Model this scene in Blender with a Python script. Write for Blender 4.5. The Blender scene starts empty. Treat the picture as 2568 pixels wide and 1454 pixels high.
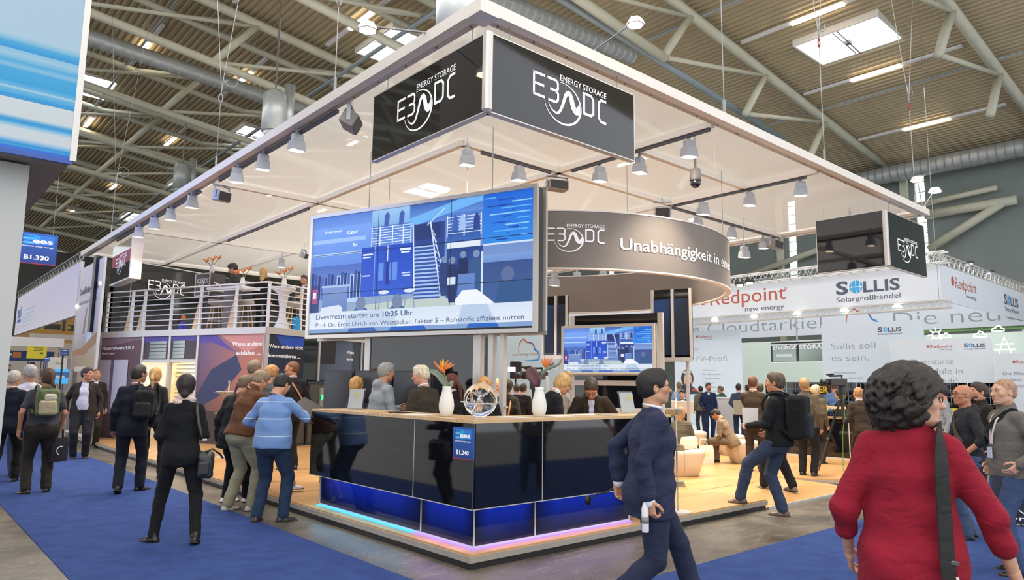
import bpy, math, random
import numpy as np
from mathutils import Matrix, Vector
random.seed(7); RNG = np.random.RandomState(11)
PI = math.pi
SC = bpy.context.scene
COL = SC.collection

# ------------------------------------------------------------------ camera
R = np.array([[0.74892, -0.09695, -0.65553], [-0.66253, -0.09295, -0.74325], [0.01117, 0.99095, -0.13381]])
FX, CX, CY = 1771.0, 1284.0, 727.0
def _cd(px, py): return np.array([px-CX, -(py-CY), -FX])
def _n(v): v = np.array(v, float); return v/np.linalg.norm(v)
_r = _n(_cd(3309, 990)); _l = _n(_cd(-293, 948)); _up = _n(np.cross(_r, _l))
_r2 = _n(np.cross(_l, _up)); _X = _n(_r+_r2); _Y = _n(np.cross(_up, _X))
R = np.array([_X, _Y, _up])
_d = R@_cd(1179, 1432); CAM = np.array([-_d[0]*1.6/-_d[2], -_d[1]*1.6/-_d[2], 1.6])
cam = bpy.data.cameras.new('camera'); cam.sensor_width = 36; cam.lens = FX/2568*36
cam.clip_start = .05; cam.clip_end = 400
cam_o = bpy.data.objects.new('camera', cam); COL.objects.link(cam_o)
cam_o.matrix_world = Matrix([list(R[i])+[CAM[i]] for i in range(3)]+[[0, 0, 0, 1]])
SC.camera = cam_o
cam.dof.use_dof = False
# ------------------------------------------------------------------ light
SC.view_settings.view_transform = 'Standard'; SC.view_settings.look = 'None'
SC.view_settings.exposure = 0.02; SC.view_settings.gamma = 1; SC.view_settings.use_curve_mapping = False
w = bpy.data.worlds.new('world'); SC.world = w; w.use_nodes = True
w.node_tree.nodes['Background'].inputs[0].default_value = (0.93, 0.96, 1.0, 1)
w.node_tree.nodes['Background'].inputs[1].default_value = 1.7
def area(name, loc, size, power, color=(1, 1, 1), rot=(0, 0, 0), sy=None):
    l = bpy.data.lights.new(name, 'AREA'); l.energy = power; l.color = color
    l.shape = 'RECTANGLE'; l.size = size; l.size_y = sy or size
    o = bpy.data.objects.new(name, l); COL.objects.link(o); o.location = loc; o.rotation_euler = rot
    return o
# broad area lights added under the roof to give the hall its general light
area('hall_fill_light', (-3, 1, 11.0), 6, 800, (1, .95, .88), sy=16)
area('hall_fill_light', (10, -6, 11.0), 16, 700, (1, .96, .9), sy=5)
area('hall_fill_light', (6, 9, 11.5), 9, 1500, (1, .96, .9), sy=12)  # added over the canopy so its fabric shines and the floor brightens
area('hall_fill_light', (20, 8, 10.5), 6, 1000, (.97, .98, 1), sy=16)
area('hall_fill_light', (0, 26, 11.5), 6, 1200, (1, .93, .84), sy=18)
area('hall_fill_light', (-6, -8, 9.0), 9, 350, (1, .97, .93), (0.5, -0.4, 0), sy=9)

# blue effect light of the neighbouring stand, washing over the left canopy edge
area('blue_effect_light', (-3.2, 10, 5.0), 2.0, 170, (.12, .28, 1), (0, -PI/2, 0), sy=12)
# ------------------------------------------------------------------ helpers
def ray(px, py): return R@_cd(px, py)
def Z(px, py, z): d = ray(px, py); return CAM+d*(z-CAM[2])/d[2]
def PX(px, py, x): d = ray(px, py); return CAM+d*(x-CAM[0])/d[0]
def PY(px, py, y): d = ray(px, py); return CAM+d*(y-CAM[1])/d[1]
def at_depth(px, D, z=0.0):
    hz = 966.5+0.0121*(px-1284); d = ray(px, hz); t = D/FX; p = CAM+d*t; p[2] = z; return p
def depth_of(p): return -(R.T@(np.array(p, float)-CAM))[2]
def horizon(px): return 966.5+0.0121*(px-1284)
def lin(h):
    if isinstance(h, str):
        h = h.lstrip('#'); c = [int(h[i:i+2], 16)/255 for i in (0, 2, 4)]
    else: c = h
    return tuple(((x/12.92) if x <= .04045 else ((x+.055)/1.055)**2.4) for x in c)
_M = {}
def mat(name, col='808080', rough=.5, metal=0, emit=0, ecol=None, noise=0, nscale=8, bump=0, bscale=60, alpha=1,
        trans=0, coat=0, stretch=(1, 1, 1), sheen=0, spec=.5):
    if name in _M: return _M[name]
    m = bpy.data.materials.new(name); m.use_nodes = True; nt = m.node_tree; b = nt.nodes['Principled BSDF']
    c = lin(col); b.inputs['Base Color'].default_value = (*c, 1); b.inputs['Roughness'].default_value = rough
    b.inputs['Metallic'].default_value = metal; b.inputs['Specular IOR Level'].default_value = spec
    if coat: b.inputs['Coat Weight'].default_value = coat; b.inputs['Coat Roughness'].default_value = .05
    if sheen: b.inputs['Sheen Weight'].default_value = sheen
    if trans: b.inputs['Transmission Weight'].default_value = trans
    if alpha < 1: b.inputs['Alpha'].default_value = alpha
    if emit:
        b.inputs['Emission Color'].default_value = (*(lin(ecol) if ecol else c), 1); b.inputs['Emission Strength'].default_value = emit
    if noise or bump:
        tc = nt.nodes.new('ShaderNodeTexCoord'); mp = nt.nodes.new('ShaderNodeMapping'); mp.inputs['Scale'].default_value = stretch
        nt.links.new(tc.outputs['Object'], mp.inputs['Vector'])
    if noise:
        n = nt.nodes.new('ShaderNodeTexNoise'); n.inputs['Scale'].default_value = nscale; n.inputs['Detail'].default_value = 5
        nt.links.new(mp.outputs[0], n.inputs['Vector'])
        r = nt.nodes.new('ShaderNodeValToRGB'); e = r.color_ramp.elements
        e[0].position = .3; e[1].position = .7
        e[0].color = (*[max(0, x*(1-noise)) for x in c], 1); e[1].color = (*[min(1, x*(1+noise)+noise*.01) for x in c], 1)
        nt.links.new(n.outputs['Fac'], r.inputs[0]); nt.links.new(r.outputs[0], b.inputs['Base Color'])
    if bump:
        n2 = nt.nodes.new('ShaderNodeTexNoise'); n2.inputs['Scale'].default_value = bscale; n2.inputs['Detail'].default_value = 3
        nt.links.new(mp.outputs[0], n2.inputs['Vector'])
        bp = nt.nodes.new('ShaderNodeBump'); bp.inputs['Strength'].default_value = bump; bp.inputs['Distance'].default_value = .01
        nt.links.new(n2.outputs['Fac'], bp.inputs['Height']); nt.links.new(bp.outputs[0], b.inputs['Normal'])
    _M[name] = m; return m
def vmat(name, emit=0, rough=.5, coat=0):
    """flat print or screen: colours come from the mesh's own colour attribute"""
    if name in _M: return _M[name]
    m = bpy.data.materials.new(name); m.use_nodes = True; nt = m.node_tree; b = nt.nodes['Principled BSDF']
    a = nt.nodes.new('ShaderNodeVertexColor'); a.layer_name = 'Col'
    nt.links.new(a.outputs[0], b.inputs['Base Color']); b.inputs['Roughness'].default_value = rough
    if coat: b.inputs['Coat Weight'].default_value = coat
    if emit:
        nt.links.new(a.outputs[0], b.inputs['Emission Color']); b.inputs['Emission Strength'].default_value = emit
        b.inputs['Base Color'].default_value = (.02, .02, .02, 1); nt.links.remove(b.inputs['Base Color'].links[0])
        b.inputs['Specular IOR Level'].default_value = .2
    _M[name] = m; return m

ROOTS = {}
def tag(o, label=None, cat=None, group=None, kind=None):
    if label: o['label'] = label
    if cat: o['category'] = cat
    if group: o['group'] = group
    if kind: o['kind'] = kind
    return o
def thing(name, label, cat, loc=(0, 0, 0), rz=0, group=None, kind=None):
    o = bpy.data.objects.new(name, None); COL.objects.link(o); o.empty_display_size = .1
    o.location = loc; o.rotation_euler = (0, 0, rz); o['_rz'] = rz
    del o['_rz']
    ROOTS[o.name] = (np.array(loc, float), rz)
    return tag(o, label, cat, group, kind)
def rotz(v, a):
    c, s = math.cos(a), math.sin(a); v = np.asarray(v, float).reshape(-1, 3)
    return np.stack([v[:, 0]*c-v[:, 1]*s, v[:, 0]*s+v[:, 1]*c, v[:, 2]], 1)
def mkobj(name, V, F, m, parent=None, world=False, smooth=False, cols=None, mats=None, fm=None):
    V = np.asarray(V, float).reshape(-1, 3)
    loc = np.zeros(3)
    if parent is not None:
        if world:
            pl, rz = ROOTS[parent.name]; V = rotz(V-pl, -rz)
    else:
        mn, mx = V.min(0), V.max(0); loc = np.array([(mn[0]+mx[0])/2, (mn[1]+mx[1])/2, mn[2]]); V = V-loc
    me = bpy.data.meshes.new(name); me.from_pydata(V.tolist(), [], [list(map(int, f)) for f in F])
    if mats:
        for x in mats: me.materials.append(x)
        if fm is not None: me.polygons.foreach_set('material_index', np.asarray(fm, np.int32))
    elif m: me.materials.append(m)
    if smooth: me.polygons.foreach_set('use_smooth', [True]*len(me.polygons))
    if cols is not None:
        ca = me.color_attributes.new('Col', 'FLOAT_COLOR', 'CORNER'); arr = []
        for i, f in enumerate(F):
            c = cols[i]
            if len(c) == len(f) and not isinstance(c[0], (float, int)): 
                for cc in c: arr += [*cc, 1]
            else: arr += [*c, 1]*len(f)
        ca.data.foreach_set('color', arr)
    me.update()
    o = bpy.data.objects.new(name, me); COL.objects.link(o)
    if parent is not None:
        o.parent = parent
        if parent.type != 'EMPTY' and not world: pass
        if world or True: ROOTS[o.name] = ROOTS.get(parent.name, (np.zeros(3), 0))
        if parent.type == 'MESH' and parent.parent is None: o.location = (0, 0, 0)
    else:
        o.location = loc; ROOTS[o.name] = (loc, 0)
    return o
class MB:
    def __init__(s): s.v = []; s.f = []; s.n = 0
    def add(s, V, F):
        V = np.asarray(V, float).reshape(-1, 3); s.v.append(V); s.f += [[i+s.n for i in f] for f in F]; s.n += len(V); return s
    def box(s, c, d, rz=0, rx=0, ry=0):
        """c = centre, d = full size"""
        x, y, z = [a/2 for a in d]
        V = np.array([[-x, -y, -z], [x, -y, -z], [x, y, -z], [-x, y, -z], [-x, -y, z], [x, -y, z], [x, y, z], [-x, y, z]])
        if rx: ca, sa = math.cos(rx), math.sin(rx); V = np.stack([V[:, 0], V[:, 1]*ca-V[:, 2]*sa, V[:, 1]*sa+V[:, 2]*ca], 1)
        if ry: ca, sa = math.cos(ry), math.sin(ry); V = np.stack([V[:, 0]*ca+V[:, 2]*sa, V[:, 1], -V[:, 0]*sa+V[:, 2]*ca], 1)
        V = rotz(V, rz)+np.array(c)
        return s.add(V, [(3, 2, 1, 0), (4, 5, 6, 7), (0, 1, 5, 4), (1, 2, 6, 5), (2, 3, 7, 6), (3, 0, 4, 7)])
    def bb(s, a, b): a = np.array(a, float); b = np.array(b, float); return s.box((a+b)/2, np.abs(b-a))
    def bevbox(s, c, d, b=.01, rz=0):
        x, y, z = [a/2 for a in d]; V = []; F = []
        rings = [(z*-1, b), (-z+b, 0), (z-b, 0), (z, b)]
        for zz, ins in rings:
            X, Y = x-ins, y-ins
            for (px, py) in ((-X+b, -Y), (X-b, -Y), (X, -Y+b), (X, Y-b), (X-b, Y), (-X+b, Y), (-X, Y-b), (-X, -Y+b)): V.append((px, py, zz))
        for k in range(3):
            for i in range(8): j = (i+1) % 8; F.append((k*8+i, k*8+j, k*8+8+j, k*8+8+i))
        F.append(tuple(range(7, -1, -1))); F.append(tuple(range(24, 32)))
        return s.add(rotz(V, rz)+np.array(c), F)
    def tube(s, P, r, n=8, cap=True, closed=False):
        P = np.array(P, float); k = len(P); rr = np.broadcast_to(np.asarray(r, float), (k,))
        V = []; prev = None
        for i in range(k):
            if closed: t = P[(i+1) % k]-P[i-1]
            else: t = P[min(i+1, k-1)]-P[max(i-1, 0)]
            t = t/(np.linalg.norm(t)+1e-9)
            if prev is None:
                u = np.cross(t, [0, 0, 1]); 
                if np.linalg.norm(u) < 1e-3: u = np.cross(t, [1, 0, 0])
            else: u = prev-t*np.dot(prev, t)
            u = u/(np.linalg.norm(u)+1e-9); prev = u; vv = np.cross(t, u)
            for a in range(n):
                th = 2*PI*a/n+PI/n; V.append(P[i]+rr[i]*(u*math.cos(th)+vv*math.sin(th)))
        F = []
        for i in range(k if closed else k-1):
            j = (i+1) % k
            for a in range(n): b = (a+1) % n; F.append((i*n+a, j*n+a, j*n+b, i*n+b))
        if cap and not closed: F.append(tuple(range(n))); F.append(tuple((k-1)*n+a for a in range(n-1, -1, -1)))
        return s.add(V, F)
    def lathe(s, prof, c=(0, 0, 0), n=24, a0=0, a1=2*PI, cap=True):
        full = abs(a1-a0-2*PI) < 1e-6; V = []; m = n if full else n+1
        for r, z in prof:
            for a in range(m): th = a0+(a1-a0)*a/n; V.append((c[0]+r*math.cos(th), c[1]+r*math.sin(th), c[2]+z))
        F = []
        for i in range(len(prof)-1):
            for a in range(n): b = (a+1) % m; F.append((i*m+a, i*m+b, (i+1)*m+b, (i+1)*m+a))
        if cap and prof[0][0] > 1e-4 and full: F.append(tuple(range(m-1, -1, -1)))
        if cap and prof[-1][0] > 1e-4 and full: F.append(tuple((len(prof)-1)*m+a for a in range(m)))
        return s.add(V, F)
    def prism(s, poly, z0, z1):
        n = len(poly); V = [(x, y, z0) for x, y in poly]+[(x, y, z1) for x, y in poly]
        F = [tuple(range(n-1, -1, -1)), tuple(range(n, 2*n))]+[(i, (i+1) % n, n+(i+1) % n, n+i) for i in range(n)]
        return s.add(V, F)
    def plate(s, fr, poly, t0=0, t1=.01):
        """polygon in a wall frame (origin, ux, uy, normal), thickened along the normal"""
        o, ux, uy, nn = fr; n = len(poly)
        V = [o+ux*x+uy*y+nn*t0 for x, y in poly]+[o+ux*x+uy*y+nn*t1 for x, y in poly]
        F = [tuple(range(n-1, -1, -1)), tuple(range(n, 2*n))]+[(i, (i+1) % n, n+(i+1) % n, n+i) for i in range(n)]
        return s.add(V, F)
    def build(s, name, m, parent=None, world=False, smooth=False, label=None, cat=None, group=None, kind=None):
        o = mkobj(name, np.concatenate(s.v), s.f, m, parent, world, smooth)
        return tag(o, label, cat, group, kind)
def copy_tree(o, parent=None):
    c = o.copy(); COL.objects.link(c)
    if parent is not None: c.parent = parent
    for ch in list(o.children): copy_tree(ch, c)
    return c
def frame(o, ux, uy=(0, 0, 1)):
    """flat frame on a surface: x to the reader's right, y up, normal towards the reader"""
    ux = _n(ux); uy = _n(uy); return (np.array(o, float), ux, uy, np.cross(ux, uy))
def flat(name, fr, polys, m, parent=None, world=True, off=.003, step=.0006):
    """one mesh of coloured flat shapes (print or screen content); polys = [(pts, colour or per-corner colours)]"""
    o, ux, uy, nn = fr; V = []; F = []; C = []
    for k, (pts, c) in enumerate(polys):
        b = len(V)
        for x, y in pts: V.append(o+ux*x+uy*y+nn*(off+step*k))
        F.append(tuple(range(b, len(V))))
        if isinstance(c, list): C.append([lin(q) for q in c])
        else: C.append(lin(c))
    return mkobj(name, V, F, m, parent, world, cols=C)
def R4(x0, y0, x1, y1): return [(x0, y0), (x1, y0), (x1, y1), (x0, y1)]
def text(s, fr, x, y, h, m, parent, W=None, bold=0, align='l', name='lettering', off=.004, world=True, ext=0, shear=0, bend=None):
    """lettering: h = capital height, W = total width to fit"""
    cu = bpy.data.curves.new('t', 'FONT'); cu.body = s; cu.size = 1; cu.offset = bold; cu.resolution_u = 3; cu.fill_mode = 'FRONT'
    cu.shear = shear
    ob = bpy.data.objects.new('t', cu); me = bpy.data.meshes.new_from_object(ob)
    n = len(me.vertices); co = np.empty(n*3); me.vertices.foreach_get('co', co); co = co.reshape(-1, 3)
    F = [list(p.vertices) for p in me.polygons]
    bpy.data.objects.remove(ob); bpy.data.curves.remove(cu); bpy.data.meshes.remove(me)
    if n == 0: return None
    co = co[:, :2]; co[:, 0] -= co[:, 0].min(); sc = h/.73; wd = co[:, 0].max()
    sx = (W/wd) if W else sc
    co = co*[sx, sc]
    if align == 'c': co[:, 0] -= wd*sx/2
    if align == 'r': co[:, 0] -= wd*sx
    co[:, 0] += x; co[:, 1] += y
    if bend is not None: V = bend(co)
    else:
        o, ux, uy, nn = fr; V = o+co[:, :1]*ux+co[:, 1:2]*uy+nn*off
    return mkobj(name, V, F, m, parent, world)
def stroke(pts, w, closed=False):
    """outline of a polyline with width(s) as quads"""
    P = np.array(pts, float); k = len(P); ww = np.broadcast_to(np.asarray(w, float), (k,))/2
    L = []; Rr = []
    for i in range(k):
        a = P[i]-P[i-1] if (i > 0 or closed) else P[1]-P[0]
        b = P[(i+1) % k]-P[i] if (i < k-1 or closed) else P[-1]-P[-2]
        a = a/(np.linalg.norm(a)+1e-9); b = b/(np.linalg.norm(b)+1e-9)
        na = np.array([-a[1], a[0]]); nb = np.array([-b[1], b[0]]); nn = na+nb; nn = nn/(np.linalg.norm(nn)+1e-9)
        q = 1/max(.5, float(np.dot(nn, na)))
        L.append(P[i]+nn*ww[i]*q); Rr.append(P[i]-nn*ww[i]*q)
    out = []
    for i in range(k if closed else k-1):
        j = (i+1) % k; out.append([tuple(Rr[i]), tuple(Rr[j]), tuple(L[j]), tuple(L[i])])
    return out
def smooth_poly(pts, n=6):
    P = np.array(pts, float); out = []
    for i in range(len(P)-1):
        p0 = P[max(i-1, 0)]; p1 = P[i]; p2 = P[i+1]; p3 = P[min(i+2, len(P)-1)]
        for t in np.linspace(0, 1, n, endpoint=False):
            out.append(.5*((2*p1)+(-p0+p2)*t+(2*p0-5*p1+4*p2-p3)*t*t+(-p0+3*p1-3*p2+p3)*t**3))
    out.append(P[-1]); return np.array(out)
def logo_polys():
    """E3/DC emblem in units of its own width (0..1), y up"""
    S = []
    for pl in ([(152, 370), (152, 508)], [(145, 377), (235, 377)], [(152, 437), (230, 437)], [(145, 501), (235, 501)]): S += stroke(pl, 15)
    S += stroke([(255, 377), (322, 377), (337, 391), (337, 424), (322, 438), (275, 438)], 15)
    S += stroke([(318, 438), (339, 452), (339, 488), (322, 504), (262, 504)], 15)
    S += stroke([(553, 386), (612, 386), (633, 406), (633, 490), (612, 508), (553, 508)], 16, True)
    S += stroke([(748, 386), (702, 386), (680, 408), (680, 500), (702, 521), (748, 521)], 16)
    wv = smooth_poly([(262, 522), (290, 553), (325, 566), (352, 550), (378, 500), (402, 440), (428, 424), (446, 450), (460, 492), (484, 516), (505, 500), (517, 462)], 5)
    S += stroke(wv[:, :2], np.interp(np.linspace(0, 1, len(wv)), [0, .15, .35, .5, .6, .75, .88, 1], [3, 12, 20, 26, 34, 40, 44, 6]))
    th = np.radians(np.linspace(100, -170, 46)); P = np.stack([378+146*np.cos(th), 497-121*np.sin(th)], 1)
    S += stroke(P, np.interp(np.linspace(0, 1, 46), [0, .2, .4, .75, 1], [3, 9, 16, 10, 3]))
    return [[((x-145)/605, (620-y)/605) for x, y in q] for q in S]
LOGO = logo_polys()
def logo(fr, x, y, W, m, parent, sx=1.0, off=.004, bend=None, world=True, caption=True):
    V = []; F = []
    for q in LOGO:
        b = len(V)
        for px, py in q: V.append((x+px*W*sx, y+py*W))
        F.append(tuple(range(b, b+4)))
    V = np.array(V)
    if bend is not None: V3 = bend(V)
    else: o, ux, uy, nn = fr; V3 = o+V[:, :1]*ux+V[:, 1:2]*uy+nn*off
    ob = mkobj('emblem', V3, F, m, parent, world)
    if caption: text('ENERGY STORAGE', fr, x+.35*W*sx, y+.42*W, .062*W, m, parent, W=.65*W*sx, bold=.008, off=off, bend=bend, world=world)
    return ob
# ------------------------------------------------------------------ materials of the setting
M_white = mat('white paint', 'e4e4e6', .5); M_alu = mat('aluminium', 'c9c6c2', .35, .35); M_black = mat('black', '17191c', .4)
M_gloss = mat('black gloss panel', '0b0d12', .04, coat=.6); M_dgrey = mat('dark grey', '33353a', .5)
M_steel = mat('painted steel pipe', 'c4c4b2', .5, noise=.06, nscale=2); M_roof = mat('roof sheet', 'b4a688', .55, .1, noise=.08, nscale=1)
M_fascia = mat('warm white frame', 'dcd6cf', .4); M_text = mat('white lettering', 'f0f0f2', .5, emit=.15); M_gtext = mat('grey lettering', '6f7276', .6)
M_lamp = mat('lamp face', 'fff4e0', .5, emit=14, ecol='ffe9c4'); M_lampb = mat('lamp housing', 'a4a8b0', .4, .3); M_wire = mat('steel wire', '8d8f90', .4, .6)
M_duct = mat('galvanised duct', 'a9aeae', .35, .25, noise=.1, nscale=3); M_sky = mat('skylight glass', 'ffffff', .5, emit=3.2, ecol='f4f7ff')

def floor_mat():
    m = mat('worn hall floor', '7b746a', .38); nt = m.node_tree; b = nt.nodes['Principled BSDF']; L = nt.links.new
    tc = nt.nodes.new('ShaderNodeTexCoord')
    n = nt.nodes.new('ShaderNodeTexNoise'); n.inputs['Scale'].default_value = .9; n.inputs['Detail'].default_value = 8; n.inputs['Roughness'].default_value = .65
    L(tc.outputs['Object'], n.inputs['Vector'])
    r = nt.nodes.new('ShaderNodeValToRGB'); e = r.color_ramp.elements; e[0].position = .35; e[1].position = .7
    e[0].color = (*lin('3d372f'), 1); e[1].color = (*lin('776d60'), 1); L(n.outputs['Fac'], r.inputs[0])
    last = r.outputs[0]
    for i, (ang, sc, th) in enumerate(((.4, 1.3, .018), (1.3, 1.8, .016), (-.7, 1.5, .016), (.95, 2.6, .02))):   # long scratches
        mp = nt.nodes.new('ShaderNodeMapping'); mp.inputs['Rotation'].default_value = (0, 0, ang); mp.inputs['Scale'].default_value = (sc*.35, sc*2.2, 1)
        mp.inputs['Location'].default_value = (i*7.3, i*3.1, 0)
        L(tc.outputs['Object'], mp.inputs['Vector'])
        v = nt.nodes.new('ShaderNodeTexNoise'); v.inputs['Scale'].default_value = 1.4; v.inputs['Detail'].default_value = 4; v.inputs['Distortion'].default_value = .25
        L(mp.outputs[0], v.inputs['Vector'])
        s1 = nt.nodes.new('ShaderNodeMath'); s1.operation = 'SUBTRACT'; s1.inputs[1].default_value = .5; L(v.outputs['Fac'], s1.inputs[0])
        s2 = nt.nodes.new('ShaderNodeMath'); s2.operation = 'ABSOLUTE'; L(s1.outputs[0], s2.inputs[0])
        s3 = nt.nodes.new('ShaderNodeMath'); s3.operation = 'LESS_THAN'; s3.inputs[1].default_value = th*.22; L(s2.outputs[0], s3.inputs[0])
        s4 = nt.nodes.new('ShaderNodeMath'); s4.operation = 'MULTIPLY'; s4.inputs[1].default_value = .3; L(s3.outputs[0], s4.inputs[0])
        mx = nt.nodes.new('ShaderNodeMixRGB'); mx.inputs[2].default_value = (*lin('a8a298'), 1); L(s4.outputs[0], mx.inputs[0]); L(last, mx.inputs[1]); last = mx.outputs[0]
    L(last, b.inputs['Base Color'])
    rr = nt.nodes.new('ShaderNodeMapRange'); rr.inputs[3].default_value = .22; rr.inputs[4].default_value = .5; L(n.outputs['Fac'], rr.inputs[0]); L(rr.outputs[0], b.inputs['Roughness'])
    return m
def wood_mat(name, c1, c2, sx=1.3, sy=.2, rough=.35):
    m = mat(name, c1, rough); nt = m.node_tree; b = nt.nodes['Principled BSDF']; L = nt.links.new
    tc = nt.nodes.new('ShaderNodeTexCoord')
    br = nt.nodes.new('ShaderNodeTexBrick'); br.offset = .37; br.inputs['Scale'].default_value = 1; br.inputs['Brick Width'].default_value = sx; br.inputs['Row Height'].default_value = sy
    br.inputs['Mortar Size'].default_value = .002; br.inputs['Color1'].default_value = (*lin(c1), 1); br.inputs['Color2'].default_value = (*lin(c2), 1)
    br.inputs['Mortar'].default_value = (*[x*.6 for x in lin(c2)], 1); L(tc.outputs['Object'], br.inputs['Vector'])
    mp = nt.nodes.new('ShaderNodeMapping'); mp.inputs['Scale'].default_value = (1.2, 14, 1); L(tc.outputs['Object'], mp.inputs['Vector'])
    n = nt.nodes.new('ShaderNodeTexNoise'); n.inputs['Scale'].default_value = 2; n.inputs['Detail'].default_value = 6; L(mp.outputs[0], n.inputs['Vector'])
    r = nt.nodes.new('ShaderNodeValToRGB'); e = r.color_ramp.elements; e[0].position = .3; e[1].position = .75; e[0].color = (.72, .68, .62, 1); e[1].color = (1, 1, 1, 1); L(n.outputs['Fac'], r.inputs[0])
    mx = nt.nodes.new('ShaderNodeMixRGB'); mx.blend_type = 'MULTIPLY'; mx.inputs[0].default_value = .7; L(br.outputs['Color'], mx.inputs[1]); L(r.outputs[0], mx.inputs[2])
    L(mx.outputs[0], b.inputs['Base Color']); return m
def carpet_mat():
    return mat('blue carpet', '36497f', .95, noise=.16, nscale=5, bump=.3, bscale=220, spec=.1)
M_floor = floor_mat(); M_wood = wood_mat('oak laminate', 'cfa26a', 'bd8f5a'); M_oak = wood_mat('oak edge', 'dab98b', 'd0aa78', 2, .1)
M_carpet = carpet_mat()

# ------------------------------------------------------------------ hall: floor, wall, roof
MB().bb((-30, -14, -.2), (60, 90, 0)).build('floor', M_floor, kind='structure')
MB().bb((-2.69, -4, 0), (-.55, 60, .008)).build('aisle_carpet', M_carpet, label='long strip of blue carpet down the aisle on the left', cat='carpet')
MB().bb((-.3, -6, 0), (30, -1.13, .008)).build('aisle_carpet', M_carpet, label='blue carpet of the aisle at the lower right, under the red shirt', cat='carpet')
XW = 34.0
def roof_z(x): return 17.25-.113*x-.0006*(x-10)**2
def chord_z(x): return 16.72-.113*x
# corrugated roof: trapezoid ribs running along the hall
SKL = [(22, 5.5, 'above the right edge of the white canopy'), (11.2, 19.8, 'just left of the top canopy corner'), (2.45, 36, 'beside the blue striped sign at the left'),
       (22.3, 33.3, 'seen through the canopy fabric above the video wall'), (11.0, 35, 'behind the canopy left of the silver roof ducts'), (11.4, 48, 'far back over the left canopy edge'), (11.4, 62, 'furthest one over the left canopy edge')]
SW, SL_ = 1.15, 1.5
prof = []
for x in np.arange(-26, 38, .26):
    z = roof_z(x); prof += [(x, z), (x+.08, z), (x+.11, z-.08), (x+.225, z-.08)]
b = MB()
for (xa, za), (xb, zb) in zip(prof[:-1], prof[1:]):
    ys = [(-16., 95.)]
    for (sx, sy, _) in SKL:
        if sx-SW < (xa+xb)/2 < sx+SW: ys = [q for (u, v) in ys for q in (((u, min(v, sy-SL_)), (max(u, sy+SL_), v)) if u < sy < v else ((u, v),))]
    for u, v in ys: b.add([(xa, u, za), (xb, u, zb), (xb, v, zb), (xa, v, za)], [(0, 1, 2, 3)])
b.build('ceiling', M_roof, kind='structure')
# skylights: opening box with bright glass; bars across
def skylight(x, y, idx=0):
    t = thing('skylight', 'bright roof skylight '+SKL[idx][2], 'skylight', (x, y, roof_z(x)-.15))
    w_, l_ = SW+.06, SL_+.06; fr = MB(); m_in = mat('skylight lining', 'e8e6e0', .5)
    for a, b2 in (((-w_, -l_), (w_, -l_+.07)), ((-w_, l_-.07), (w_, l_)), ((-w_, -l_+.07), (-w_+.07, l_-.07)), ((w_-.07, -l_+.07), (w_, l_-.07))):
        MB().bb((a[0], a[1], 0), (b2[0], b2[1], .75)).build('lining', m_in, t)
    MB().bb((-w_, -l_, .7), (w_, l_, .74)).build('pane', M_sky, t)
    bar = MB(); bar.tube([(-w_, -.1, .0), (w_, .05, .0)], .025, 6); bar.tube([(-w_, .1, .04), (w_, .2, .04)], .02, 6)
    bar.box((0, 0, .0), (.2, .2, .12)); bar.build('opener', M_wire, t)
for i, s in enumerate(SKL): skylight(s[0], s[1], i)
# fluorescent battens along the ribs
BT = [(19.6, 5.5), (24.6, 5.5), (30, 5.5), (14.4, 5.5), (5, 19), (9.0, 19), (14.5, 19), (3.5, 29.2), (7.7, 28), (15, 30), (20, 19), (3.6, 41.3), (7.8, 40.1), (12, 54), (7.7, 54), (3.5, 54), (16, 44), (20, 44), (26, 19), (26, 33), (1, 66), (7, 66), (0, 19)]
_pp = []
for (x, y) in BT:
    v = R.T@(np.array([x, y, roof_z(x)])-CAM); _pp.append(CX+FX*v[0]/-v[2])
_ord = sorted([q for q in _pp[3:]]); ORD = ['first', 'second', 'third', 'fourth', 'fifth', 'sixth', 'seventh', 'eighth', 'ninth', 'tenth', 'eleventh', 'twelfth', 'thirteenth', 'fourteenth', 'fifteenth', 'sixteenth', 'seventeenth', 'eighteenth', 'nineteenth', 'twentieth', 'twenty-first']
for i, (x, y) in enumerate(BT):
    lb = 'thin batten light fitting '+['topmost, near the big skylight', 'middle of three right of the canopy', 'lowest of three right of the canopy'][i] if i < 3 else 'batten light among the roof trusses, '+ORD[_ord.index(_pp[i])]+' counted from the left'
    t = thing('roof_light', lb, 'light', (x, y, roof_z(x)-.2), group=None if i < 3 else 'batten lights among the roof trusses')
    MB().bb((-.08, -3, 0), (.08, 3, .09)).build('housing', M_white, t)
    MB().bb((-.11, -.9, -.03), (.11, 1.0, 0)).build('tube', M_lamp if i != 99 else None, t)
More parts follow.
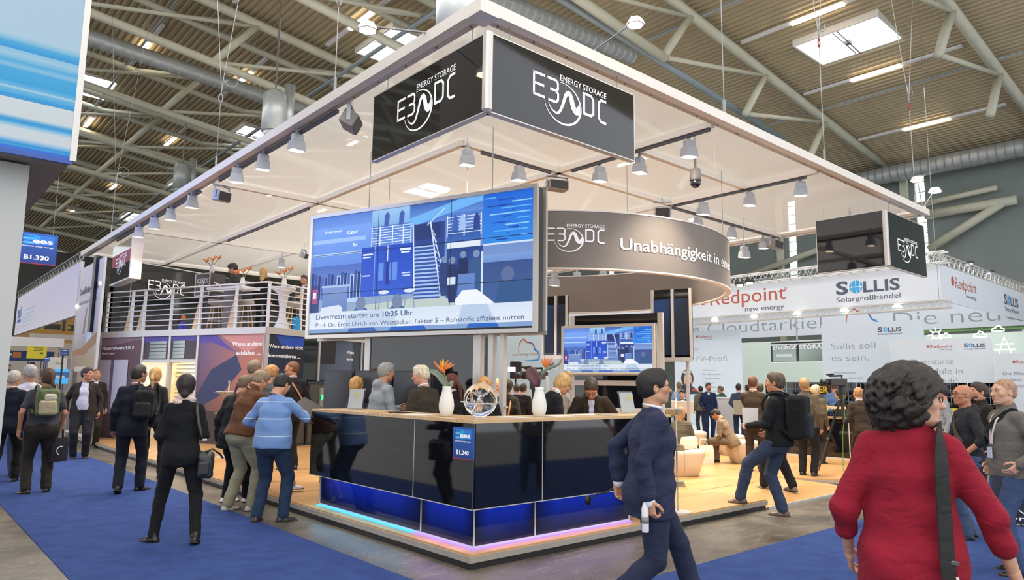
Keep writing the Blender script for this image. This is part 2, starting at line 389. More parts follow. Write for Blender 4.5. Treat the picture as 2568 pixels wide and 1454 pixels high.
# trusses across the hall
def truss(y, idx):
    t = thing('roof_truss', 'grey tubular roof truss, '+TRL[idx], 'truss', (0, y, 0), group=None)
    x0, x1 = (-22, 34)
    N = int((x1-x0)/5.2)
    def bz(x): return chord_z(x)-2.35
    MB().tube([(x, 0, chord_z(x)) for x in np.linspace(x0, x1, 12)], .19, 10).build('chord', M_steel, t, smooth=True)
    MB().tube([(x, 0, bz(x)) for x in np.linspace(x0, 14.9, 9)], .16, 10).build('chord', M_steel, t, smooth=True)
    MB().tube([(x, 1.9, chord_z(x)-.1) for x in np.linspace(x0, 12.5, 9)], .14, 10).build('chord', M_steel, t, smooth=True)
    for k in range(N+1):
        xn = -4.3+5.2*(k-4)
        if xn < x0 or xn > x1-.5: continue
        MB().tube([(xn, 0, chord_z(xn)), (xn-1.7, 0, bz(xn-1.7))], .15, 8).build('strut', M_steel, t, smooth=True)
        if xn-6.9 > x0: MB().tube([(xn, 0, chord_z(xn)-.1), (xn-6.6, 0, bz(xn-6.6)+.1)], .085, 6).build('brace', M_steel, t, smooth=True)
        if xn < 13: MB().tube([(xn, 0, chord_z(xn)), (xn-2.6, 1.9, chord_z(xn-2.6)-.1)], .1, 6).build('cross_tube', M_steel, t, smooth=True)
    return t
TRY = [1.95, 8.67, 15.4, 22.2, 28.9, 35.6, 42.3, 49, 56, 63]
TRL = ['the one at the top right corner', 'the one behind the upper right canopy edge', 'crossing just behind the top canopy corner', 'first one left of the canopy corner', 'second one along the left aisle',
       'third one along the left aisle', 'fourth one along the left aisle', 'fifth one along the left aisle', 'sixth one along the left aisle', 'last one at the far left end of the hall']
for i, y in enumerate(TRY): truss(y, i)
# purlin tubes along the hall and sprinkler pipes
for i, (x, dz, r, nm) in enumerate(((9.5, -1.4, .09, 'water_pipe'), (17.0, -.35, .05, 'water_pipe'), (3.2, -.5, .05, 'water_pipe'), (26, -.3, .04, 'water_pipe'))):
    MB().tube([(x, -10, roof_z(x)+dz), (x, 80, roof_z(x)+dz)], r, 8).build(nm, mat('pipe grey blue', '8c9aa0', .4, .2), smooth=True, label='straight grey pipe under the roof, '+['lower one above the canopy', 'right of the top corner sign', 'over the left aisle', 'near the right skylight'][i], cat='pipe')
# big spiral ducts
def duct(P, r, lab, rings=True):
    P = np.array(P, float); L = np.linalg.norm(P[1]-P[0]); n = int(L/.35); pts = []; rr = []
    for i in range(n+1):
        for d, k in ((0, 1.0), (.18, 1.0), (.2, 1.03), (.32, 1.03)):
            tt = (i+d)/(n+1); pts.append(P[0]+(P[1]-P[0])*tt); rr.append(r*k)
    MB().tube(pts, rr, 14).build('air_duct', M_duct, smooth=True, label=lab, cat='duct')
duct([(XW-1.2, 14, 12.3), (XW-1.2, -14, 12.3)], .42, 'long silver spiral duct along the top of the far right wall')
duct([(3.0, 12, 14.1), (17.5, 12, 14.75)], .32, 'silver round duct running behind the top corner of the canopy')
duct([(-4, 24, 14.45), (12.0, 24, 13.6)], .3, 'silver duct among the trusses above the left canopy edge')
MB().tube([(10, 9.2, 13.36), (24, 9.2, 12.2)], .13, 10).build('water_pipe', mat('pipe grey blue', '8c9aa0', .4, .2), smooth=True, label='thick blue grey pipe slanting behind the upper right canopy edge', cat='pipe')
for i, (px, py, D, h) in enumerate(((688, 285, 24, 1.3), (456, 445, 36, 1.2), (1136, 20, 17, 1.2))):
    d = ray(px, py); c = CAM+d*D/FX
    t = thing('duct_outlet', 'silver round air outlet hanging '+['beside the left canopy edge', 'further back, left of the blue lamps', 'cut by the top edge near the canopy corner'][i], 'duct', c)
    r = .40 if i != 1 else .4
    MB().lathe([(r*.9, -h/2), (r, -h/2), (r, h/2), (r*.6, h/2+.15)], n=20).build('drum', M_duct, t, smooth=True)
    MB().lathe([(r*.88, -h/2-.02), (r*.7, -h/2-.16), (.02, -h/2-.2)], n=20).build('diffuser_plate', M_duct, t, smooth=True)
    MB().tube([(0, 0, h/2+.1), (0, 0, roof_z(c[0])-c[2])], .03).build('hanging_rod', M_wire, t)
    MB().lathe([(.18, -h/2), (.18, h/2+.5)], (r*1.25, 0, 0), n=12).build('branch_pipe', M_duct, t, smooth=True)
# far right wall with daylight slots, columns and braces
wy0, wy1 = -16, 88
M_wall = mat('green grey cladding', '7d8784', .6, noise=.05, nscale=1)
wl = MB(); slots = [3.75+6.72*k-9.9 for k in range(8)]
ys = sorted([wy0]+[s-.25 for s in slots]+[s+.25 for s in slots]+[wy1])
wb = MB().bb((XW, wy0, 0), (XW+.3, wy1, 6.2)); wb.bb((XW, wy0, 12.4), (XW+.3, wy1, 14.6))
yy = wy0
for s_ in slots:
    wb.bb((XW, yy, 6.2), (XW+.3, s_-.22, 12.4)); yy = s_+.22
wb.bb((XW, yy, 6.2), (XW+.3, wy1, 12.4)); wb.build('wall_right', M_wall, kind='structure')
for k, s_ in enumerate(slots):
    g = MB().bb((XW+.1, s_-.22, 6.2), (XW+.14, s_+.22, 12.4)).build('window_%d' % (k+1), M_sky, kind='structure')
    for q in range(12): MB().bb((XW+.02, s_-.22, 6.2+q*.52), (XW+.1, s_+.22, 6.24+q*.52)).build('window_bar', M_steel, g, world=True)
    MB().bb((XW-.25, s_+.5, 0), (XW, s_+.85, 12.6)).build('trim_%d' % (k+1), M_steel, kind='structure')
for i, (a, b_) in enumerate((((XW-.5, 13, 6.4), (XW-.5, 6.4, 9.3)), ((XW-.5, 6.4, 9.3), (XW-.5, 0.3, 12.2)), ((XW-.5, 2.0, 11.3), (XW-.5, -3.6, 6.0)), ((XW-.5, 1.9, 11.2), (XW-.5, 9, 9.0)))):
    pass
for i, (A, B, r) in enumerate((((1850, 700), (2235, 560), .17), ((2330, 625), (2520, 505), .2), ((2320, 540), (2550, 500), .22), ((2300, 515), (2500, 470), .13))):
    MB().tube([PX(*A, XW-.6), PX(*B, XW-.6)], r, 10).build('wall_brace', M_steel, smooth=True, label='slanting grey tube on the far right wall, '+['longest and lowest on its left', 'steep one right of the hanging sign', 'nearly level thick one behind the canopy tip', 'nearly level thin one above the canopy tip'][i], cat='tube')
MB().bb((-30, 88, 0), (40, 88.3, 16)).build('wall_back', mat('dim far wall', '6e6a66', .8), kind='structure')

# ------------------------------------------------------------------ platform
M_skirt = mat('platform edge', 'a39d95', .45, .2, noise=.05)
pf = thing('platform', 'low wooden stand platform with grey metal edge and black recessed plinth', 'platform', (0, 0, 0))
poly = [(0, 0), (5.05, 0), (5.05, 1.05), (7.45, 1.05), (8.2, 0), (12.2, 0), (12.2, 17), (0, 17)]
ins = [(.02, .02), (5.03, .02), (5.03, 1.07), (7.47, 1.07), (8.22, .02), (12.18, .02), (12.18, 16.98), (.02, 16.98)]
MB().prism(ins, 0, .06).build('plinth', M_black, pf)
MB().prism(poly, .06, .112).build('edge_band', M_skirt, pf)
MB().prism([(x+(.012 if x == 0 else 0), y+(.012 if y == 0 else 0)) for x, y in poly], .112, .13).build('floor_board', M_wood, pf)
rp = MB(); V = [(5.06, .02, .012), (7.42, .02, .012), (8.15, .02, .012), (7.45, 1.04, .128), (5.06, 1.04, .128)]
rp.add([(x, y, 0) for x, y, z in V]+V, [(4, 3, 2, 1, 0), (5, 6, 7, 8, 9), (0, 1, 6, 5), (1, 2, 7, 6), (2, 3, 8, 7), (3, 4, 9, 8), (4, 0, 5, 9)])
rp.build('ramp_board', M_wood, pf)
MB().bb((5.06, -.01, 0), (8.15, .02, .03)).build('ramp_trim', M_alu, pf)
# ------------------------------------------------------------------ canopy
HC = 5.2
def fabric_mat():
    m = bpy.data.materials.new('canopy fabric'); m.use_nodes = True; nt = m.node_tree; nt.nodes.clear(); L = nt.links.new
    o = nt.nodes.new('ShaderNodeOutputMaterial'); d = nt.nodes.new('ShaderNodeBsdfDiffuse'); d.inputs[0].default_value = (*lin('faf5ef'), 1)
    t = nt.nodes.new('ShaderNodeBsdfTranslucent'); t.inputs[0].default_value = (*lin('faf5ef'), 1); tr = nt.nodes.new('ShaderNodeBsdfTransparent')
    g = nt.nodes.new('ShaderNodeBsdfGlossy'); g.inputs['Roughness'].default_value = .12; g.inputs[0].default_value = (1, 1, 1, 1)
    a = nt.nodes.new('ShaderNodeMixShader'); a.inputs[0].default_value = .42; L(d.outputs[0], a.inputs[1]); L(t.outputs[0], a.inputs[2])
    b = nt.nodes.new('ShaderNodeMixShader'); b.inputs[0].default_value = .42; L(a.outputs[0], b.inputs[1]); L(tr.outputs[0], b.inputs[2])
    c = nt.nodes.new('ShaderNodeMixShader'); c.inputs[0].default_value = .04; L(b.outputs[0], c.inputs[1]); L(g.outputs[0], c.inputs[2])
    L(c.outputs[0], o.inputs[0]); return m
M_fab = fabric_mat(); M_under = mat('frame underside', 'b9aea2', .4, .2); M_track = mat('lamp track', '4c4d52', .4, .3)
cp = thing('canopy', 'huge white fabric canopy with pale frame hanging over the whole stand', 'canopy', (0, 0, HC))
X1, Y1 = 12.0, 18.6
for a, b in (((0, 0), (X1, .11)), ((0, Y1-.11), (X1, Y1)), ((0, .11), (.11, Y1-.11)), ((X1-.11, .11), (X1, Y1-.11))):
    MB().bb((a[0], a[1], HC), (b[0], b[1], HC+.13)).build('fascia', M_fascia, cp, world=True)
for a, b in (((.11, .11), (X1-.11, .2)), ((.11, .2), (.2, Y1-.11)), ((X1-.2, .2), (X1-.11, Y1-.11))):
    MB().bb((a[0], a[1], HC+.01), (b[0], b[1], HC+.07)).build('inner_frame', M_under, cp, world=True)
MB().bb((.0, .0, HC-.012), (.24, .24, HC)).build('corner_plate', M_alu, cp, world=True)
beams = [((2.25, 3.2), (2.25, Y1-.2)), ((4.3, .2), (4.3, 8)), ((7.42, .2), (7.42, Y1-.2)), ((2.25, 3.2), (X1-.2, 3.2)), ((.2, 8), (X1-.2, 8)), ((.2, 13.6), (X1-.2, 13.6)),
         ((4.3, 1.58), (7.42, 1.58)), ((4.3, 13.6), (4.3, Y1-.2))]
for (a, b) in beams:
    x0, x1 = sorted((a[0], b[0])); y0, y1 = sorted((a[1], b[1]))
    if x0 == x1: x0 -= .045; x1 += .045
    else: y0 -= .045; y1 += .045
    MB().bb((x0, y0, HC-.02), (x1, y1, HC+.07)).build('beam', M_fascia, cp, world=True)
# fabric fields, one per bay
gx = [.15, 2.25, 4.3, 7.42, X1-.15]; gy = [.15, 3.2, 8, 13.6, Y1-.15]
for i in range(4):
    for j in range(4):
        b = MB(); b.add([(gx[i], gy[j], HC+.1), (gx[i+1], gy[j], HC+.1), (gx[i+1], gy[j+1], HC+.1), (gx[i], gy[j+1], HC+.1)], [(0, 1, 2, 3)])
        b.build('fabric_panel', M_fab, cp, world=True)
bl = MB()
for k in range(24): bl.lathe([(.014, -.006), (.01, -.012), (.001, -.012)], (.35+k*.5, .155, HC+.01), n=6)
for k in range(30): bl.lathe([(.014, -.006), (.01, -.012), (.001, -.012)], (.155, .35+k*.6, HC+.01), n=6)
bl.build('bolt', mat('bolt', '6a6560', .4, .6), cp, world=True).__setitem__('kind', 'stuff')
tracks = [((.17, 3.2), (.17, 7.6)), ((.17, 8.6), (.17, 15)), ((4.3, .25), (4.3, 2.9)), ((7.42, .4), (7.42, 3.1)), ((7.5, 3.2), (11.6, 3.2)), ((2.6, 3.2), (4.1, 3.2)), ((2.25, 8.4), (2.25, 13))]
for a, b in tracks:
    x0, x1 = sorted((a[0], b[0])); y0, y1 = sorted((a[1], b[1]))
    if x0 == x1: x0 -= .02; x1 += .02
    else: y0 -= .02; y1 += .02
    MB().bb((x0, y0, HC-.065), (x1, y1, HC-.02)).build('lamp_track', M_track, cp, world=True)
# track spots: housing, driver box and bright face; one is built, the rest are copies
def make_spot():
    t = thing('track_spotlight', 'x', 'spotlight', (0, 0, 0), group='track spotlights under the canopy')
    MB().box((0, 0, .12), (.05, .04, .2)).build('bracket', M_lampb, t)
    MB().bevbox((0, -.01, .03), (.2, .13, .13), .012).build('driver_box', M_lampb, t)
    b = MB(); V = [(-.112, -.085, -.03), (.112, -.085, -.03), (.112, .085, -.03), (-.112, .085, -.03), (-.125, -.11, -.22), (.125, -.11, -.22), (.125, .11, -.2), (-.125, .11, -.2)]
    b.add(V, [(0, 1, 2, 3), (0, 4, 5, 1), (1, 5, 6, 2), (2, 6, 7, 3), (3, 7, 4, 0)]); b.build('shade', M_lampb, t); sh_ = t.children[-1] if len(t.children) else t
    MB().add([(-.118, -.1, -.205), (.118, -.1, -.205), (.118, .1, -.19), (-.118, .1, -.19)], [(3, 2, 1, 0)]).build('lamp_face', M_lamp, sh_)
    return t
SPOTS = [(745, 350, 'closest to the hanging corner sign on the left canopy edge', 25), (660, 400, 'second on the left canopy edge from its near end, lit blue', 10), (595, 433, 'third on the left canopy edge, widest one', -10), (482, 500, 'fourth on the left canopy edge, beside the blue box', 20),
 (428, 532, 'fifth on the left canopy edge, small and blue', 10), (388, 555, 'sixth on the left canopy edge, next before last', -10), (349, 577, 'last on the left canopy edge, by the red reflecting sign', 0),
 (1172, 388, 'under the corner sign, upper one of two', 5), (1302, 428, 'under the corner sign, lower one shining brightly', 20), (1504, 430, 'left of the bright one at the corner sign tip', 10),
 (1604, 408, 'shining just beside the lower right tip of the corner sign', 30), (1728, 366, 'highest one right of the corner sign', 5), (1763, 517, 'left end of the long track, above the grey ring', 5), (1880, 493, 'middle of the long track above the ring', 25),
 (2007, 467, 'right end of the long track', -30), (1750, 553, 'touching the top edge of the grey ring', 15), (1835, 578, 'just above the right shoulder of the grey ring', 25), (1866, 627, 'right of the grey ring, level with its lettering', 0), (1914, 606, 'beside the flat grey box at the canopy end', -20),
 (1390, 697, 'glaring inside the grey ring, leftmost', 30), (1447, 690, 'inside the grey ring, middle of three', 0), (1512, 684, 'inside the grey ring, rightmost', -10), (706, 656, 'left of the video wall, above the balcony', 0), (2132, 551, 'tiny one near the canopy end by the dark screens', 0)]
sp0 = make_spot()
for i, (px, py, lab, tw) in enumerate(SPOTS):
    zz = 5.04
    o = sp0 if i == 0 else copy_tree(sp0)
    p = Z(px, py, zz); 
    if p[0] > 11.7 or p[1] > 17:                       # far ones hang at the far frame
        D = {19: 15, 20: 17, 21: 17.5, 17: 15.3}.get(i, 14); d = ray(px, py); p = CAM+d*D/FX
        zz = p[2]
    o.location = (p[0], p[1], p[2]); o.rotation_euler = (0, 0, math.radians(tw-20))
    ROOTS[o.name] = (np.array(p), math.radians(tw-20))
    o['label'] = 'square grey track spotlight, '+lab
    o.scale = (.8, .8, .8); MB().tube([(0, 0, .2), (0, 0, (5.31-p[2])/.8)], .008, 6).build('drop_rod', M_lampb, o)
    if i in (0, 2, 3, 5, 7, 8, 9, 10, 11, 12, 13, 14, 15, 16, 17, 20, 22):
        l = bpy.data.lights.new('spot_beam', 'SPOT'); l.energy = 165 if i < 7 else 260; l.color = (1, .88, .72); l.spot_size = 1.9; l.spot_blend = .8; l.shadow_soft_size = .12
        lo = bpy.data.objects.new('spot_beam', l); COL.objects.link(lo); lo.parent = o; lo.location = (0, 0, -.24)
# larger fittings
def flood_box(px, py, D, size, rz, rx, lab, m1, name='floodlight', cat='floodlight'):
    c = Z(px, py, 4.98) if D < 20 else CAM+ray(px, py)*D/FX; t = thing(name, lab, cat, c, rz)
    w_, d_, h_ = size
    MB().bevbox((0, 0, 0), (w_, d_, h_), .015).build('housing', m1, t).rotation_euler = (rx, 0, 0)
    MB().box((0, -d_/2-.004, 0), (w_*.86, .006, h_*.8)).build('front_glass', M_dgrey, t).rotation_euler = (rx, 0, 0)
    y = MB()
    for s in (-1, 1): y.box((s*(w_/2+.012), 0, h_*.35), (.012, .05, h_*1.1))
    y.box((0, 0, h_*.9), (w_+.05, .05, .012)); y.tube([(0, 0, h_*.9), (0, 0, max(h_, 5.31-c[2]))], .008, 6); y.build('yoke', M_lampb, t)
    return t
M_grey2 = mat('grey housing', '8b8683', .5)
flood_box(880, 305, 7.9, (.34, .2, .2), .9, .5, 'large grey flood projector left of the corner sign, pointing down', M_grey2)
flood_box(556, 492, 10.6, (.27, .2, .2), .3, .2, 'box shaped floodlight on the left canopy edge, shining blue', M_lampb)
flood_box(1397, 466, 8.6, (.36, .2, .17), -.35, 0, 'white and grey box projector just above the top corner of the video wall', M_grey2)
flood_box(1662, 532, 11.5, (.3, .2, .22), -.9, .3, 'grey projector box half hidden behind the top of the grey ring', M_lampb)
flood_box(1944, 613, 15.2, (.5, .2, .2), .1, .1, 'flat grey box fitting at the canopy end left of the dark screens', M_grey2)
flood_box(762, 640, 13.5, (.2, .16, .16), .7, .4, 'small lamp box at the left edge of the video wall', M_lampb)
c = CAM+ray(1744, 447)*10.4/FX
t = thing('dome_camera', 'small hanging dome security camera with dark bottom', 'camera', c)
MB().lathe([(.02, .3), (.02, .16), (.075, .14), (.085, .02), (.085, -.04)], n=16).build('housing', M_grey2, t, smooth=True)
MB().lathe([(.08, -.04), (.075, -.1), (.04, -.14), (.001, -.15)], n=16).build('dome', M_gloss, t, smooth=True)
MB().tube([(0, 0, .3), (0, 0, 5.31-c[2])], .012).build('mount_rod', M_wire, t)
# arm lights standing off the top of the canopy frame
for i, (lx, ly, bx, by, D) in enumerate(((922, 70, 980, 130, 7.2), (1593, 57, 1518, 128, 7.8), (2300, 450, 2240, 490, 16), (2345, 478, 2290, 520, 16))):
    a = CAM+ray(lx, ly)*D/FX; b = CAM+ray(bx, by)*D/FX; 
    b = np.array([.06 if i == 0 else min(b[0], 11.8), b[1] if i == 0 else .06, HC+.13])
    t = thing('arm_light', 'small lamp on a thin arm above the '+['upper left canopy edge', 'upper right canopy edge', 'canopy end, upper of two', 'canopy end, lower of two'][i], 'light', a)
    s = 1 if i < 2 else 1.3
    MB().lathe([(.02, .06*s), (.07*s, .05*s), (.11*s, -.02*s), (.11*s, -.03*s)], n=6).build('shade', M_white, t)
    MB().lathe([(.09*s, -.031*s), (.001, -.033*s)], n=6).build('lamp_face', M_lamp, t)
    MB().tube([(0, 0, .02), (b-a)], .012, 6).build('arm', M_wire, t)
# suspension cables up to the roof
CB = [(553, 425, 'left canopy edge, above the blue box'), (838, 235, 'left canopy edge near the corner sign'), (295, 590, 'far left canopy edge'), (1828, 285, 'upper right canopy edge at its first beam'), (2077, 405, 'upper right canopy edge at its second beam'), (2292, 515, 'canopy tip at the right')]
for i, (px, py, lab) in enumerate(CB):
    p = Z(px, py, HC+.13); p[0 if i < 3 else 1] = .06
    t = thing('suspension_cable', 'thin steel cable with shackle and coiled end, '+lab, 'cable', p)
    top = roof_z(p[0])-p[2]-.1; k = 1.2 if i < 3 else 2.0
    MB().tube([(0, 0, 0), (0, 0, k)], .007, 5).build('wire', M_wire, t)
    MB().tube([(0, 0, k+.25), (-.9, .5, top)], .006, 4).build('wire', M_wire, t); MB().tube([(0, 0, k+.25), (1.0, -.4, top)], .006, 4).build('wire', M_wire, t)
    MB().tube([(.035*math.cos(a), 0, k+.1+.075*math.sin(a)) for a in np.linspace(0, 2*PI, 12, False)], .012, 6, closed=True).build('shackle', mat('red shackle', '8e3226', .4) if i > 3 else M_wire, t, smooth=True)
    MB().tube([(.16+.13*math.cos(a), .02, k+.5+.13*math.sin(a)) for a in np.linspace(0, 2*PI, 18, False)], .006, 5, closed=True).build('coil', M_wire, t)
    MB().box((0, 0, .12), (.03, .03, .2)).build('turnbuckle', M_wire, t)
    MB().tube([(0, 0, k+.18), (.02, 0, k+.4), (.1, 0, k+.46)], .012, 5).build('hook', M_wire, t)

# ------------------------------------------------------------------ hanging corner sign
def hang_sign(c, dirs, lens, z0, z1, lab, logos=(1, 1), th=.07, wires=True):
    """two panels meeting in a corner post"""
    t = thing('hanging_sign', lab, 'sign', (c[0], c[1], z0))
    for k, (d, L) in enumerate(zip(dirs, lens)):
        d = _n(d); nn = np.array([d[1], -d[0], 0]); 
        if np.dot(nn, CAM-np.array([c[0], c[1], 0])) < 0: nn = -nn
        a = np.array([c[0], c[1], 0])+d*.04
        ob = MB(); q = [a+nn*0, a+d*L, a+d*L-nn*th, a-nn*th]
        ob.prism([(p[0], p[1]) for p in q], z0+.012, z1-.012); pn = ob.build('panel', M_gloss, t, world=True)
        tr = MB()
        for zz in ((z0, z0+.012), (z1-.012, z1)): tr.prism([(p[0], p[1]) for p in [a+nn*.004, a+d*L+nn*.004, a+d*L-nn*th, a-nn*th]], *zz)
        tr.prism([(p[0], p[1]) for p in [a+d*(L-.0), a+d*(L+.014), a+d*(L+.014)-nn*th, a+d*L-nn*th]], z0, z1); tr.build('edge_trim', M_alu, t, world=True)
        if logos[k]:
            rightward = np.cross([0, 0, 1], nn)            # reader's right
            o0 = a+np.array([0, 0, z0]) if np.dot(rightward, d) > 0 else a+d*L+np.array([0, 0, z0])
            fr = frame(o0, rightward); W = L*.52; Hh = z1-z0
            logo(fr, L*.255, Hh*.17, W, M_text, t, caption=True)
        if wires:
            for f in (.12, .88): MB().tube([a+d*L*f-nn*.03+[0, 0, z1], a+d*L*f-nn*.03+[0, 0, HC+.08]], .004, 4).build('hanging_wire', M_wire, t, world=True)
    MB().bevbox((c[0], c[1], (z0+z1)/2), (.09, .09, z1-z0+.01), .02).build('corner_post', M_alu, t, world=True)
    return t
hang_sign((.14, .05), ((0, 1, 0), (1, 0, 0)), (2.12, 2.2), 4.22, 5.04, 'black two-sided corner sign with white emblem hanging from the near canopy corner')
q0 = Z(2218, 525, 5.03)
hang_sign((q0[0], q0[1]), ((0, 1, 0), (1, 0, 0)), (1.3, 2.0), 3.93, 5.03, 'dark hanging corner sign near the right end of the canopy, emblem on one side', logos=(0, 1))
tS = thing('hanging_sign', 'small dark hanging sign with emblem and red reflection at the far left canopy edge', 'sign', (.2, 13.2, 4.0))
MB().bb((.12, 13.2, 4.02), (.3, 15.1, 4.98)).build('panel', M_gloss, tS, world=True)
MB().bb((.1, 13.1, 3.98), (.34, 13.2, 5.02)).build('edge_trim', M_fascia, tS, world=True); MB().bb((.1, 13.2, 3.98), (.34, 15.1, 4.02)).build('edge_trim', M_alu, tS, world=True)
fr = frame((.12, 15.1, 4.0), (0, -1, 0)); flat('painted_reflection', fr, [(R4(.05, .42, 1.85, .72), '8e1b34')], vmat('print'), tS); logo(fr, .45, .2, 1.0, M_text, tS)  # red reflection painted as a flat field on the gloss panel
for y in (13.5, 14.8): MB().tube([(.2, y, 4.98), (.2, y, 5.25)], .005, 4).build('hanging_wire', M_wire, tS, world=True)

# ------------------------------------------------------------------ grey ring
RC = CAM+_n(ray(1389, 900)*[1, 1, 0])*13.3; RR = 3.2; RZ0, RZ1 = 3.29, 4.14
def ring_mat():
    return mat('taupe ring fabric', '7a716b', .6, noise=.05, nscale=1.5)
rg = thing('ring_banner', 'large hanging ring banner of grey brown fabric with white slogan and emblem', 'banner', (RC[0], RC[1], RZ0))
MB().lathe([(RR, 0), (RR, RZ1-RZ0)], n=96, cap=False).build('outer_fabric', ring_mat(), rg, smooth=True)
MB().lathe([(RR-.09, RZ1-RZ0), (RR-.09, 0)], n=96, cap=False).build('inner_fabric', ring_mat(), rg, smooth=True)
for z in (-.012, RZ1-RZ0-.004): MB().lathe([(RR-.095, z), (RR+.006, z), (RR+.006, z+.022), (RR-.095, z+.022), (RR-.095, z)], n=96, cap=False).build('rim', M_fascia, rg)
aC = math.atan2(CAM[1]-RC[1], CAM[0]-RC[0])
def bend_ring(co):
    a = aC+co[:, 0]/RR; return np.stack([RC[0]+(RR+.008)*np.cos(a), RC[1]+(RR+.008)*np.sin(a), RZ0+co[:, 1]], 1)
logo(None, -.12, .24, .86, M_text, rg, bend=bend_ring)
text('Unabhängigkeit in einer', None, .98, .3, .18, M_text, rg, W=2.95, bold=.01, bend=bend_ring)
for a in np.linspace(0, 2*PI, 8, False):
    MB().tube([(RC[0]+(RR-.04)*math.cos(a+aC+.35), RC[1]+(RR-.04)*math.sin(a+aC+.35), RZ1), (RC[0]+(RR-.04)*math.cos(a+aC+.35), RC[1]+(RR-.04)*math.sin(a+aC+.35), HC+.1)], .006, 5).build('hanging_wire', M_wire, rg, world=True)

# ------------------------------------------------------------------ reception counter
ct = thing('reception_counter', 'L-shaped black gloss reception counter with oak top and blue glowing base', 'counter', (0, 0, .13))
def Lpoly(o, ex, ey, w_): return [(o, o), (ex, o), (ex, o+w_), (o+w_, o+w_), (o+w_, ey), (o, ey)]
# lower glass body, its blue inner glow is an emission gradient on the panes
def blue_glass():
    m = mat('dark blue glass', '050d2a', .06, coat=.5); return m
M_led = mat('led strip', '1a1830', .5, emit=2.2, ecol='8f6cff'); M_ledb = mat('led strip cyan', '102030', .5, emit=2.2, ecol='2aa8ff')
MB().prism([(p[0], p[1]) for p in Lpoly(.2, 2.35, 3.2, .5)], .13, .5).build('base_core', M_black, ct, world=True)
def glow_panel(a, b, nrm):
    """one pane of the lit base: glow painted as emission, brighter at the top, darker at the ends"""
    m = bpy.data.materials.get('lit blue pane')
    if not m:
        m = bpy.data.materials.new('lit blue pane'); m.use_nodes = True; nt = m.node_tree; bs = nt.nodes['Principled BSDF']; L = nt.links.new
        bs.inputs['Base Color'].default_value = (.003, .006, .02, 1); bs.inputs['Roughness'].default_value = .05
        tc = nt.nodes.new('ShaderNodeTexCoord'); sp = nt.nodes.new('ShaderNodeSeparateXYZ'); L(tc.outputs['Generated'], sp.inputs[0])
        r = nt.nodes.new('ShaderNodeValToRGB'); e = r.color_ramp.elements; e[0].position = .1; e[0].color = (.06, .06, .06, 1); e[1].position = 1; e[1].color = (1, 1, 1, 1); L(sp.outputs[2], r.inputs[0])
        ax = nt.nodes.new('ShaderNodeMath'); ax.operation = 'MAXIMUM'
        L(sp.outputs[0], ax.inputs[0]); L(sp.outputs[1], ax.inputs[1])
        r2 = nt.nodes.new('ShaderNodeValToRGB'); e = r2.color_ramp.elements; e[0].position = 0; e[0].color = (.03, .03, .03, 1); e[1].position = 1; e[1].color = (.03, .03, .03, 1)
        for p_, v_ in ((.2, 1), (.8, 1)): x = e.new(p_); x.color = (v_, v_, v_, 1)
        ob = nt.nodes.new('ShaderNodeAttribute'); ob.attribute_name = 'u'; L(ob.outputs['Fac'], r2.inputs[0])
        mu = nt.nodes.new('ShaderNodeMath'); mu.operation = 'MULTIPLY'; L(r.outputs[0], mu.inputs[0]); L(r2.outputs[0], mu.inputs[1])
        m2 = nt.nodes.new('ShaderNodeMath'); m2.operation = 'MULTIPLY'; m2.inputs[1].default_value = .42; L(mu.outputs[0], m2.inputs[0])
        bs.inputs['Emission Color'].default_value = (*lin('1a3df2'), 1); L(m2.outputs[0], bs.inputs['Emission Strength'])
    a = np.array(a, float); b = np.array(b, float); nrm = np.array(nrm, float)
    V = []; F = []; U_ = []
    N = 8
    for i in range(N+1):
        for z in (.155, .5):
            p = a+(b-a)*i/N; V.append((p[0], p[1], z)); U_.append(i/N)
    for i in range(N): F.append((2*i, 2*i+2, 2*i+3, 2*i+1))
    o = mkobj('lit_pane', V, F, m, ct, True); at = o.data.attributes.new('u', 'FLOAT', 'POINT'); at.data.foreach_set('value', U_); return o
y_j = [.17, 1.02, 3.22]; x_j = [.17, .93, 2.37]
glow_panel((.175, 1.01), (.175, .19), (-1, 0)); glow_panel((.175, 3.2), (.175, 1.03), (-1, 0))
glow_panel((.19, .175), (.92, .175), (0, -1)); glow_panel((.94, .175), (2.35, .175), (0, -1))
for p in ((.172, 1.02), (.172, 3.2), (.172, .172), (.93, .172), (2.36, .172)): MB().bb((p[0]-.006, p[1]-.006, .135), (p[0]+.006, p[1]+.006, .5)).build('joint_profile', M_alu, ct, world=True)
for a, b in (((.16, .165, .135), (.172, 3.2, .155)), ((.165, .16, .135), (2.36, .172, .155))): MB().bb(a, b).build('base_rail', M_alu, ct, world=True)
MB().bb((.13, 1.1, .131), (.155, 3.2, .139)).build('led_strip', M_ledb, ct, world=True); MB().bb((.13, .13, .131), (.155, 1.1, .139)).build('led_strip', M_led, ct, world=True)
MB().bb((.155, .13, .131), (2.36, .155, .139)).build('led_strip', M_led, ct, world=True)
for (p, sx, sy, c_) in (((.06, 2.15, .24), .05, 2.1, (.12, .55, 1)), ((.06, .6, .24), .05, .9, (.55, .4, 1)), ((1.25, .06, .24), 2.1, .05, (.6, .42, 1))):
    l = area('led_glow', p, sx, 3.2 if sy > 2 or sx > 2 else 1.6, c_, sy=sy)
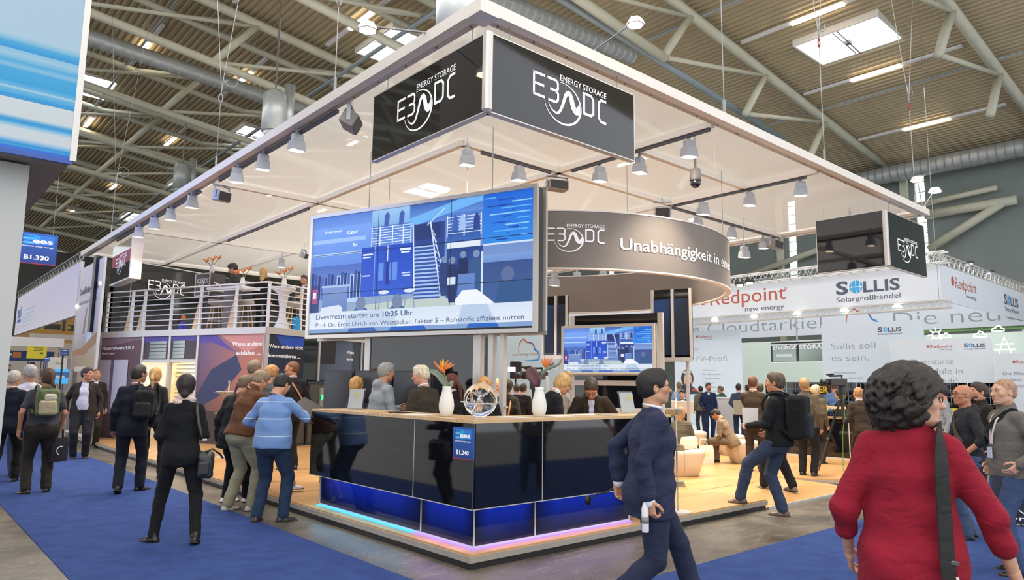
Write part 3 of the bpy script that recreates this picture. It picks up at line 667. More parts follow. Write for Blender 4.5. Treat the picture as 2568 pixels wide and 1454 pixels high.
# upper body: one panel per joint
ztop = 1.255
for a, b in (((.05, 1.0), (.05, 3.27)), ((.05, .056), (.05, .99))): MB().bb((.05, a[1], .5), (.075, b[1], ztop)).build('front_panel', M_gloss, ct, world=True)
for a, b in ((.076, .905), (.915, 3.0)): MB().bb((a, .05, .5), (b, .075, ztop)).build('front_panel', M_gloss, ct, world=True)
for p in ((.05, .995), (.91, .05)): MB().bb((p[0]-.003, p[1]-.003, .5), (p[0]+.004, p[1]+.004, ztop)).build('joint_profile', M_alu, ct, world=True)
MB().bb((.046, .046, .495), (.056, .056, ztop)).build('corner_profile', M_dgrey, ct, world=True)
for a, b in (((.044, .05, .495), (.06, 3.27, .503)), ((.05, .044, .495), (3.0, .06, .503))): MB().bb(a, b).build('lower_rail', M_alu, ct, world=True)
MB().prism([(p[0], p[1]) for p in Lpoly(.08, 2.98, 3.26, .55)], .5, 1.1).build('carcass', M_black, ct, world=True)
MB().prism([(p[0], p[1]) for p in Lpoly(.045, 3.0, 3.28, .62)], ztop, ztop+.03).build('counter_top', M_oak, ct, world=True)
MB().bb((.6, 3.24, .5), (.62, 3.26, 1.25)).build('side_panel', M_black, ct, world=True)

# booth number plates
M_print = vmat('print', rough=.45); M_blue = mat('sign blue', '1f4fa3', .45)
def ees(fr, w_, h_, num, parent):
    polys = [(R4(0, 0, w_, h_), ['1c3f86', '1c3f86', '2460b4', '2460b4']), (R4(0, 0, w_, h_*.03), 'b02a30'), (R4(w_*.16, h_*.63, w_*.56, h_*.93), '2aa4e0'), (R4(w_*.56, h_*.63, w_*.92, h_*.93), '2f7fd0')]
    for k in range(4): polys.append((R4(w_*.14, h_*(.66+.07*k), w_*.4, h_*(.685+.07*k)), '1f4fa3' if k % 2 else '8fd0f0'))
    flat('plate_print', fr, polys, M_print, parent)
    text('ees', fr, w_*.38, h_*.68, h_*.165, M_text, parent, W=w_*.5, bold=.03, off=.008)
    text('electrical energy storage', fr, w_*.14, h_*.55, h_*.05, M_text, parent, W=w_*.76, bold=.01, off=.008)
    text(num, fr, w_*.2, h_*.15, h_*.14, M_text, parent, W=w_*.62, bold=.03, off=.008)
a = PX(1137, 1113, .04); b = PX(1188, 1112, .04)
t = thing('number_plate', 'blue booth number plate B1.240 on the counter front', 'sign', (.046, b[1], .94))
MB().bb((.036, b[1], .93), (.048, a[1], 1.215)).build('board', M_blue, t, world=True); ees(frame((.036, a[1], .93), (0, -1, 0)), a[1]-b[1], .285, 'B1.240', t)

# ------------------------------------------------------------------ video walls
def screen_picture():
    """blue tinted livestream picture; written in the pixel grid of a flat 1000 x 560 frame"""
    P = []
    def q(x0, y0, x1, y1, c, c2=None): P.append((R4(x0/1000, 1-y1/560, x1/1000, 1-y0/560), c if c2 is None else [c2, c2, c, c]))
    def pg(pts, c): P.append(([(x/1000, 1-y/560) for x, y in pts][::-1], c))
    q(0, 0, 1000, 560, '3a6fd0', '9fb4c8'); q(0, 0, 300, 60, '5a84dc', '6f9ae8'); q(0, 55, 300, 280, '7aa6f4', '5a86e0'); q(0, 110, 270, 130, '9cc4ff'); q(0, 180, 270, 190, 'b4d4ff')
    q(0, 240, 260, 400, '4468c0', '7b9ad8'); q(300, 0, 480, 110, '9cc8f2', '6fa4e0'); q(480, 0, 800, 60, '3e68b8', '5f8fdc'); pg([(480, 100), (800, 20), (800, 0), (700, 0), (480, 60)], '6fb4f4')
    q(120, 290, 260, 420, 'b6d2f4'); 
    for k, x in enumerate(range(0, 250, 17)): q(x, 270+(k*37 % 30), x+13, 400, ['1b3f96', '27509c', '0f2c78', '3c62b4'][k % 4])
    q(60, 340, 190, 460, '7d95cf', '5f80bf'); q(55, 335, 200, 345, 'a9c2ea')
    pg([(230, 460), (1000, 400), (1000, 560), (0, 560), (0, 470)], 'a9bcc4'); pg([(250, 440), (800, 400), (820, 470), (300, 560)], 'bccbc8')
    q(255, 170, 500, 400, '1c49c4', '2a5ccf'); q(318, 165, 322, 390, '7aa4f0'); q(380, 170, 384, 300, 'dbe8ff')
    for x in (340, 375, 405): q(x, 250, x+24, 330, '5f8fe6'); 
    q(375, 245, 392, 350, '16348e'); q(440, 190, 490, 200, 'e6f0ff'); q(445, 205, 485, 212, 'e6f0ff'); q(262, 200, 310, 208, 'dbe8ff'); q(262, 214, 300, 220, 'dbe8ff'); q(450, 300, 490, 306, 'c6daff'); q(455, 312, 490, 318, 'c6daff'); q(262, 300, 300, 306, 'c6daff')
    q(300, 75, 490, 165, '4a7cd4', '5d8ede')
    for k in range(7): q(300, 82+k*12, 490, 85+k*12, 'e2eeff')
    for x in (300, 340, 400, 450, 486): q(x, 78, x+4, 168, 'eef5ff')
    for x in (360, 430): pg([(x, 80), (x+22, 80), (x+26, 30), (x+14, 12), (x+2, 30)], '3b5fae')
    q(500, 90, 640, 400, '22408c', '2a4c9c'); q(500, 90, 620, 160, '1d3474')
    for k in range(14):
        y = 190+k*17; q(506, y, 590+k*2.5, y+7, 'a8c4f4'); q(506, y+7, 590+k*2.5, y+15, '2f55a8')
    P += [([(x/1000, 1-y/560) for x, y in s], 'd6e6ff') for s in stroke([(498, 90), (510, 390)], 6)+stroke([(575, 80), (625, 395)], 6)+stroke([(590, 140), (655, 380)], 4)+stroke([(560, 100), (640, 30)], 4)]
    for k in range(8): P += [([(x/1000, 1-y/560) for x, y in s], 'bcd4fa') for s in stroke([(577+k*5, 110+k*32), (600+k*6, 150+k*30)], 3)]
    q(650, 130, 790, 200, '27509c', '3b6cc0'); q(650, 190, 790, 220, 'dfe8f4'); q(650, 215, 800, 430, '1f3f88', '3a62b0'); 
    for k in range(6): q(650, 78+k*14, 795, 81+k*14, 'e2eeff')
    for x in (648, 720, 790): q(x, 72, x+4, 165, 'eef5ff')
    for x, c in ((670, '3b62b8'), (700, '9fc2ee'), (760, '24448c')): pg([(x, 140), (x+28, 140), (x+26, 90), (x+14, 66), (x+2, 90)], c)
    q(800, 0, 1000, 215, '1c66d8', '2a8ae8')
    for k in range(16): q(808+(k*53 % 150), 15+k*12, 850+(k*71 % 145), 20+k*12, ['5fb4f4', '1548b4', '8fd0ff', '0f3a9c'][k % 4])
    q(800, 210, 1000, 218, 'd0e0f4'); q(800, 260, 1000, 290, '7ba0dc', '6b8fd0'); q(800, 290, 1000, 460, '33508c', '3d5f9c')
    for (x, y, s, c) in ((640, 250, 1.3, '25407c'), (675, 255, 1.5, '1a2f66'), (720, 235, 1.4, '16295c'), (775, 235, 1.6, '30588c')):
        pg([(x-14*s, y+20*s), (x+14*s, y+20*s), (x+17*s, y+75*s), (x+10*s, y+130*s), (x-8*s, y+130*s), (x-17*s, y+75*s)], c); pg([(x+9*s*math.cos(a), y+8*s+11*s*math.sin(a)) for a in np.linspace(0, 2*PI, 10, False)], '7b8fb4')
    q(700, 330, 770, 455, '6487c8', '4f78c0'); q(655, 340, 690, 375, 'd6e4f8'); q(795, 240, 803, 470, 'cfe0fa')
    for x in (370, 490): pg([(x+26*math.cos(a), 385+9*math.sin(a)) for a in np.linspace(0, 2*PI, 12, False)], 'dbe6f2'); P += [([(u/1000, 1-v/560) for u, v in s], '8096b4') for s in stroke([(x-15, 390), (x-26, 490)], 4)+stroke([(x+15, 390), (x+26, 485)], 4)]
    pg([(40, 500), (60, 440), (150, 430), (170, 445), (160, 500), (140, 540), (60, 540)], 'd8e2f2'); pg([(690, 440), (720, 400), (780, 400), (850, 460), (700, 500)], 'eef3fb')
    pg([(850, 470), (870, 380), (920, 360), (1000, 380), (1000, 480)], '2c558c'); pg([(900+26*math.cos(a), 345+32*math.sin(a)) for a in np.linspace(0, 2*PI, 12, False)], '5a6f9c')
    for x in (255, 430): pg([(x-60, 560), (x-50, 480), (x-18, 450), (x+30, 450), (x+60, 480), (x+75, 560)], '355f9c'); pg([(x+5+24*math.cos(a), 430+34*math.sin(a)) for a in np.linspace(0, 2*PI, 14, False)], '7384a8')
    q(0, 330, 45, 470, '2c3f80'); q(8, 350, 36, 420, 'b04a8a'); q(12, 365, 28, 395, 'e8eef8')
    q(0, 462, 1000, 542, 'd3e2f2', 'dfe9f5'); pg([(180, 542), (190, 480), (330, 462), (420, 475), (440, 542)], 'c2d3ea'); pg([(700, 542), (720, 462), (820, 462), (860, 542)], 'b9cce6'); pg([(20, 542), (60, 475), (150, 480), (170, 542)], 'e6eef8')
    q(0, 542, 1000, 560, '7f9fd0'); pg([(200, 560), (210, 542), (330, 542), (345, 560)], '2f5fae'); pg([(400, 560), (410, 542), (560, 542), (570, 560)], '1a5fc4'); pg([(740, 560), (750, 542), (860, 542), (870, 560)], '1f62c0')
    return P
PIC = screen_picture()
M_scr = vmat('screen picture', emit=1.0); M_scrt = mat('caption lettering', '3c4f80', .6); M_scrw = mat('screen white', 'e8f2ff', .5, emit=.8)
def video_wall(a, ux, W, z0, z1, lab, big, dep):
    ux = _n(ux); nn = np.cross(ux, [0, 0, 1]); a = np.array([a[0], a[1], 0.]); t = thing('video_wall' if big else 'display_screen', lab, 'screen', (a[0], a[1], z0), 0)
    fr = frame((a[0], a[1], z0), ux); fw = .055 if big else .05
    def bar(x0, y0, x1, y1, t0, t1, nm, m): MB().plate(fr, R4(x0, y0, x1, y1), t0, t1).build(nm, m, t, world=True)
    H_ = z1-z0
    bar(fw*.4, fw*.4, W-fw*.4, H_-fw*.4, -dep*.8, -.035, 'cabinet', M_dgrey)
    bar(0, 0, W, fw, -.05, .012, 'frame', M_alu); bar(0, H_-fw, W, H_, -.05, .012, 'frame', M_alu); bar(0, fw, fw, H_-fw, -.05, .012, 'frame', M_alu); bar(W-fw, fw, W, H_-fw, -.05, .012, 'frame', M_alu)
    for d0 in (-dep-.05, ):
        bar(W-fw, -.02, W, H_+.02, d0, d0+.05, 'rear_frame', M_alu); bar(0, -.02, W, fw-.02, d0, d0+.05, 'rear_frame', M_alu); bar(0, H_-fw+.02, W, H_+.02, d0, d0+.05, 'rear_frame', M_alu)
    sw, sh = W-2*fw, H_-2*fw-(.03 if big else 0); by = fw+(.03 if big else 0)
    bar(fw, fw, W-fw, H_-fw, -.04, -.03, 'bezel', M_black)
    fp = frame((a[0], a[1], z0), ux); fp = (fp[0]+fp[1]*fw+fp[2]*by-fp[3]*.028, *fp[1:])
    flat('picture', fp, [([(x*sw, y*sh) for x, y in pts], c) for pts, c in PIC], M_scr, t, off=.0, step=.00005)
    if big:
        for k in (1, 2):
            MB().plate(fp, R4(sw*k/3-.004, 0, sw*k/3+.004, sh), .006, .008).build('panel_joint', M_black, t, world=True); MB().plate(fp, R4(0, sh*k/3-.004, sw, sh*k/3+.004), .006, .008).build('panel_joint', M_black, t, world=True)
    text('Livestream startet um 10:35 Uhr', fp, sw*.035, sh*.115, sh*.045, M_scrt, t, W=sw*.475, bold=.006, off=.012)
    text('Prof. Dr. Ernst Ulrich von Weizsäcker: Faktor 5 – Rohstoffe effizient nutzen', fp, sw*.035, sh*.05, sh*.036, M_scrt, t, W=sw*.93, off=.012)
    if big: text('Energy Storage', fp, sw*.06, sh*.86, sh*.018, M_scrw, t, W=sw*.09, off=.012); text('Cloud', fp, sw*.18, sh*.83, sh*.03, M_scrw, t, W=sw*.05, bold=.01, off=.012); text('Sol', fp, sw*.21, sh*.72, sh*.03, M_scrw, t, off=.012)
    return t, fr, nn
TVa = (.95, 5.49); TVu = _n((1.34, -3.89, 0))
tv, tvf, tvn = video_wall(TVa, TVu, 4.11, 2.29, 4.27, 'giant video wall showing a blue livestream picture with German caption', True, .26)
for f in (.25, .8): MB().tube([np.array([TVa[0], TVa[1], 0])+TVu*4.11*f-tvn*.2+[0, 0, 4.27], np.array([TVa[0], TVa[1], 0])+TVu*4.11*f-tvn*.2+[0, 0, HC+.05]], .008, 5).build('hanging_wire', M_wire, tv, world=True)
# pylon below the video wall: dark display wall between aluminium posts
pyl = thing('pylon_wall', 'dark wall between aluminium posts carrying the video wall', 'wall', (1.7, 3.3, .13))
pf_ = frame((TVa[0], TVa[1], 0)-tvn*.12, TVu)
MB().plate(pf_, R4(1.24, .13, 3.08, 2.28), -.02, 0).build('wall_panel', M_gloss, pyl, world=True)
for x0, x1 in ((1.14, 1.24), (3.08, 3.2), (3.32, 3.4), (3.5, 3.56)): MB().plate(pf_, R4(x0, .13, x1, 2.28), -.08, .02).build('post', M_alu, pyl, world=True)
MB().plate(pf_, R4(3.2, .9, 3.32, 1.0), -.06, .0).build('cross_rail', M_alu, pyl, world=True)
MB().plate(pf_, R4(3.2, 1.3, 3.6, 1.33), -.06, .0).build('cross_rail', M_alu, pyl, world=True)
# battery cabinets standing below the screen
cabs = [(1.0, 1.44, 1.86, .35, 'grey'), (1.46, 1.95, 1.87, .35, 'door'), (1.99, 2.75, 1.86, .3, 'logo')]
M_cab = mat('anthracite cabinet', '34353b', .3, .2)
for i, (x0, x1, h_, d_, kd) in enumerate(((.62, 1.2, 1.42, .3, 'a'), (1.22, 1.92, 1.44, .3, 'b'), (1.94, 2.62, 1.42, .3, 'c'))):
    o0 = pf_[0]+TVu*x0+tvn*.08; t = thing('battery_cabinet', 'tall anthracite battery cabinet under the video wall, '+['leftmost', 'the middle one with faint emblem', 'rightmost, behind the white-haired man'][i], 'cabinet', o0+[0, 0, .13])
    MB().plate(pf_, R4(x0, .15, x1, .13+1.66), .03, .3).build('body', M_cab, t, world=True); MB().plate(pf_, R4(x0+.02, .2, x1-.02, 1.76), .3, .32).build('door', mat('cabinet door', '3d3f45', .25, .2), t, world=True)
    MB().plate(pf_, R4(x0, .13, x1, .16), .05, .28).build('foot_rail', M_black, t, world=True)
    if i == 1: logo((pf_[0]+TVu*x0+tvn*.33+np.array([0, 0, 1.05]), pf_[1], pf_[2], pf_[3]), .15, .1, .42, mat('faint print', '8b8d96', .5), t)
# second, smaller screen further back
s2 = at_depth(1405, 14.0); 
u2 = TVu
d = ray(1408, 938); A2 = CAM+d*(14.0)/FX
def on_plane(px, py, q, nn): d = ray(px, py); return CAM+d*np.dot(np.array(q)-CAM, nn)/np.dot(d, nn)
B2 = on_plane(1643, 934, A2, np.cross(u2, [0, 0, 1])); H2 = on_plane(1406, 818, A2, np.cross(u2, [0, 0, 1]))
v2, f2, n2 = video_wall(A2, u2, float(np.dot(B2-A2, u2)), A2[2], H2[2], 'smaller screen behind the counter showing the same livestream', False, .12)
# its stand wall
W2 = float(np.dot(B2-A2, u2)); sf = frame((A2[0], A2[1], 0)-n2*.2, u2)
st = thing('display_wall', 'dark display wall with grey rails behind the smaller screen', 'wall', sf[0]+[0, 0, .13])
MB().plate(sf, R4(.15, .13, W2*1.0, 3.0), -.04, 0).build('wall_panel', M_gloss, st, world=True)
for x in (.1, W2-.0): MB().plate(sf, R4(x, .13, x+.1, 3.0), -.06, .02).build('post', M_alu, st, world=True)
for z in (1.62, 1.1): MB().plate(sf, R4(.2, z, W2, z+.1), 0, .02).build('rail', M_alu, st, world=True)
# tall framed dark window panels behind
wf_ = frame(sf[0]-n2*1.2, u2)
for i, (pa, pb, lab) in enumerate((((1360, 897), (1425, 895), 'left of the smaller screen'), ((1636, 903), (1738, 898), 'right of the smaller screen'))):
    a = on_plane(*pa, wf_[0], n2); b = on_plane(*pb, wf_[0], n2); x0 = float(np.dot(a-wf_[0], u2)); x1 = float(np.dot(b-wf_[0], u2)); zb = a[2]
    t = thing('framed_screen', 'tall dark glass panel in a metal frame, '+lab, 'screen', a)
    MB().plate(wf_, R4(x0, zb, x1, 3.6), -.05, 0).build('pane', M_gloss, t, world=True)
    flat('picture', (wf_[0], u2, wf_[2], n2), [(R4(x0+.06, zb+.1, x1-.06, 3.4), ['10203c', '0d1a30', '0a1222', '15407c'])], M_print, t, off=.003)
    for xx in (x0, (x0+x1)/2, x1-.05): MB().plate(wf_, R4(xx, zb, xx+.05, 3.6), 0, .05).build('frame', M_alu, t, world=True)
    MB().plate(wf_, R4(x0, zb-.03, x1, zb+.05), -.05, .06).build('sill', M_alu, t, world=True)
    for xx in (x0+.1, x1-.15): MB().plate(wf_, R4(xx, .13, xx+.06, zb), -.04, 0).build('leg', M_alu, t, world=True)
# ------------------------------------------------------------------ two-storey deck at the left
DP = np.array([2.64, 11.18, 0.]); ang = math.radians(113.0)
DU = np.array([math.cos(ang), math.sin(ang), 0]); DW = np.array([math.sin(ang), -math.cos(ang), 0]); DZ = 2.88; DL = 5.9
dn = -DW                                           # front face normal of the long side
dk = thing('exhibition_deck', 'two-storey exhibition box with printed panels and glass door below the balcony', 'building', (DP[0], DP[1], .13))
ff = frame(DP+DU*DL, -DU)                          # reader's frame on the long front: x from its left end
def fx(u): return DL-u                             # distance measured from the near corner
# slab and rim
c4 = [DP-DW*.0, DP+DU*DL, DP+DU*DL+DW*6.5, DP+DW*6.5]
MB().prism([(p[0], p[1]) for p in c4][::-1], DZ-.14, DZ-.0).build('deck_slab', M_white, dk, world=True)
def pl(x0, y0, x1, y1, t0, t1, nm, m): return MB().plate(ff, R4(x0, y0, x1, y1), t0, t1).build(nm, m, dk, world=True)
pl(-.02, DZ-.14, DL+.02, DZ+.02, 0, .05, 'rim_profile', M_alu)
xd = [0, fx(4.2), fx(3.2), fx(2.2), DL]
M_mau = mat('panel core', '3a2f3a', .3)
pl(0, .13, xd[1], DZ-.14, -.06, 0, 'panel', M_mau); pl(xd[3], .13, xd[4], DZ-.14, -.06, 0, 'panel', M_mau)
for a, b in ((xd[1], xd[2]), (xd[2], xd[3])): pl(a, 2.14, b, DZ-.14, -.06, 0, 'panel', M_mau)
for x in xd: pl(x-.035, .13, x+.035, DZ-.14, -.08, .03, 'post', M_alu)
pl(xd[1], 2.08, xd[3], 2.15, -.06, .02, 'transom', M_alu)
V = []
P = [(R4(0, .2, xd[1], 2.74), ['4e3a40', '3a2c34', '6b4f55', '6f5058']), ([(0, 2.74), (0, 2.5), (.7, 2.56), (1.4, 2.66), (xd[1], 2.66), (xd[1], 2.74)][::-1], '8b7078'),
     (R4(xd[1], 2.15, xd[3], 2.74), ['4a3d42', '4a3d42', '3b3540', '3b3540']), ([(xd[1], 2.74), (xd[1], 2.6), (xd[1]+.6, 2.58), (xd[2]+.2, 2.63), (xd[3], 2.6), (xd[3], 2.74)][::-1], '51459a'),
     (R4(xd[3], .2, xd[4], 2.74), ['3a2c2a', '8a5a4c', 'c07a68', '665880']), ([(xd[3], 1.2), (xd[3]+.5, 1.9), (xd[3]+1.3, 2.25), (xd[3]+1.5, 1.9), (xd[3]+.9, 1.3), (xd[3]+.2, 1.0)][::-1], '2c3358'),
     ([(xd[3], 2.74), (xd[3], 2.55), (xd[3]+.5, 2.55), (xd[3]+1.3, 2.3), (xd[3]+.8, 2.6), (xd[3]+.6, 2.74)][::-1], '57449a'), ([(xd[3]+.7, 2.74), (xd[3]+1.6, 2.3), (xd[4], 2.5), (xd[4], 2.74)][::-1], 'd09088'), (R4(xd[3], .2, xd[4], .9), '3b2d2a')]
for x0 in (xd[1]+.25, xd[2]+.12):
    for k in range(5): P.append((R4(x0, 2.18+k*.09, x0+.62-(x0 > xd[2]+.05)*.2, 2.255+k*.09), ['8d9c98', 'a9b6b0', 'c2ccc6', '8d9c98']))
# white appliance picture with emblem
P += [(R4(.05, .75, .5, 2.15), 'c2bccb'), (R4(.5, .75, .62, 2.15), '6e6474'), (R4(.62, .75, 1.18, 2.15), 'cbc6d3')]
flat('printed_film', ff, P, M_print, dk, off=.004)
text('Hauskraftwerk S10 E', ff, .1, 2.42, .085, M_text, dk, W=1.25, bold=.015, off=.012); text('Das Original', ff, .1, 2.3, .05, M_text, dk, W=.5, off=.012)
logo((ff[0]+np.array([0, 0, 0]), *ff[1:]), .7, 1.5, .4, mat('grey print', '6c6878', .5), dk, off=.012)
text('Wenn andere', ff, DL-.1, 2.46, .1, M_text, dk, W=.95, bold=.02, align='r', off=.012); text('schlafen ....', ff, DL-.1, 2.25, .09, M_text, dk, W=.8, bold=.02, align='r', off=.012)
for k in range(6): MB().plate(ff, R4(1.3, 1.55+k*.07, 1.5, 1.58+k*.07), 0, .012).build('small_print', M_gtext, dk, world=True)
# lit room behind the glass door
M_room = mat('lit blinds', 'f3dcae', .6, emit=.55, ecol='ffdc9c')
MB().plate(ff, R4(xd[1], .13, xd[3], 2.1), -.9, -.88).build('room_back', M_room, dk, world=True)
bl = MB()
for k in range(18): bl.plate(ff, R4(xd[2]+.05, .3+k*.1, xd[3]-.05, .34+k*.1), -.2, -.19)
bl.build('blind', mat('blind slat', 'e6cf9f', .5), dk, world=True).__setitem__('kind', 'stuff')
for x in (xd[1], xd[3]): pl(x-.03, .13, x+.03, 2.1, -.9, -.08, 'room_side', M_white)
M_glass = bpy.data.materials.new('clear glass'); M_glass.use_nodes = True
_nt = M_glass.node_tree; _nt.nodes.clear(); _o = _nt.nodes.new('ShaderNodeOutputMaterial'); _t = _nt.nodes.new('ShaderNodeBsdfTransparent'); _g = _nt.nodes.new('ShaderNodeBsdfGlossy'); _g.inputs['Roughness'].default_value = .02
_m = _nt.nodes.new('ShaderNodeMixShader'); _m.inputs[0].default_value = .1; _t.inputs[0].default_value = (.93, .96, .95, 1); _nt.links.new(_t.outputs[0], _m.inputs[1]); _nt.links.new(_g.outputs[0], _m.inputs[2]); _nt.links.new(_m.outputs[0], _o.inputs[0])
pl(xd[1]+.04, .2, xd[2]-.04, 2.06, -.03, -.02, 'door_glass', M_glass); pl(xd[2]+.04, .2, xd[3]-.04, 2.06, -.03, -.02, 'door_glass', M_glass); pl(xd[2]-.05, 1.0, xd[2]-.03, 1.3, 0, .04, 'door_handle', M_alu)
l = bpy.data.lights.new('room_light', 'POINT'); l.energy = 25; l.color = (1, .85, .6); l.shadow_soft_size = .2; lo = bpy.data.objects.new('room_light', l); COL.objects.link(lo); lo.location = DP+DU*3.2+DW*.5+np.array([0, 0, 1.9])
# the short side towards the camera
fs = frame(DP, DW)
SL = 6.4
def ps(x0, y0, x1, y1, t0, t1, nm, m): return MB().plate(fs, R4(x0, y0, x1, y1), t0, t1).build(nm, m, dk, world=True)
ps(-.02, DZ-.14, SL, DZ+.02, 0, .05, 'rim_profile', M_alu); ps(0, .13, SL, DZ-.14, -.06, 0, 'panel', M_gloss)
for x in (0, 1.85, 3.6): ps(x-.03, .13, x+.03, DZ-.14, -.02, .03, 'post', M_alu)
P = [(R4(.04, 1.5, 1.3, 2.74), ['1b2c58', '15181e', '101318', '1a2a4c']), ([(.3, 2.74), (.5, 2.5), (1.25, 2.45), (1.3, 2.74)][::-1], '1f4fbe'), (R4(.04, 1.55, 1.3, 1.9), ['2d4270', '1b2438', '17202f', '2a3c66']), (R4(1.9, 1.6, 3.2, 2.74), ['4d5a70', '5b6a80', '53607a', '1b1d22']), (R4(1.9, 2.1, 2.5, 2.74), '1a1c21'), (R4(1.9, .2, 3.2, 1.6), '3b4048')]
flat('printed_film', fs, P, M_print, dk, off=.004)
text('Wenn andere nicht', fs, .1, 2.42, .09, M_text, dk, W=1.15, bold=.02, off=.012); text('kommunizieren ....', fs, .1, 2.2, .09, M_text, dk, W=1.08, bold=.02, off=.012)
text('Wann', fs, 2.95, 2.4, .09, M_text, dk, bold=.02, off=.012); text('verge', fs, 2.95, 2.22, .09, M_text, dk, bold=.02, off=.012)
# cabinets and small exhibits along that side
for i, (x0, x1, h_, lab) in enumerate(((.05, .95, 1.55, 'left one behind the man with the shoulder strap'), (1.0, 1.7, 1.52, 'second one with lit glass front'), (1.9, 2.6, 1.55, 'third one with small lights'))):
    t = thing('exhibit_cabinet', 'dark equipment cabinet against the deck wall, '+lab, 'cabinet', DP+DW*(x0+.4)+dn*0+np.array([0, 0, .13]))
    MB().plate(fs, R4(x0, .13, x1, .13+h_), .05, .45).build('body', M_cab, t, world=True)
    MB().plate(fs, R4(x0+.04, .2, x1-.04, .05+h_), .45, .465).build('front_glass', mat('smoked front', '4a4740', .15), t, world=True)
    if i:
        for k in range(4): MB().plate(fs, R4(x1-.3, .45+k*.28, x1-.1, .65+k*.28), .465, .5).build('module', mat('grey module', '8f918c', .4), t, world=True)
        MB().plate(fs, R4(x1-.26, 1.2, x1-.14, 1.32), .5, .51).build('indicator', mat('green light', '30c060', .5, emit=2, ecol='40ff80'), t, world=True)
# balcony railing
rl = thing('balcony_railing', 'white balcony railing with seven horizontal bars around the upper deck', 'railing', DP+np.array([0, 0, DZ]))
def post(u, side=0):
    p = DP+(DU*u if side == 0 else DW*u)+np.array([0, 0, 0]); ax = (DU if side == 0 else DW); inn = (DW if side == 0 else DU)
    b = MB(); q = [p-ax*.03-inn*.0, p+ax*.03, p+ax*.03+inn*.05, p-ax*.03+inn*.05]
    b.prism([(a[0], a[1]) for a in q], DZ+.02, DZ+1.1); o = b.build('post', M_white, rl, world=True)
    b = MB(); c0 = p+ax*.03+np.array([0, 0, DZ+.02])
    return o
for u in (.0, 1.04, 2.24, 3.28, 4.3, 4.78, 5.78): post(u)
for u in (1.15, 2.4, 3.8): post(u, 1)
for u in (1.04, 2.24, 4.3, 4.78):                 # flat gusset plates behind the posts
    p = DP+DU*(u+.04); b = MB(); fr_ = (p, DU, np.array([0, 0, 1.]), -DW)
    b.plate(fr_, [(0, DZ+.02), (.22, DZ+.02), (0, DZ+.85)], -.03, -.015); b.build('gusset', mat('oak bracket', 'd8b98e', .5), rl, world=True)
for k in range(8):
    z = DZ+.14+k*.135; r = .013 if k < 7 else .022
    MB().tube([DP+DU*(-.0)+[0, 0, z], DP+DU*5.8+[0, 0, z]], r, 8).build('rail' if k < 7 else 'handrail', M_white, rl, world=True, smooth=True)
    MB().tube([DP+[0, 0, z], DP+DW*3.8+[0, 0, z]], r, 8).build('rail' if k < 7 else 'handrail', M_white, rl, world=True, smooth=True)
# black back wall on the deck with the emblem
q = DP+DU*DL; fb = frame(q, DW); bw = thing('emblem_wall', 'shiny black wall with white emblem at the back of the balcony', 'wall', q+np.array([0, 0, DZ]))
MB().plate(fb, R4(-.35, DZ, 6.6, 4.95), -.1, 0).build('panel', M_gloss, bw, world=True); MB().plate(fb, R4(-.35, 4.95, 6.6, 4.98), -.1, .01).build('top_trim', M_alu, bw, world=True)
MB().plate(fb, R4(.72, DZ, .735, 4.95), 0, .004).build('joint', M_alu, bw, world=True); logo(fb, 1.25, 4.0, 1.25, M_text, bw, off=.02)
MB().plate(fb, R4(.17, 2.9, .42, 4.85), .02, .08).build('side_panel', mat('dark navy panel', '14171f', .3), bw, world=True)
# white printed tower
tw = thing('printed_tower', 'tall white advertising tower with grey lettering and glass lower half at the left stand end', 'tower', (.1, 17.2, .13))
MB().bb((.1, 15.9, .13), (.16, 18.95, 4.85)).build('panel', M_white, tw, world=True)
fr = frame((.1, 18.95, 0), (0, -1, 0))
flat('printed_film', fr, [(R4(0, 3.0, 3.04, 4.83), ['c9c4cd', 'b8b0bd', 'cfc8d8', 'd6d0dc']), (R4(0, 2.3, 3.04, 3.0), ['a59a8c', 'b9a896', 'b8b0bd', 'c9c4cd']), ([(1.1, 2.9), (1.35, 2.9), (1.5, 3.7), (1.3, 3.5)], '9b6a4c'), ([(1.6, 2.4), (2.3, 2.4), (2.4, 4.0), (1.9, 3.6)], 'b9d6ea'),
   ([(0, 2.45), (1.2, 2.5), (3.04, 2.9), (3.04, 2.6), (1.2, 2.2), (0, 2.1)][::-1], 'a57650'), (R4(0, .2, 3.04, 2.3), ['6b5a48', '7c6a55', 'c0a684', 'a38d70']), (R4(.3, 1.0, .9, 1.9), '4f443a'), (R4(1.7, .9, 2.3, 1.5), '6d9a58'), (R4(.5, 1.85, 1.9, 1.98), 'd8cfc0')], M_print, tw)
text('Unabhängigkeit', fr, .25, 4.05, .2, M_gtext, tw, W=2.4, bold=.02, off=.012); text('in einer neuen Dimension', fr, .25, 3.75, .13, M_gtext, tw, W=2.4, off=.012)
for (x, z) in ((.1, 3.75), (2.95, 4.15)): MB().plate(fr, R4(x-.04, z-.04, x+.04, z+.04), .01, .06).build('spot_fixing', mat('small lit lamp', 'ffffff', .5, emit=6, ecol='fff2dc'), tw, world=True)
for x in (0, 3.02): MB().plate(fr, R4(x, .13, x+.03, 4.85), 0, .02).build('edge_profile', M_alu, tw, world=True)
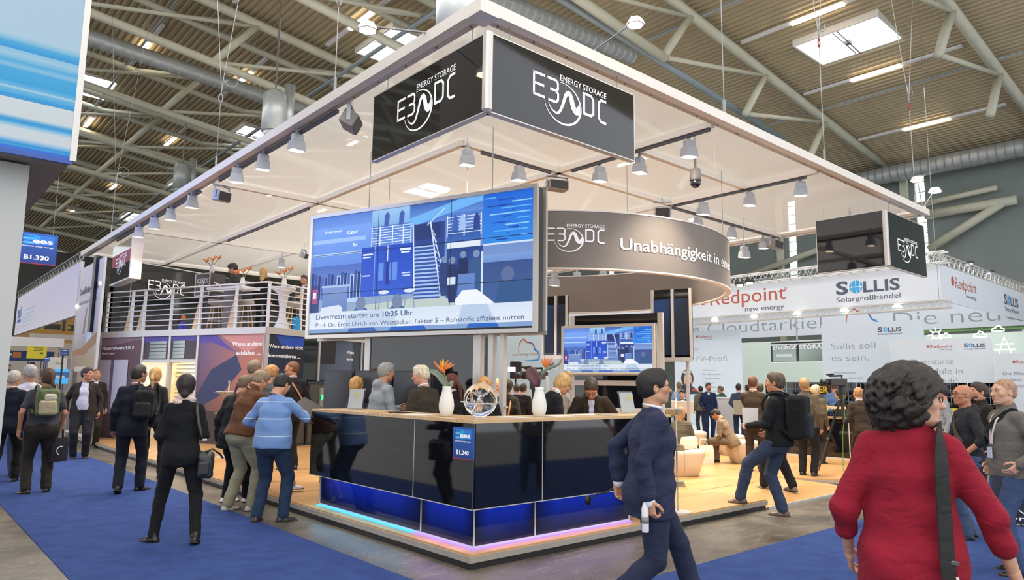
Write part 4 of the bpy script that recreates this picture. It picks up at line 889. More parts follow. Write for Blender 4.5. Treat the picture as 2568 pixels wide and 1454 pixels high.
# long lilac banner of the next stand with truss and lamps
bn = thing('fascia_banner', 'long pale lilac fascia banner with small blue print beyond the tower', 'banner', (.1, 25, 3.5))
MB().bb((.1, 19.05, 3.5), (.2, 32.2, 5.12)).build('fabric', M_white, bn, world=True); fr = frame((.1, 32.2, 3.5), (0, -1, 0))
flat('printed_film', fr, [(R4(0, 0, 13.1, 1.6), ['e6e2ee', 'e4e0f0', 'c9c6ea', 'dcdcec']), (R4(.5, .5, 1.6, .62), '3a63b0'), (R4(.5, .68, 1.1, 1.05), '5a6fb4'), (R4(1.2, .7, 1.6, 1.15), '8f9ac8'), (R4(.8, .2, 1.1, .3), '9cc88c')]+[(R4(2.0+k*.1, .25+k*.16, 4.0+k*.3, .3+k*.16), 'b8dce8') for k in range(5)], M_print, bn)
tb = MB()
for z in (5.2, 5.45): tb.tube([(.15, 19, z), (.15, 33, z)], .03, 6)
for k in range(28): tb.tube([(.15, 19+k*.5, 5.2), (.15, 19.25+k*.5, 5.45)], .014, 4); tb.tube([(.15, 19.25+k*.5, 5.45), (.15, 19.5+k*.5, 5.2)], .014, 4)
tb.build('truss_bars', M_wire, bn, world=True).__setitem__('kind', 'stuff')
for y in (19.2,): MB().bb((.12, y-.05, 0), (.2, y+.05, 3.5)).build('post', M_alu, bn, world=True)
# ------------------------------------------------------------------ big blue-striped sign box at the upper left
M_und = mat('sign underside', '8e8882', .6)
bx = thing('sign_box', 'huge white sign box with blue streaks hanging over a pale wall at the upper left', 'sign', (-5, 3.5, 3.49))
MB().bb((-9, 2.0, 3.49), (-2.93, 5.2, 7.6)).build('box_body', M_und, bx, world=True)
fr = frame((-9, 2.0, 3.49), (1, 0, 0)); P = []
strp = [(0, .13, '2a74e0', '2a74e0'), (.13, .22, '2ba6ea', '1f9ae4'), (.22, .36, '2ba6ea', 'cfe4f2'), (.36, .62, 'd6e2ea', 'd6e2ea'), (.62, .72, 'c0dcf0', '6cc0ec'), (.72, .8, '45b4ea', '1f9ae4'), (.8, .86, '1f9ae4', '7cc4ea'),
        (.86, .92, '7cc4ea', 'dbe6ea'), (.92, 1.36, 'd8e4ea', 'dce6ea'), (1.36, 1.46, '1f9ae4', '2aa6ea'), (1.46, 1.6, '35b0ec', '6cc0ec'), (1.6, 1.66, '8fccf0', 'b8dcf2'), (1.66, 1.8, '6cc0ec', '2aaaea'), (1.8, 2.12, '2aaae8', '3ab2ea'),
        (2.12, 2.2, '3ab2ea', '8ccaf0'), (2.2, 2.32, '8ccaf0', '4ab6ea'), (2.32, 2.48, '4ab6ea', '9cd0f0'), (2.48, 2.64, 'a8d4f0', '8ccaf0'), (2.64, 2.72, '1f9ae4', '2aaaea'), (2.72, 2.84, '28a8e8', '4ab6ea'), (2.84, 3.0, '6cc0ec', 'b0d8ee'), (3.0, 4.11, 'b8d8ee', 'c2d6e6')]
for a, b, c1, c2 in strp: P.append((R4(0, a*.33, 6.05, b*.33 if b < 4 else 4.11), [c1, c1, c2, c2]))
flat('streak_print', fr, P, vmat('backlit print', emit=.78, rough=.4), bx); MB().bb((-2.95, 1.97, 3.49), (-2.9, 2.06, 7.6)).build('edge_profile', M_alu, bx, world=True)
MB().bb((-9, 1.98, 3.46), (-2.93, 2.02, 3.5)).build('lower_trim', mat('dark blue trim', '2a4fa0', .4), bx, world=True)
pw = thing('booth_wall', 'pale grey white booth wall under the striped sign at the left edge', 'wall', (-5, 2.6, 0))
MB().bb((-9, 2.32, 0), (-3.19, 2.45, 3.47)).build('panel', mat('pale wall panel', 'b4b6b4', .5), pw, world=True)
for x in (-3.62, ): MB().bb((x, 2.3, 0), (x+.015, 2.325, 3.47)).build('joint', M_dgrey, pw, world=True)
a = CAM+ray(42, 620)*15.5/FX
t = thing('number_plate', 'blue hanging booth number sign B1.330 at the far left', 'sign', a)
fr = frame(on_plane(36, 657, a, np.array([0, -1., 0])), (1, 0, 0)); w_ = float(on_plane(140, 657, a, np.array([0, -1., 0]))[0]-fr[0][0]); h_ = .70
MB().plate(fr, R4(0, 0, w_, h_), -.05, 0).build('board', M_blue, t, world=True); ees(fr, w_, h_, 'B1.330', t)
for x in (.1, w_-.1): MB().tube([fr[0]+[x, .03, h_], fr[0]+[x, .03, 12]], .004, 4).build('hanging_wire', M_wire, t, world=True)

# ------------------------------------------------------------------ far booths at the left
def booth(lab, pxl, pxr, yt, yb, D, col, items=(), name='booth_wall', cat='wall', th=.3, tx=(), posts=True, ground=False, emit=0):
    """upright board facing the camera side (normal -y), whose corners are found at depth D"""
    mid = CAM+ray((pxl+pxr)/2, yb)*D/FX; nn = np.array([0, -1., 0]); a = on_plane(pxl, yb, mid, nn); b = on_plane(pxr, yb, mid, nn); c = on_plane((pxl+pxr)/2, yt, mid, nn)
    zb = 0 if ground else a[2]; W = b[0]-a[0]; t = thing(name, lab, cat, ((a[0]+b[0])/2, a[1], zb)); fr = frame((a[0], a[1], zb), (1, 0, 0))
    MB().plate(fr, R4(0, 0, W, c[2]-zb), -th, 0).build('board', mat('board '+col, col, .5, emit=emit), t, world=True)
    s = W/(pxr-pxl)
    if items:
        flat('print', fr, [(R4((x0-pxl)*s, c[2]-zb-(y1-yt)*s, (x1-pxl)*s, c[2]-zb-(y0-yt)*s), k) for (x0, y0, x1, y1, k) in items], M_print, t)
    for (st_, x, y, h, W_, m) in tx: text(st_, fr, (x-pxl)*s, c[2]-zb-(y-yt)*s, h*s, m, t, W=W_*s if W_ else None, off=.02)
    if posts and not ground:
        for x in (.1, W-.2): MB().plate(fr, R4(x, -zb, x+.04, 0), -.2, -.16).build('post', M_dgrey, t, world=True)
    return t
booth('beige booth wall far back in the left aisle', 0, 240, 858, 1000, 46, 'cdbfae', [(0, 905, 95, 1000, 'd8d0c8'), (62, 918, 74, 1000, '2f3034'), (95, 905, 240, 1000, 'b9aabf')], ground=True)
booth('navy fascia with orange round logo at the far left', 0, 135, 880, 903, 42, '1e3a72', [(30, 884, 50, 901, 'd07a3c'), (4, 888, 28, 892, 'e6e6f0'), (8, 894, 28, 896, '9fb0e0')], name='fascia_banner', cat='banner')
booth('yellow hanging poster with small dark print at the far left', 66, 116, 868, 898, 36, 'd2c22c', [(82+0, 872+k*4, 106, 874+k*4, '4a5a30') for k in range(3)]+[(98, 886, 107, 891, '4c5048')], name='poster', cat='poster', th=.05)
booth('white fascia with lit ceiling above the navy one', 8, 160, 846, 866, 40, 'ece8ea', name='fascia_banner', cat='banner')
booth('pale board reading Storage beside the tower', 120, 166, 896, 925, 34, 'd9d4ce', name='poster', cat='poster', tx=[('Stor', 138, 915, 5, 22, M_gtext)], th=.06)
booth('bright blue screen under the pale board', 136, 170, 925, 962, 34, '4aa8e6', [(136, 934, 170, 950, '3f76b8'), (136, 944, 160, 950, 'dfeaf4')], name='display_screen', cat='screen', emit=.5)
booth('small blue plate beside the tower', 151, 172, 876, 891, 33, '244a94', [(155, 878, 168, 881, 'cfe0f4'), (154, 886, 167, 888, 'cfe0f4')], name='number_plate', cat='sign', th=.05)
booth('small blue plate under the yellow poster', 110, 124, 896, 906, 33, '2f62b0', [(112, 898, 122, 900, 'dfeaf8')], name='number_plate', cat='sign', th=.05)
booth('orange and navy strip at the very left edge', 0, 26, 914, 930, 38, '2a3a70', [(0, 918, 25, 927, 'e08a4a')], name='fascia_banner', cat='banner')
booth('warm lit restaurant front behind the lilac banner', 40, 210, 790, 862, 55, 'd6a860', [(96, 800, 124, 812, 'f2dcb0'), (126, 800, 146, 812, 'ecd0a0'), (150, 796, 158, 836, '55504a'), (104, 816, 146, 832, '4c4642'), (164, 816, 205, 834, '4f4a44'), (60, 836, 210, 842, 'e0a040'), (70, 846, 210, 862, 'f0e8e0'), (102, 818, 105, 836, 'd8c820'), (164, 820, 172, 828, 'd8c820')])

# ------------------------------------------------------------------ stands at the right
M_ban = mat('banner fabric', 'd9dfe8', .5); M_red = mat('red brown lettering', 'b5543c', .5); M_sol = mat('dark lettering', '4d5568', .5); M_lb = mat('light blue', '2fa0dc', .5); M_thin = mat('thin grey lettering', '8f99a2', .5)
def wallx(x, ya, yb, z0, z1, lab, col='e2e8f0', name='poster_wall', cat='poster', th=.08, kindm=None):
    """board in a plane x = const facing the camera; reader's left is the larger y"""
    t = thing(name, lab, cat, (x, (ya+yb)/2, z0)); y0, y1 = sorted((ya, yb))
    MB().bb((x, y0, z0), (x+th, y1, z1)).build('board', kindm or mat('poster '+col, col, .5), t, world=True)
    return t, frame((x, y1, z0), (0, -1, 0)), y1-y0, z1-z0
def sollis(fr, x, y, h, par, sub=True):
    o = fr; text('S', o, x, y, h, M_sol, par, W=h*.95, bold=.03); text('LLIS', o, x+h*2.05, y, h*.86, M_sol, par, W=h*2.6, bold=.025)
    V = [(x+h*1.52+h*.5*math.cos(a), y+h*.46+h*.5*math.sin(a)) for a in np.linspace(0, 2*PI, 24, False)]
    ob = flat('globe', fr, [(V, '2fa0dc')]+[(s, 'e8f2fa') for s in stroke([(x+h*1.0, y+h*.46), (x+h*2.04, y+h*.46)], h*.05)+stroke([(x+h*1.52, y-h*.04), (x+h*1.52, y+h*.96)], h*.05)+stroke([(x+h*1.25, y+.1*h), (x+h*1.2, y+h*.46), (x+h*1.25, y+h*.85)], h*.04)+stroke([(x+h*1.8, y+.1*h), (x+h*1.85, y+h*.46), (x+h*1.8, y+h*.85)], h*.04)], M_print, par)
    if sub: text('Solargroßhandel', fr, x, y-h*.62, h*.4, M_sol, par, W=h*4.65)
def redpoint(fr, x, y, h, par, s='Redpoint', sub=True, dot=True):
    if dot: flat('dot', fr, [([(x+h*.35*math.cos(a), y+h*.5+h*.42*math.sin(a)) for a in np.linspace(0, 2*PI, 20, False)], 'b24a34')], M_print, par)
    text(s, fr, x+(h*.6 if dot else 0), y, h, M_red, par, W=h*.68*len(s)*1.05)
    if sub: text('new energy', fr, x+h*.6+h*.68*len(s)*.5, y-h*.62, h*.34, M_sol, par, W=h*.68*len(s)*.52)
def lattice(bars, n_along, a, b, h, nm, par, d=.3):
    a = np.array(a, float); b = np.array(b, float); m = MB(); side = _n(np.cross(b-a, [0, 0, 1]))*d
    for o in (0, 1):
        for z in (0, h):
            MB().tube([a+side*o+[0, 0, z], b+side*o+[0, 0, z]], .025, 6).build('truss_chord', M_alu, par, world=True)
    for k in range(n_along):
        p = a+(b-a)*k/n_along; q = a+(b-a)*(k+.5)/n_along; r = a+(b-a)*(k+1)/n_along
        for o in (0, 1): m.tube([p+side*o, q+side*o+[0, 0, h]], .012, 4); m.tube([q+side*o+[0, 0, h], r+side*o], .012, 4)
        m.tube([p+[0, 0, h], q+side+[0, 0, h]], .01, 4); m.tube([p, q+side], .01, 4)
    m.build(nm, M_alu, par, world=True).__setitem__('kind', 'stuff')
# main fascia (two arms on a lattice frame)
fb_ = thing('fascia_banner', 'white two-sided fascia banner with red and dark company lettering on lattice trusses at the right', 'banner', (18, 1.73, 4.1))
MB().bb((18, 1.8, 4.1), (18.06, 17, 5.12)).build('fabric', M_ban, fb_, world=True); MB().bb((18, 1.73, 4.1), (33.5, 1.79, 5.12)).build('fabric', M_ban, fb_, world=True)
frA = frame((18, 17, 4.1), (0, -1, 0)); frB = frame((18, 1.73, 4.1), (1, 0, 0))
def yA(px, py=700): return 17-PX(px, py, 18)[1]
redpoint(frA, yA(1962)-3.05, .42, .5, fb_, dot=True); text('®', frA, yA(1966), .72, .1, M_red, fb_)
sollis(frA, yA(2096, 720), .42, .4, fb_)
def xB(px, py=740): return PY(px, py, 1.73)[0]-18
redpoint(frB, xB(2390, 720), .48, .34, fb_); sollis(frB, xB(2520, 770), .42, .36, fb_)
lattice(0, 40, (18.05, 17, 5.14), (18.05, 1.5, 5.14), .3, 'truss_bars', fb_); lattice(0, 40, (18.05, 17, 3.88), (18.05, 1.5, 3.88), .2, 'truss_bars', fb_)
lattice(0, 36, (18, 1.75, 5.14), (33.5, 1.75, 5.14), .32, 'truss_bars', fb_, d=-.3)
for p in ((18.3, 1.9), (18.3, 9)): MB().tube([(p[0], p[1], 5.4), (p[0], p[1], 14.0)], .008, 4).build('hanging_wire', M_wire, fb_, world=True)
for p in ((18.2, 16.8), (33.3, 1.9)): MB().bb((p[0]-.12, p[1]-.12, 0), (p[0]+.12, p[1]+.12, 4.1)).build('tower_post', M_alu, fb_, world=True)
for k, y in enumerate((2.8, 4.3, 5.8, 7.3, 8.8, 10.3)):
    MB().lathe([(.02, .1), (.11, .06), (.13, 0), (.001, -.01)], (17.7, y, 3.95), n=12).build('lamp', mat('soft lamp', 'ffffff', .5, emit=3, ecol='fff2dc'), fb_, world=True)
for k, (px, py) in enumerate(((1855, 712), (1880, 706), (2430, 660), (2480, 683))):
    d = ray(px, py); p = CAM+d*(20 if k < 2 else 27)/FX
    t = thing('arm_light', 'small lamp on an arm above the fascia banner, '+['left one by the ring', 'next one right of the ring', 'bluish left one past the corner', 'bluish right one past the corner'][k], 'light', p)
    MB().bevbox((0, 0, 0), (.5, .25, .08), .02, rz=.5).build('housing', M_dgrey, t); MB().box((0, 0, -.045), (.36, .16, .01), rz=.5).build('lamp_face', M_lamp if k < 2 else mat('bluish lamp face', 'ffffff', .5, emit=9, ecol='b9ccff'), t)
    MB().tube([(0, 0, .04), ((18.1, p[1], 5.3)-p) if k < 2 else ((p[0], 1.76, 5.3)-p)], .015, 5).build('arm', M_wire, t)
# second fascia
f2_ = thing('fascia_banner', 'lower white fascia with very thin large grey letters and a coloured cloud', 'banner', (28, 9, 4.07))
MB().bb((28, 1.9, 4.07), (28.06, 23, 5.22)).build('fabric', M_ban, f2_, world=True); fr = frame((28, 23, 4.07), (0, -1, 0))
def y2(px, py=800): return 23-PX(px, py, 28)[1]
text('die Cloudtarkiel', fr, y2(1700), .3, .62, M_thin, f2_, W=y2(2060)-y2(1700), bold=-.012); text('Die neue', fr, y2(2240), .22, .62, M_thin, f2_, W=y2(2560)-y2(2240), bold=-.012)
def cloud(fr, x, y, s, par, wd=.03):
    pts = smooth_poly([(-.05, .25), (0, .55), (.2, .72), (.38, .62), (.5, .6), (.68, .55), (.8, .35), (.84, .33), (1.0, .22), (.98, .05), (.85, 0), (.3, 0)], 4); S_ = stroke([(x+a*s, y+b*s) for a, b in pts], np.interp(np.linspace(0, 1, len(pts)), [0, .1, .9, 1], [.2, 1, 1, .2])*wd*s)
    cs = []
    for i in range(len(S_)):
        f = i/len(S_); c = ['d07a3c', 'b85c4c', '8a62a0', '3a78c8', '2fa0e0', '2fa0e0'][min(5, int(f*6))]; cs.append((S_[i], c))
    flat('cloud_emblem', fr, cs, M_print, par)
cloud(fr, y2(2126), .12, 1.3, f2_, .05)
lattice(0, 30, (28.1, 23, 5.25), (28.1, 1.9, 5.25), .25, 'truss_bars', f2_)
for y in (2.1, 22.8): MB().bb((28.1, y-.1, 0), (28.3, y+.1, 4.2)).build('post', M_alu, f2_, world=True)
MB().bb((28.07, 1.9, 3.95), (28.2, 8, 4.06)).build('green_edge', mat('green edge', '79a860', .5), f2_, world=True)
# posters
t, fr, W_, H_ = wallx(19, 11.46, 8.6, 0.2, 3.7, 'tall white poster wall with the text für den PV-Profi behind the seated man', 'd3dde8')
s = W_/167.0
redpoint(fr, W_*.36, H_*.93, .11, t); text('für', fr, W_*.28, H_*.79, .2, M_thin, t, bold=-.012); text('den PV-Profi', fr, W_*.08, H_*.68, .2, M_thin, t, W=W_*.72, bold=-.012)
for k in range(6): text(['• Alle Komponenten', '• New Energy Cloud News', '• Die besten Produkte', '   für Ihren Erfolg', '• Ausgewählt, getestet', '   und für gut befunden'][k], fr, W_*(.42+.03*(k//2)), H_*(.58-.045*k), .055, M_thin, t)
# cheerful man printed on the poster: leather cap, goggles, beard
def ell(cx, cy, rx, ry, n=24): return [(cx+rx*math.cos(a), cy+ry*math.sin(a)) for a in np.linspace(0, 2*PI, n, False)]
cx, cy, q = W_*.2, H_*.49, .36
flat('printed_man', fr, [(ell(cx, cy+.08*q, .78*q, .95*q), '3a3a3e'), (ell(cx+.1*q, cy-.1*q, .52*q, .78*q), 'd9a888'), (ell(cx+.12*q, cy-.62*q, .4*q, .36*q), '4a3428'), (ell(cx+.14*q, cy-.5*q, .22*q, .1*q), 'f0e6e0'), (ell(cx-.18*q, cy+.12*q, .12*q, .07*q), 'f4f0ec'), (ell(cx+.38*q, cy+.1*q, .12*q, .07*q), 'f4f0ec'), (ell(cx-.16*q, cy+.12*q, .05*q, .06*q), '2a1c18'), (ell(cx+.4*q, cy+.1*q, .05*q, .06*q), '2a1c18'),
     ([(cx+.08*q, cy+.1*q), (cx+.04*q, cy-.28*q), (cx+.28*q, cy-.28*q), (cx+.18*q, cy+.1*q)], 'c48f70'), (ell(cx-.3*q, cy+.72*q, .26*q, .18*q), '8a8f96'), (ell(cx+.3*q, cy+.74*q, .26*q, .18*q), '8a8f96'), (ell(cx-.3*q, cy+.72*q, .18*q, .11*q), 'c8d0d8'), (ell(cx+.3*q, cy+.74*q, .18*q, .11*q), 'c8d0d8'),
     ([(cx-.7*q, cy-.6*q), (cx-1.0*q, cy-1.6*q), (cx+1.6*q, cy-1.5*q), (cx+.7*q, cy-.75*q)], '2e3a48'), ([(cx+.5*q, cy-.9*q), (cx+.6*q, cy-1.2*q), (cx+1.3*q, cy-1.3*q), (cx+1.2*q, cy-1.1*q)], 'c8442c')], M_print, t)
t, fr, W_, H_ = wallx(17.5, 4.95, 2.1, 0.1, 3.55, 'white poster wall reading Sollis soll es sein, behind the video camera', 'cdd8e4')
sollis(fr, W_*.58, H_*.915, .14, t); text('Sollis soll', fr, W_*.1, H_*.78, .2, M_thin, t, W=W_*.45, bold=-.012); text('es sein.', fr, W_*.1, H_*.68, .2, M_thin, t, W=W_*.38, bold=-.012)
for k in range(5): text(['• Alle Komponenten', '• New Energy Cloud News', '   Die besten Produkte', '• für Ihren Erfolg', '   Ausgewählt, getestet'][k], fr, W_*.1, H_*(.57-.045*k), .06, M_thin, t)
t, fr, W_, H_ = wallx(16.5, 2.62, .25, 0.1, 2.92, 'white poster wall with two company logos behind the curly-haired head', 'd5dde6')
redpoint(fr, W_*.4, H_*.92, .09, t); sollis(fr, W_*.75, H_*.92, .1, t)
text('Superstarke', fr, W_*.22, H_*.77, .17, M_thin, t, W=W_*.42, bold=-.012); text('Module in', fr, W_*.3, H_*.68, .17, M_thin, t, W=W_*.42, bold=-.012); text('Stadt!', fr, W_*.45, H_*.59, .17, M_thin, t, bold=-.012)
t, fr, W_, H_ = wallx(15.5, -.05, -2.2, 0.1, 2.47, 'narrow white poster wall at the right picture edge', 'd8dfe8')
redpoint(fr, .38, H_*.9, .08, t, sub=False); text('Die Mikrowechsel', fr, .15, H_*.79, .08, M_thin, t, W=.9); text('richter von', fr, .15, H_*.73, .08, M_thin, t, W=.6); text('Redpoint', fr, .15, H_*.67, .08, M_thin, t, W=.5)
t, fr, W_, H_ = wallx(24.5, 12.5, -6, 0, 3.6, 'pale green back wall of the right-hand stands', 'c3cfc4', name='booth_wall', cat='wall'); t['label'] = 'pale green back wall seen between the two tall white posters'
# ENERGE STORAGE screen
t = thing('display_screen', 'screen headed ENERGE STORAGE between two white posters', 'screen', (20, 7, 2.5)); fr = frame((20, 7.98, 2.42), (0, -1, 0))
MB().bb((20, 6.0, 2.5), (20.08, 7.98, 3.24)).build('body', M_dgrey, t, world=True)
flat('picture', fr, [(R4(0, .72, 2.0, .76), 'eef4ee'), (R4(0, .08, 2.0, .13), 'eef4ee'), (R4(.06, .14, .95, .7), 'a9b8b4'), (R4(1.05, .14, 1.96, .7), ['9aa8a2', '707a78', '9aa8a2', 'c0ccc4']), (R4(.2, .3, .8, .4), 'd8e2de')], M_print, t)
text('ENERGE STORAGE', fr, .08, .76-.2, .16, M_text, t, W=2.1, bold=.02, off=.02); MB().tube([(20.04, 7, 3.2), (20.04, 7, 5)], .03).build('hanging_pole', M_alu, t, world=True)
# neon weather icons
t = thing('neon_sign', 'white neon sun and cloud icons glowing on the far right stand', 'sign', (23.5, 3, 3)); M_neon = mat('neon', 'ffffff', .5, emit=5, ecol='eaf4ff'); nk = MB()
def neon(px, py, pts, sc): c = PX(px, py, 23.5); return MB().tube([(c[0], c[1]-x*sc, c[2]+y*sc) for x, y in pts], .018, 6).build('neon_tube', M_neon, t, world=True)
cl = [(-.5, 0), (-.45, .25), (-.2, .3), (-.05, .5), (.2, .45), (.3, .25), (.5, .2), (.5, 0), (-.5, 0)]
for (px, py, s_) in ((2372, 846, .3), (2458, 845, .38), (2503, 830, .35)): neon(px, py, cl, s_)
neon(2347, 840, [(.12*math.cos(a), .12*math.sin(a)) for a in np.linspace(0, 2*PI, 14)], 1)
for k in range(8): a = k*PI/4; neon(2347, 840, [(.16*math.cos(a), .16*math.sin(a)), (.25*math.cos(a), .25*math.sin(a))], 1)
neon(2520, 870, [(-.2, -.3), (0, .35), (.2, -.3)], 1); neon(2520, 870, [(-.25, .1), (.25, .1)], 1); neon(2520, 876, [(-.3, 0), (.3, 0)], 1)
# wall with the cloud emblem
t, fr, W_, H_ = wallx(20, 23.5, 16.4, 0.1, 5.2, 'white wall with coloured cloud emblem reading new energy cloud', 'dbe8ee')
def yc(px): return 23.5-PX(px, 880, 20)[1]
cloud(fr, yc(1302), 2.75, 1.55*.95, t, .05); text('new energy cloud', fr, yc(1286), 3.0, .13, M_red, t, W=yc(1349)-yc(1286)); text('cloud', fr, yc(1329), 3.0, .13, M_lb, t, off=.02, W=.01)
MB().plate(fr, R4(yc(1360), 1.3, yc(1398), 2.3), 0, .05).build('notice_board', mat('notice', 'd3dde2', .5), t, world=True)
# white raised floor of that stand
wf = thing('stand_floor', 'glossy white raised floor of the neighbouring stand', 'floor', (16, 8, 0))
MB().bb((13.2, .3, 0), (24.4, 16, .16)).build('slab', M_dgrey, wf, world=True); MB().bb((13.2, .3, .16), (24.4, 16, .2)).build('white_floor', mat('white gloss floor', 'dfe6ea', .25), wf, world=True)
# yellow and black solar panel band
t = thing('panel_display', 'row of dark solar panels with yellow brand strip behind the bar', 'display', (14.6, 3, .2)); fr = frame((14.5, 5.2, .2), (0, -1, 0)); bs = []
for k in range(9): MB().bb((14.5, 5.2-(k+1)*.62+.03, 1.15), (14.54, 5.2-k*.62, 1.78)).build('solar_panel', M_gloss, t, world=True)
flat('print', fr, [(R4(0, .8, 5.6, 1.0), 'd8cc30'), (R4(0, .7, 5.6, .8), '2c2c2c'), (R4(0, .6, 5.6, .7), 'd8cc30')]+[(R4(.1+k*.155, .97, .11+k*.155, 1.56), '8d98a8') for k in range(36)]+[(R4(0, y, 5.6, y+.008), '8d98a8') for y in (1.1, 1.25, 1.4)]+[(R4(1.0, 1.27, 1.85, 1.53), '1a1a1a'), (R4(2.9, 1.27, 3.75, 1.53), '1a1a1a'), (R4(2.05, 1.17, 2.2, 1.27), 'd8b830')], M_print, t, off=-.05+.052)
M_yel = mat('yellow lettering', 'e0b428', .5)
text('BAUER', fr, 1.08, 1.31, .17, M_yel, t, W=.7, bold=.03, off=.045); text('BAUER', fr, 2.98, 1.31, .17, M_yel, t, W=.7, bold=.03, off=.045)
for k, w2 in enumerate((.2, 1.4, 2.8)): text(['TRACKER-GROUP', 'SOLAR-GROUP', 'ENERGY-GROUP'][k], fr, w2, .86, .08, M_text, t, W=1.1, bold=.02, off=.045)
for y in (5.1, 2.5, -.3): MB().bb((14.55, y-.04, .2), (14.62, y+.04, 1.78)).build('stand_post', M_black, t, world=True)
# black bar with oak top
br = thing('bar_counter', 'black bar counter with pale top behind the tripod camera', 'counter', (11.6, 1.5, .13))
MB().bb((11.35, -.35, .13), (11.95, 3.6, .98)).build('body', M_gloss, br, world=True); MB().bb((11.2, -.4, 1.19), (11.8, 3.65, 1.225)).build('counter_top', M_oak, br, world=True)
MB().bb((11.3, -.38, .98), (12.0, 3.62, 1.0)).build('work_top', M_oak, br, world=True); MB().bb((11.33, -.35, .13), (11.36, 3.6, .17)).build('foot_rail', M_alu, br, world=True)
for y in (.4, 1.6, 2.6): MB().bb((11.34, y-.01, .17), (11.36, y+.01, .97)).build('joint_profile', M_alu, br, world=True)
for y in (.0, 1.2, 2.4, 3.4): MB().bb((11.45, y-.015, 1.0), (11.48, y+.015, 1.19)).build('bracket', M_alu, br, world=True)
for i, (px, py, wd, h, lab) in enumerate(((1818, 1014, .9, 1.1, 'left one behind the man with folded hands'), (1413, 1003, .7, 1.15, 'far one left of the bending man'))):
    D = (20.6, 17)[i]; c = at_depth(px, D, .2 if i == 0 else 0)
    t = thing('high_table', 'white box-shaped high table, '+lab, 'table', c, .7)
    MB().box((0, 0, h/2), (wd, .5, h)).build('body', M_white, t); MB().box((0, 0, h+.015), (wd+.04, .54, .03)).build('table_top', M_white, t)
# speaker on a stand
c = at_depth(1293, 18, .13); t = thing('loudspeaker', 'black loudspeaker on a pole in front of the cloud wall', 'speaker', c, .8)
MB().bevbox((0, 0, 1.86), (.3, .28, .44), .02).build('cabinet', M_black, t); MB().box((0, -.145, 1.86), (.26, .01, .4)).build('grille', M_dgrey, t)
MB().tube([(0, 0, 0), (0, 0, 1.66)], .02).build('pole', M_black, t)
for k in range(3): MB().tube([(0, 0, .5), (.4*math.cos(k*2.1), .4*math.sin(k*2.1), 0.01)], .012).build('leg', M_black, t)
# ------------------------------------------------------------------ furniture and small things on the platform
M_pouf = mat('cream faux leather', 'cdbfa8', .45)
def pouf(px, py, s, lab, rz=0, h=.43):
    p = Z(px, py, .13); t = thing('pouf', lab, 'stool', p, rz); N = 26
    b = MB(); prof = [(.2, 0), (.235, .01), (.3, .2), (.345, .36), (.35, .4), (.335, .43), (.28, .445), (.001, .45)]; V = []
    for r, z in prof:
        for a in range(N): th = 2*PI*a/N; k = 1+.06*math.cos(4*th); V.append((r*k*s*math.cos(th), r*k*s*.88*math.sin(th), z*h/.43))
    F = [(i*N+a, i*N+(a+1) % N, (i+1)*N+(a+1) % N, (i+1)*N+a) for i in range(len(prof)-1) for a in range(N)]; F.append(tuple(range(N-1, -1, -1)))
    b.add(V, F); b.build('body', M_pouf, t, smooth=True)
    sm = MB()
    for k in range(4):
        th = k*PI/2+.4; sm.tube([(r*(1+.06*math.cos(4*th))*s*math.cos(th)*1.005, r*(1+.06*math.cos(4*th))*s*.88*math.sin(th)*1.005, z*h/.43) for r, z in prof[1:6]], .004, 5)
    sm.build('seam', mat('seam', 'b5a892', .6), t).__setitem__('kind', 'stuff'); return t
pouf(1862, 1160, 1.05, 'cream pouf beside the seated man, in front of him to the right'); pouf(1716, 1192, 1.1, 'cream pouf nearest the glass brochure stand', .3); pouf(1741, 1128, .95, 'small cream pouf behind the padded jacket'); pouf(1833, 1140, 1.0, 'cream pouf that the seated man sits on')
pouf(1700, 1150, 1.0, 'cream pouf that the person in the padded jacket sits on')
# carrier bags
def bag(p, rz, w_, h_, d_, m, lab, name='carrier_bag', lean=0, handles=True, print_=None):
    t = thing(name, lab, 'bag', p, rz); N = 8; V = []; 
    for k, (z, f, g) in enumerate(((0, .92, 1), (.3, 1, 1.05), (.7, 1.02, .8), (1, 1.0, .35))):
        for (x, y) in ((-.5, -.5), (0, -.56), (.5, -.5), (.5, .5), (0, .56), (-.5, .5)): V.append((x*w_*f+lean*z, y*d_*g, z*h_))
    F = [(i*6+a, i*6+(a+1) % 6, (i+1)*6+(a+1) % 6, (i+1)*6+a) for i in range(3) for a in range(6)]+[(5, 4, 3, 2, 1, 0)]
    mkobj('body', V, F, m, t, smooth=False)
    if handles:
        for s in (-1, 1): MB().tube([(-w_*.2+lean, s*d_*.15, h_), (-w_*.15+lean, s*d_*.15, h_+.12), (w_*.15+lean, s*d_*.15, h_+.12), (w_*.2+lean, s*d_*.15, h_)], .008, 5).build('handle', m, t)
    if print_: print_(t)
    return t
M_cream = mat('cream cotton bag', 'ddcfb8', .7, bump=.2)
bag(Z(1765, 1164, .13), -.3, .42, .36, .12, M_cream, 'cream shopping bag with yellow green print standing beside the seated man', print_=lambda t: text('epico', frame((-.08, -.075, .17), (1, 0, 0)), 0, 0, .045, mat('lime print', 'c9c030', .5), t, W=.16, bold=.03, world=False), handles=True)
p = Z(1716, 1192, .13); bag(p+np.array([-.02, -.12, .455]), .1, .42, .2, .1, M_cream, 'cream cotton bag lying over the nearest pouf', handles=False)
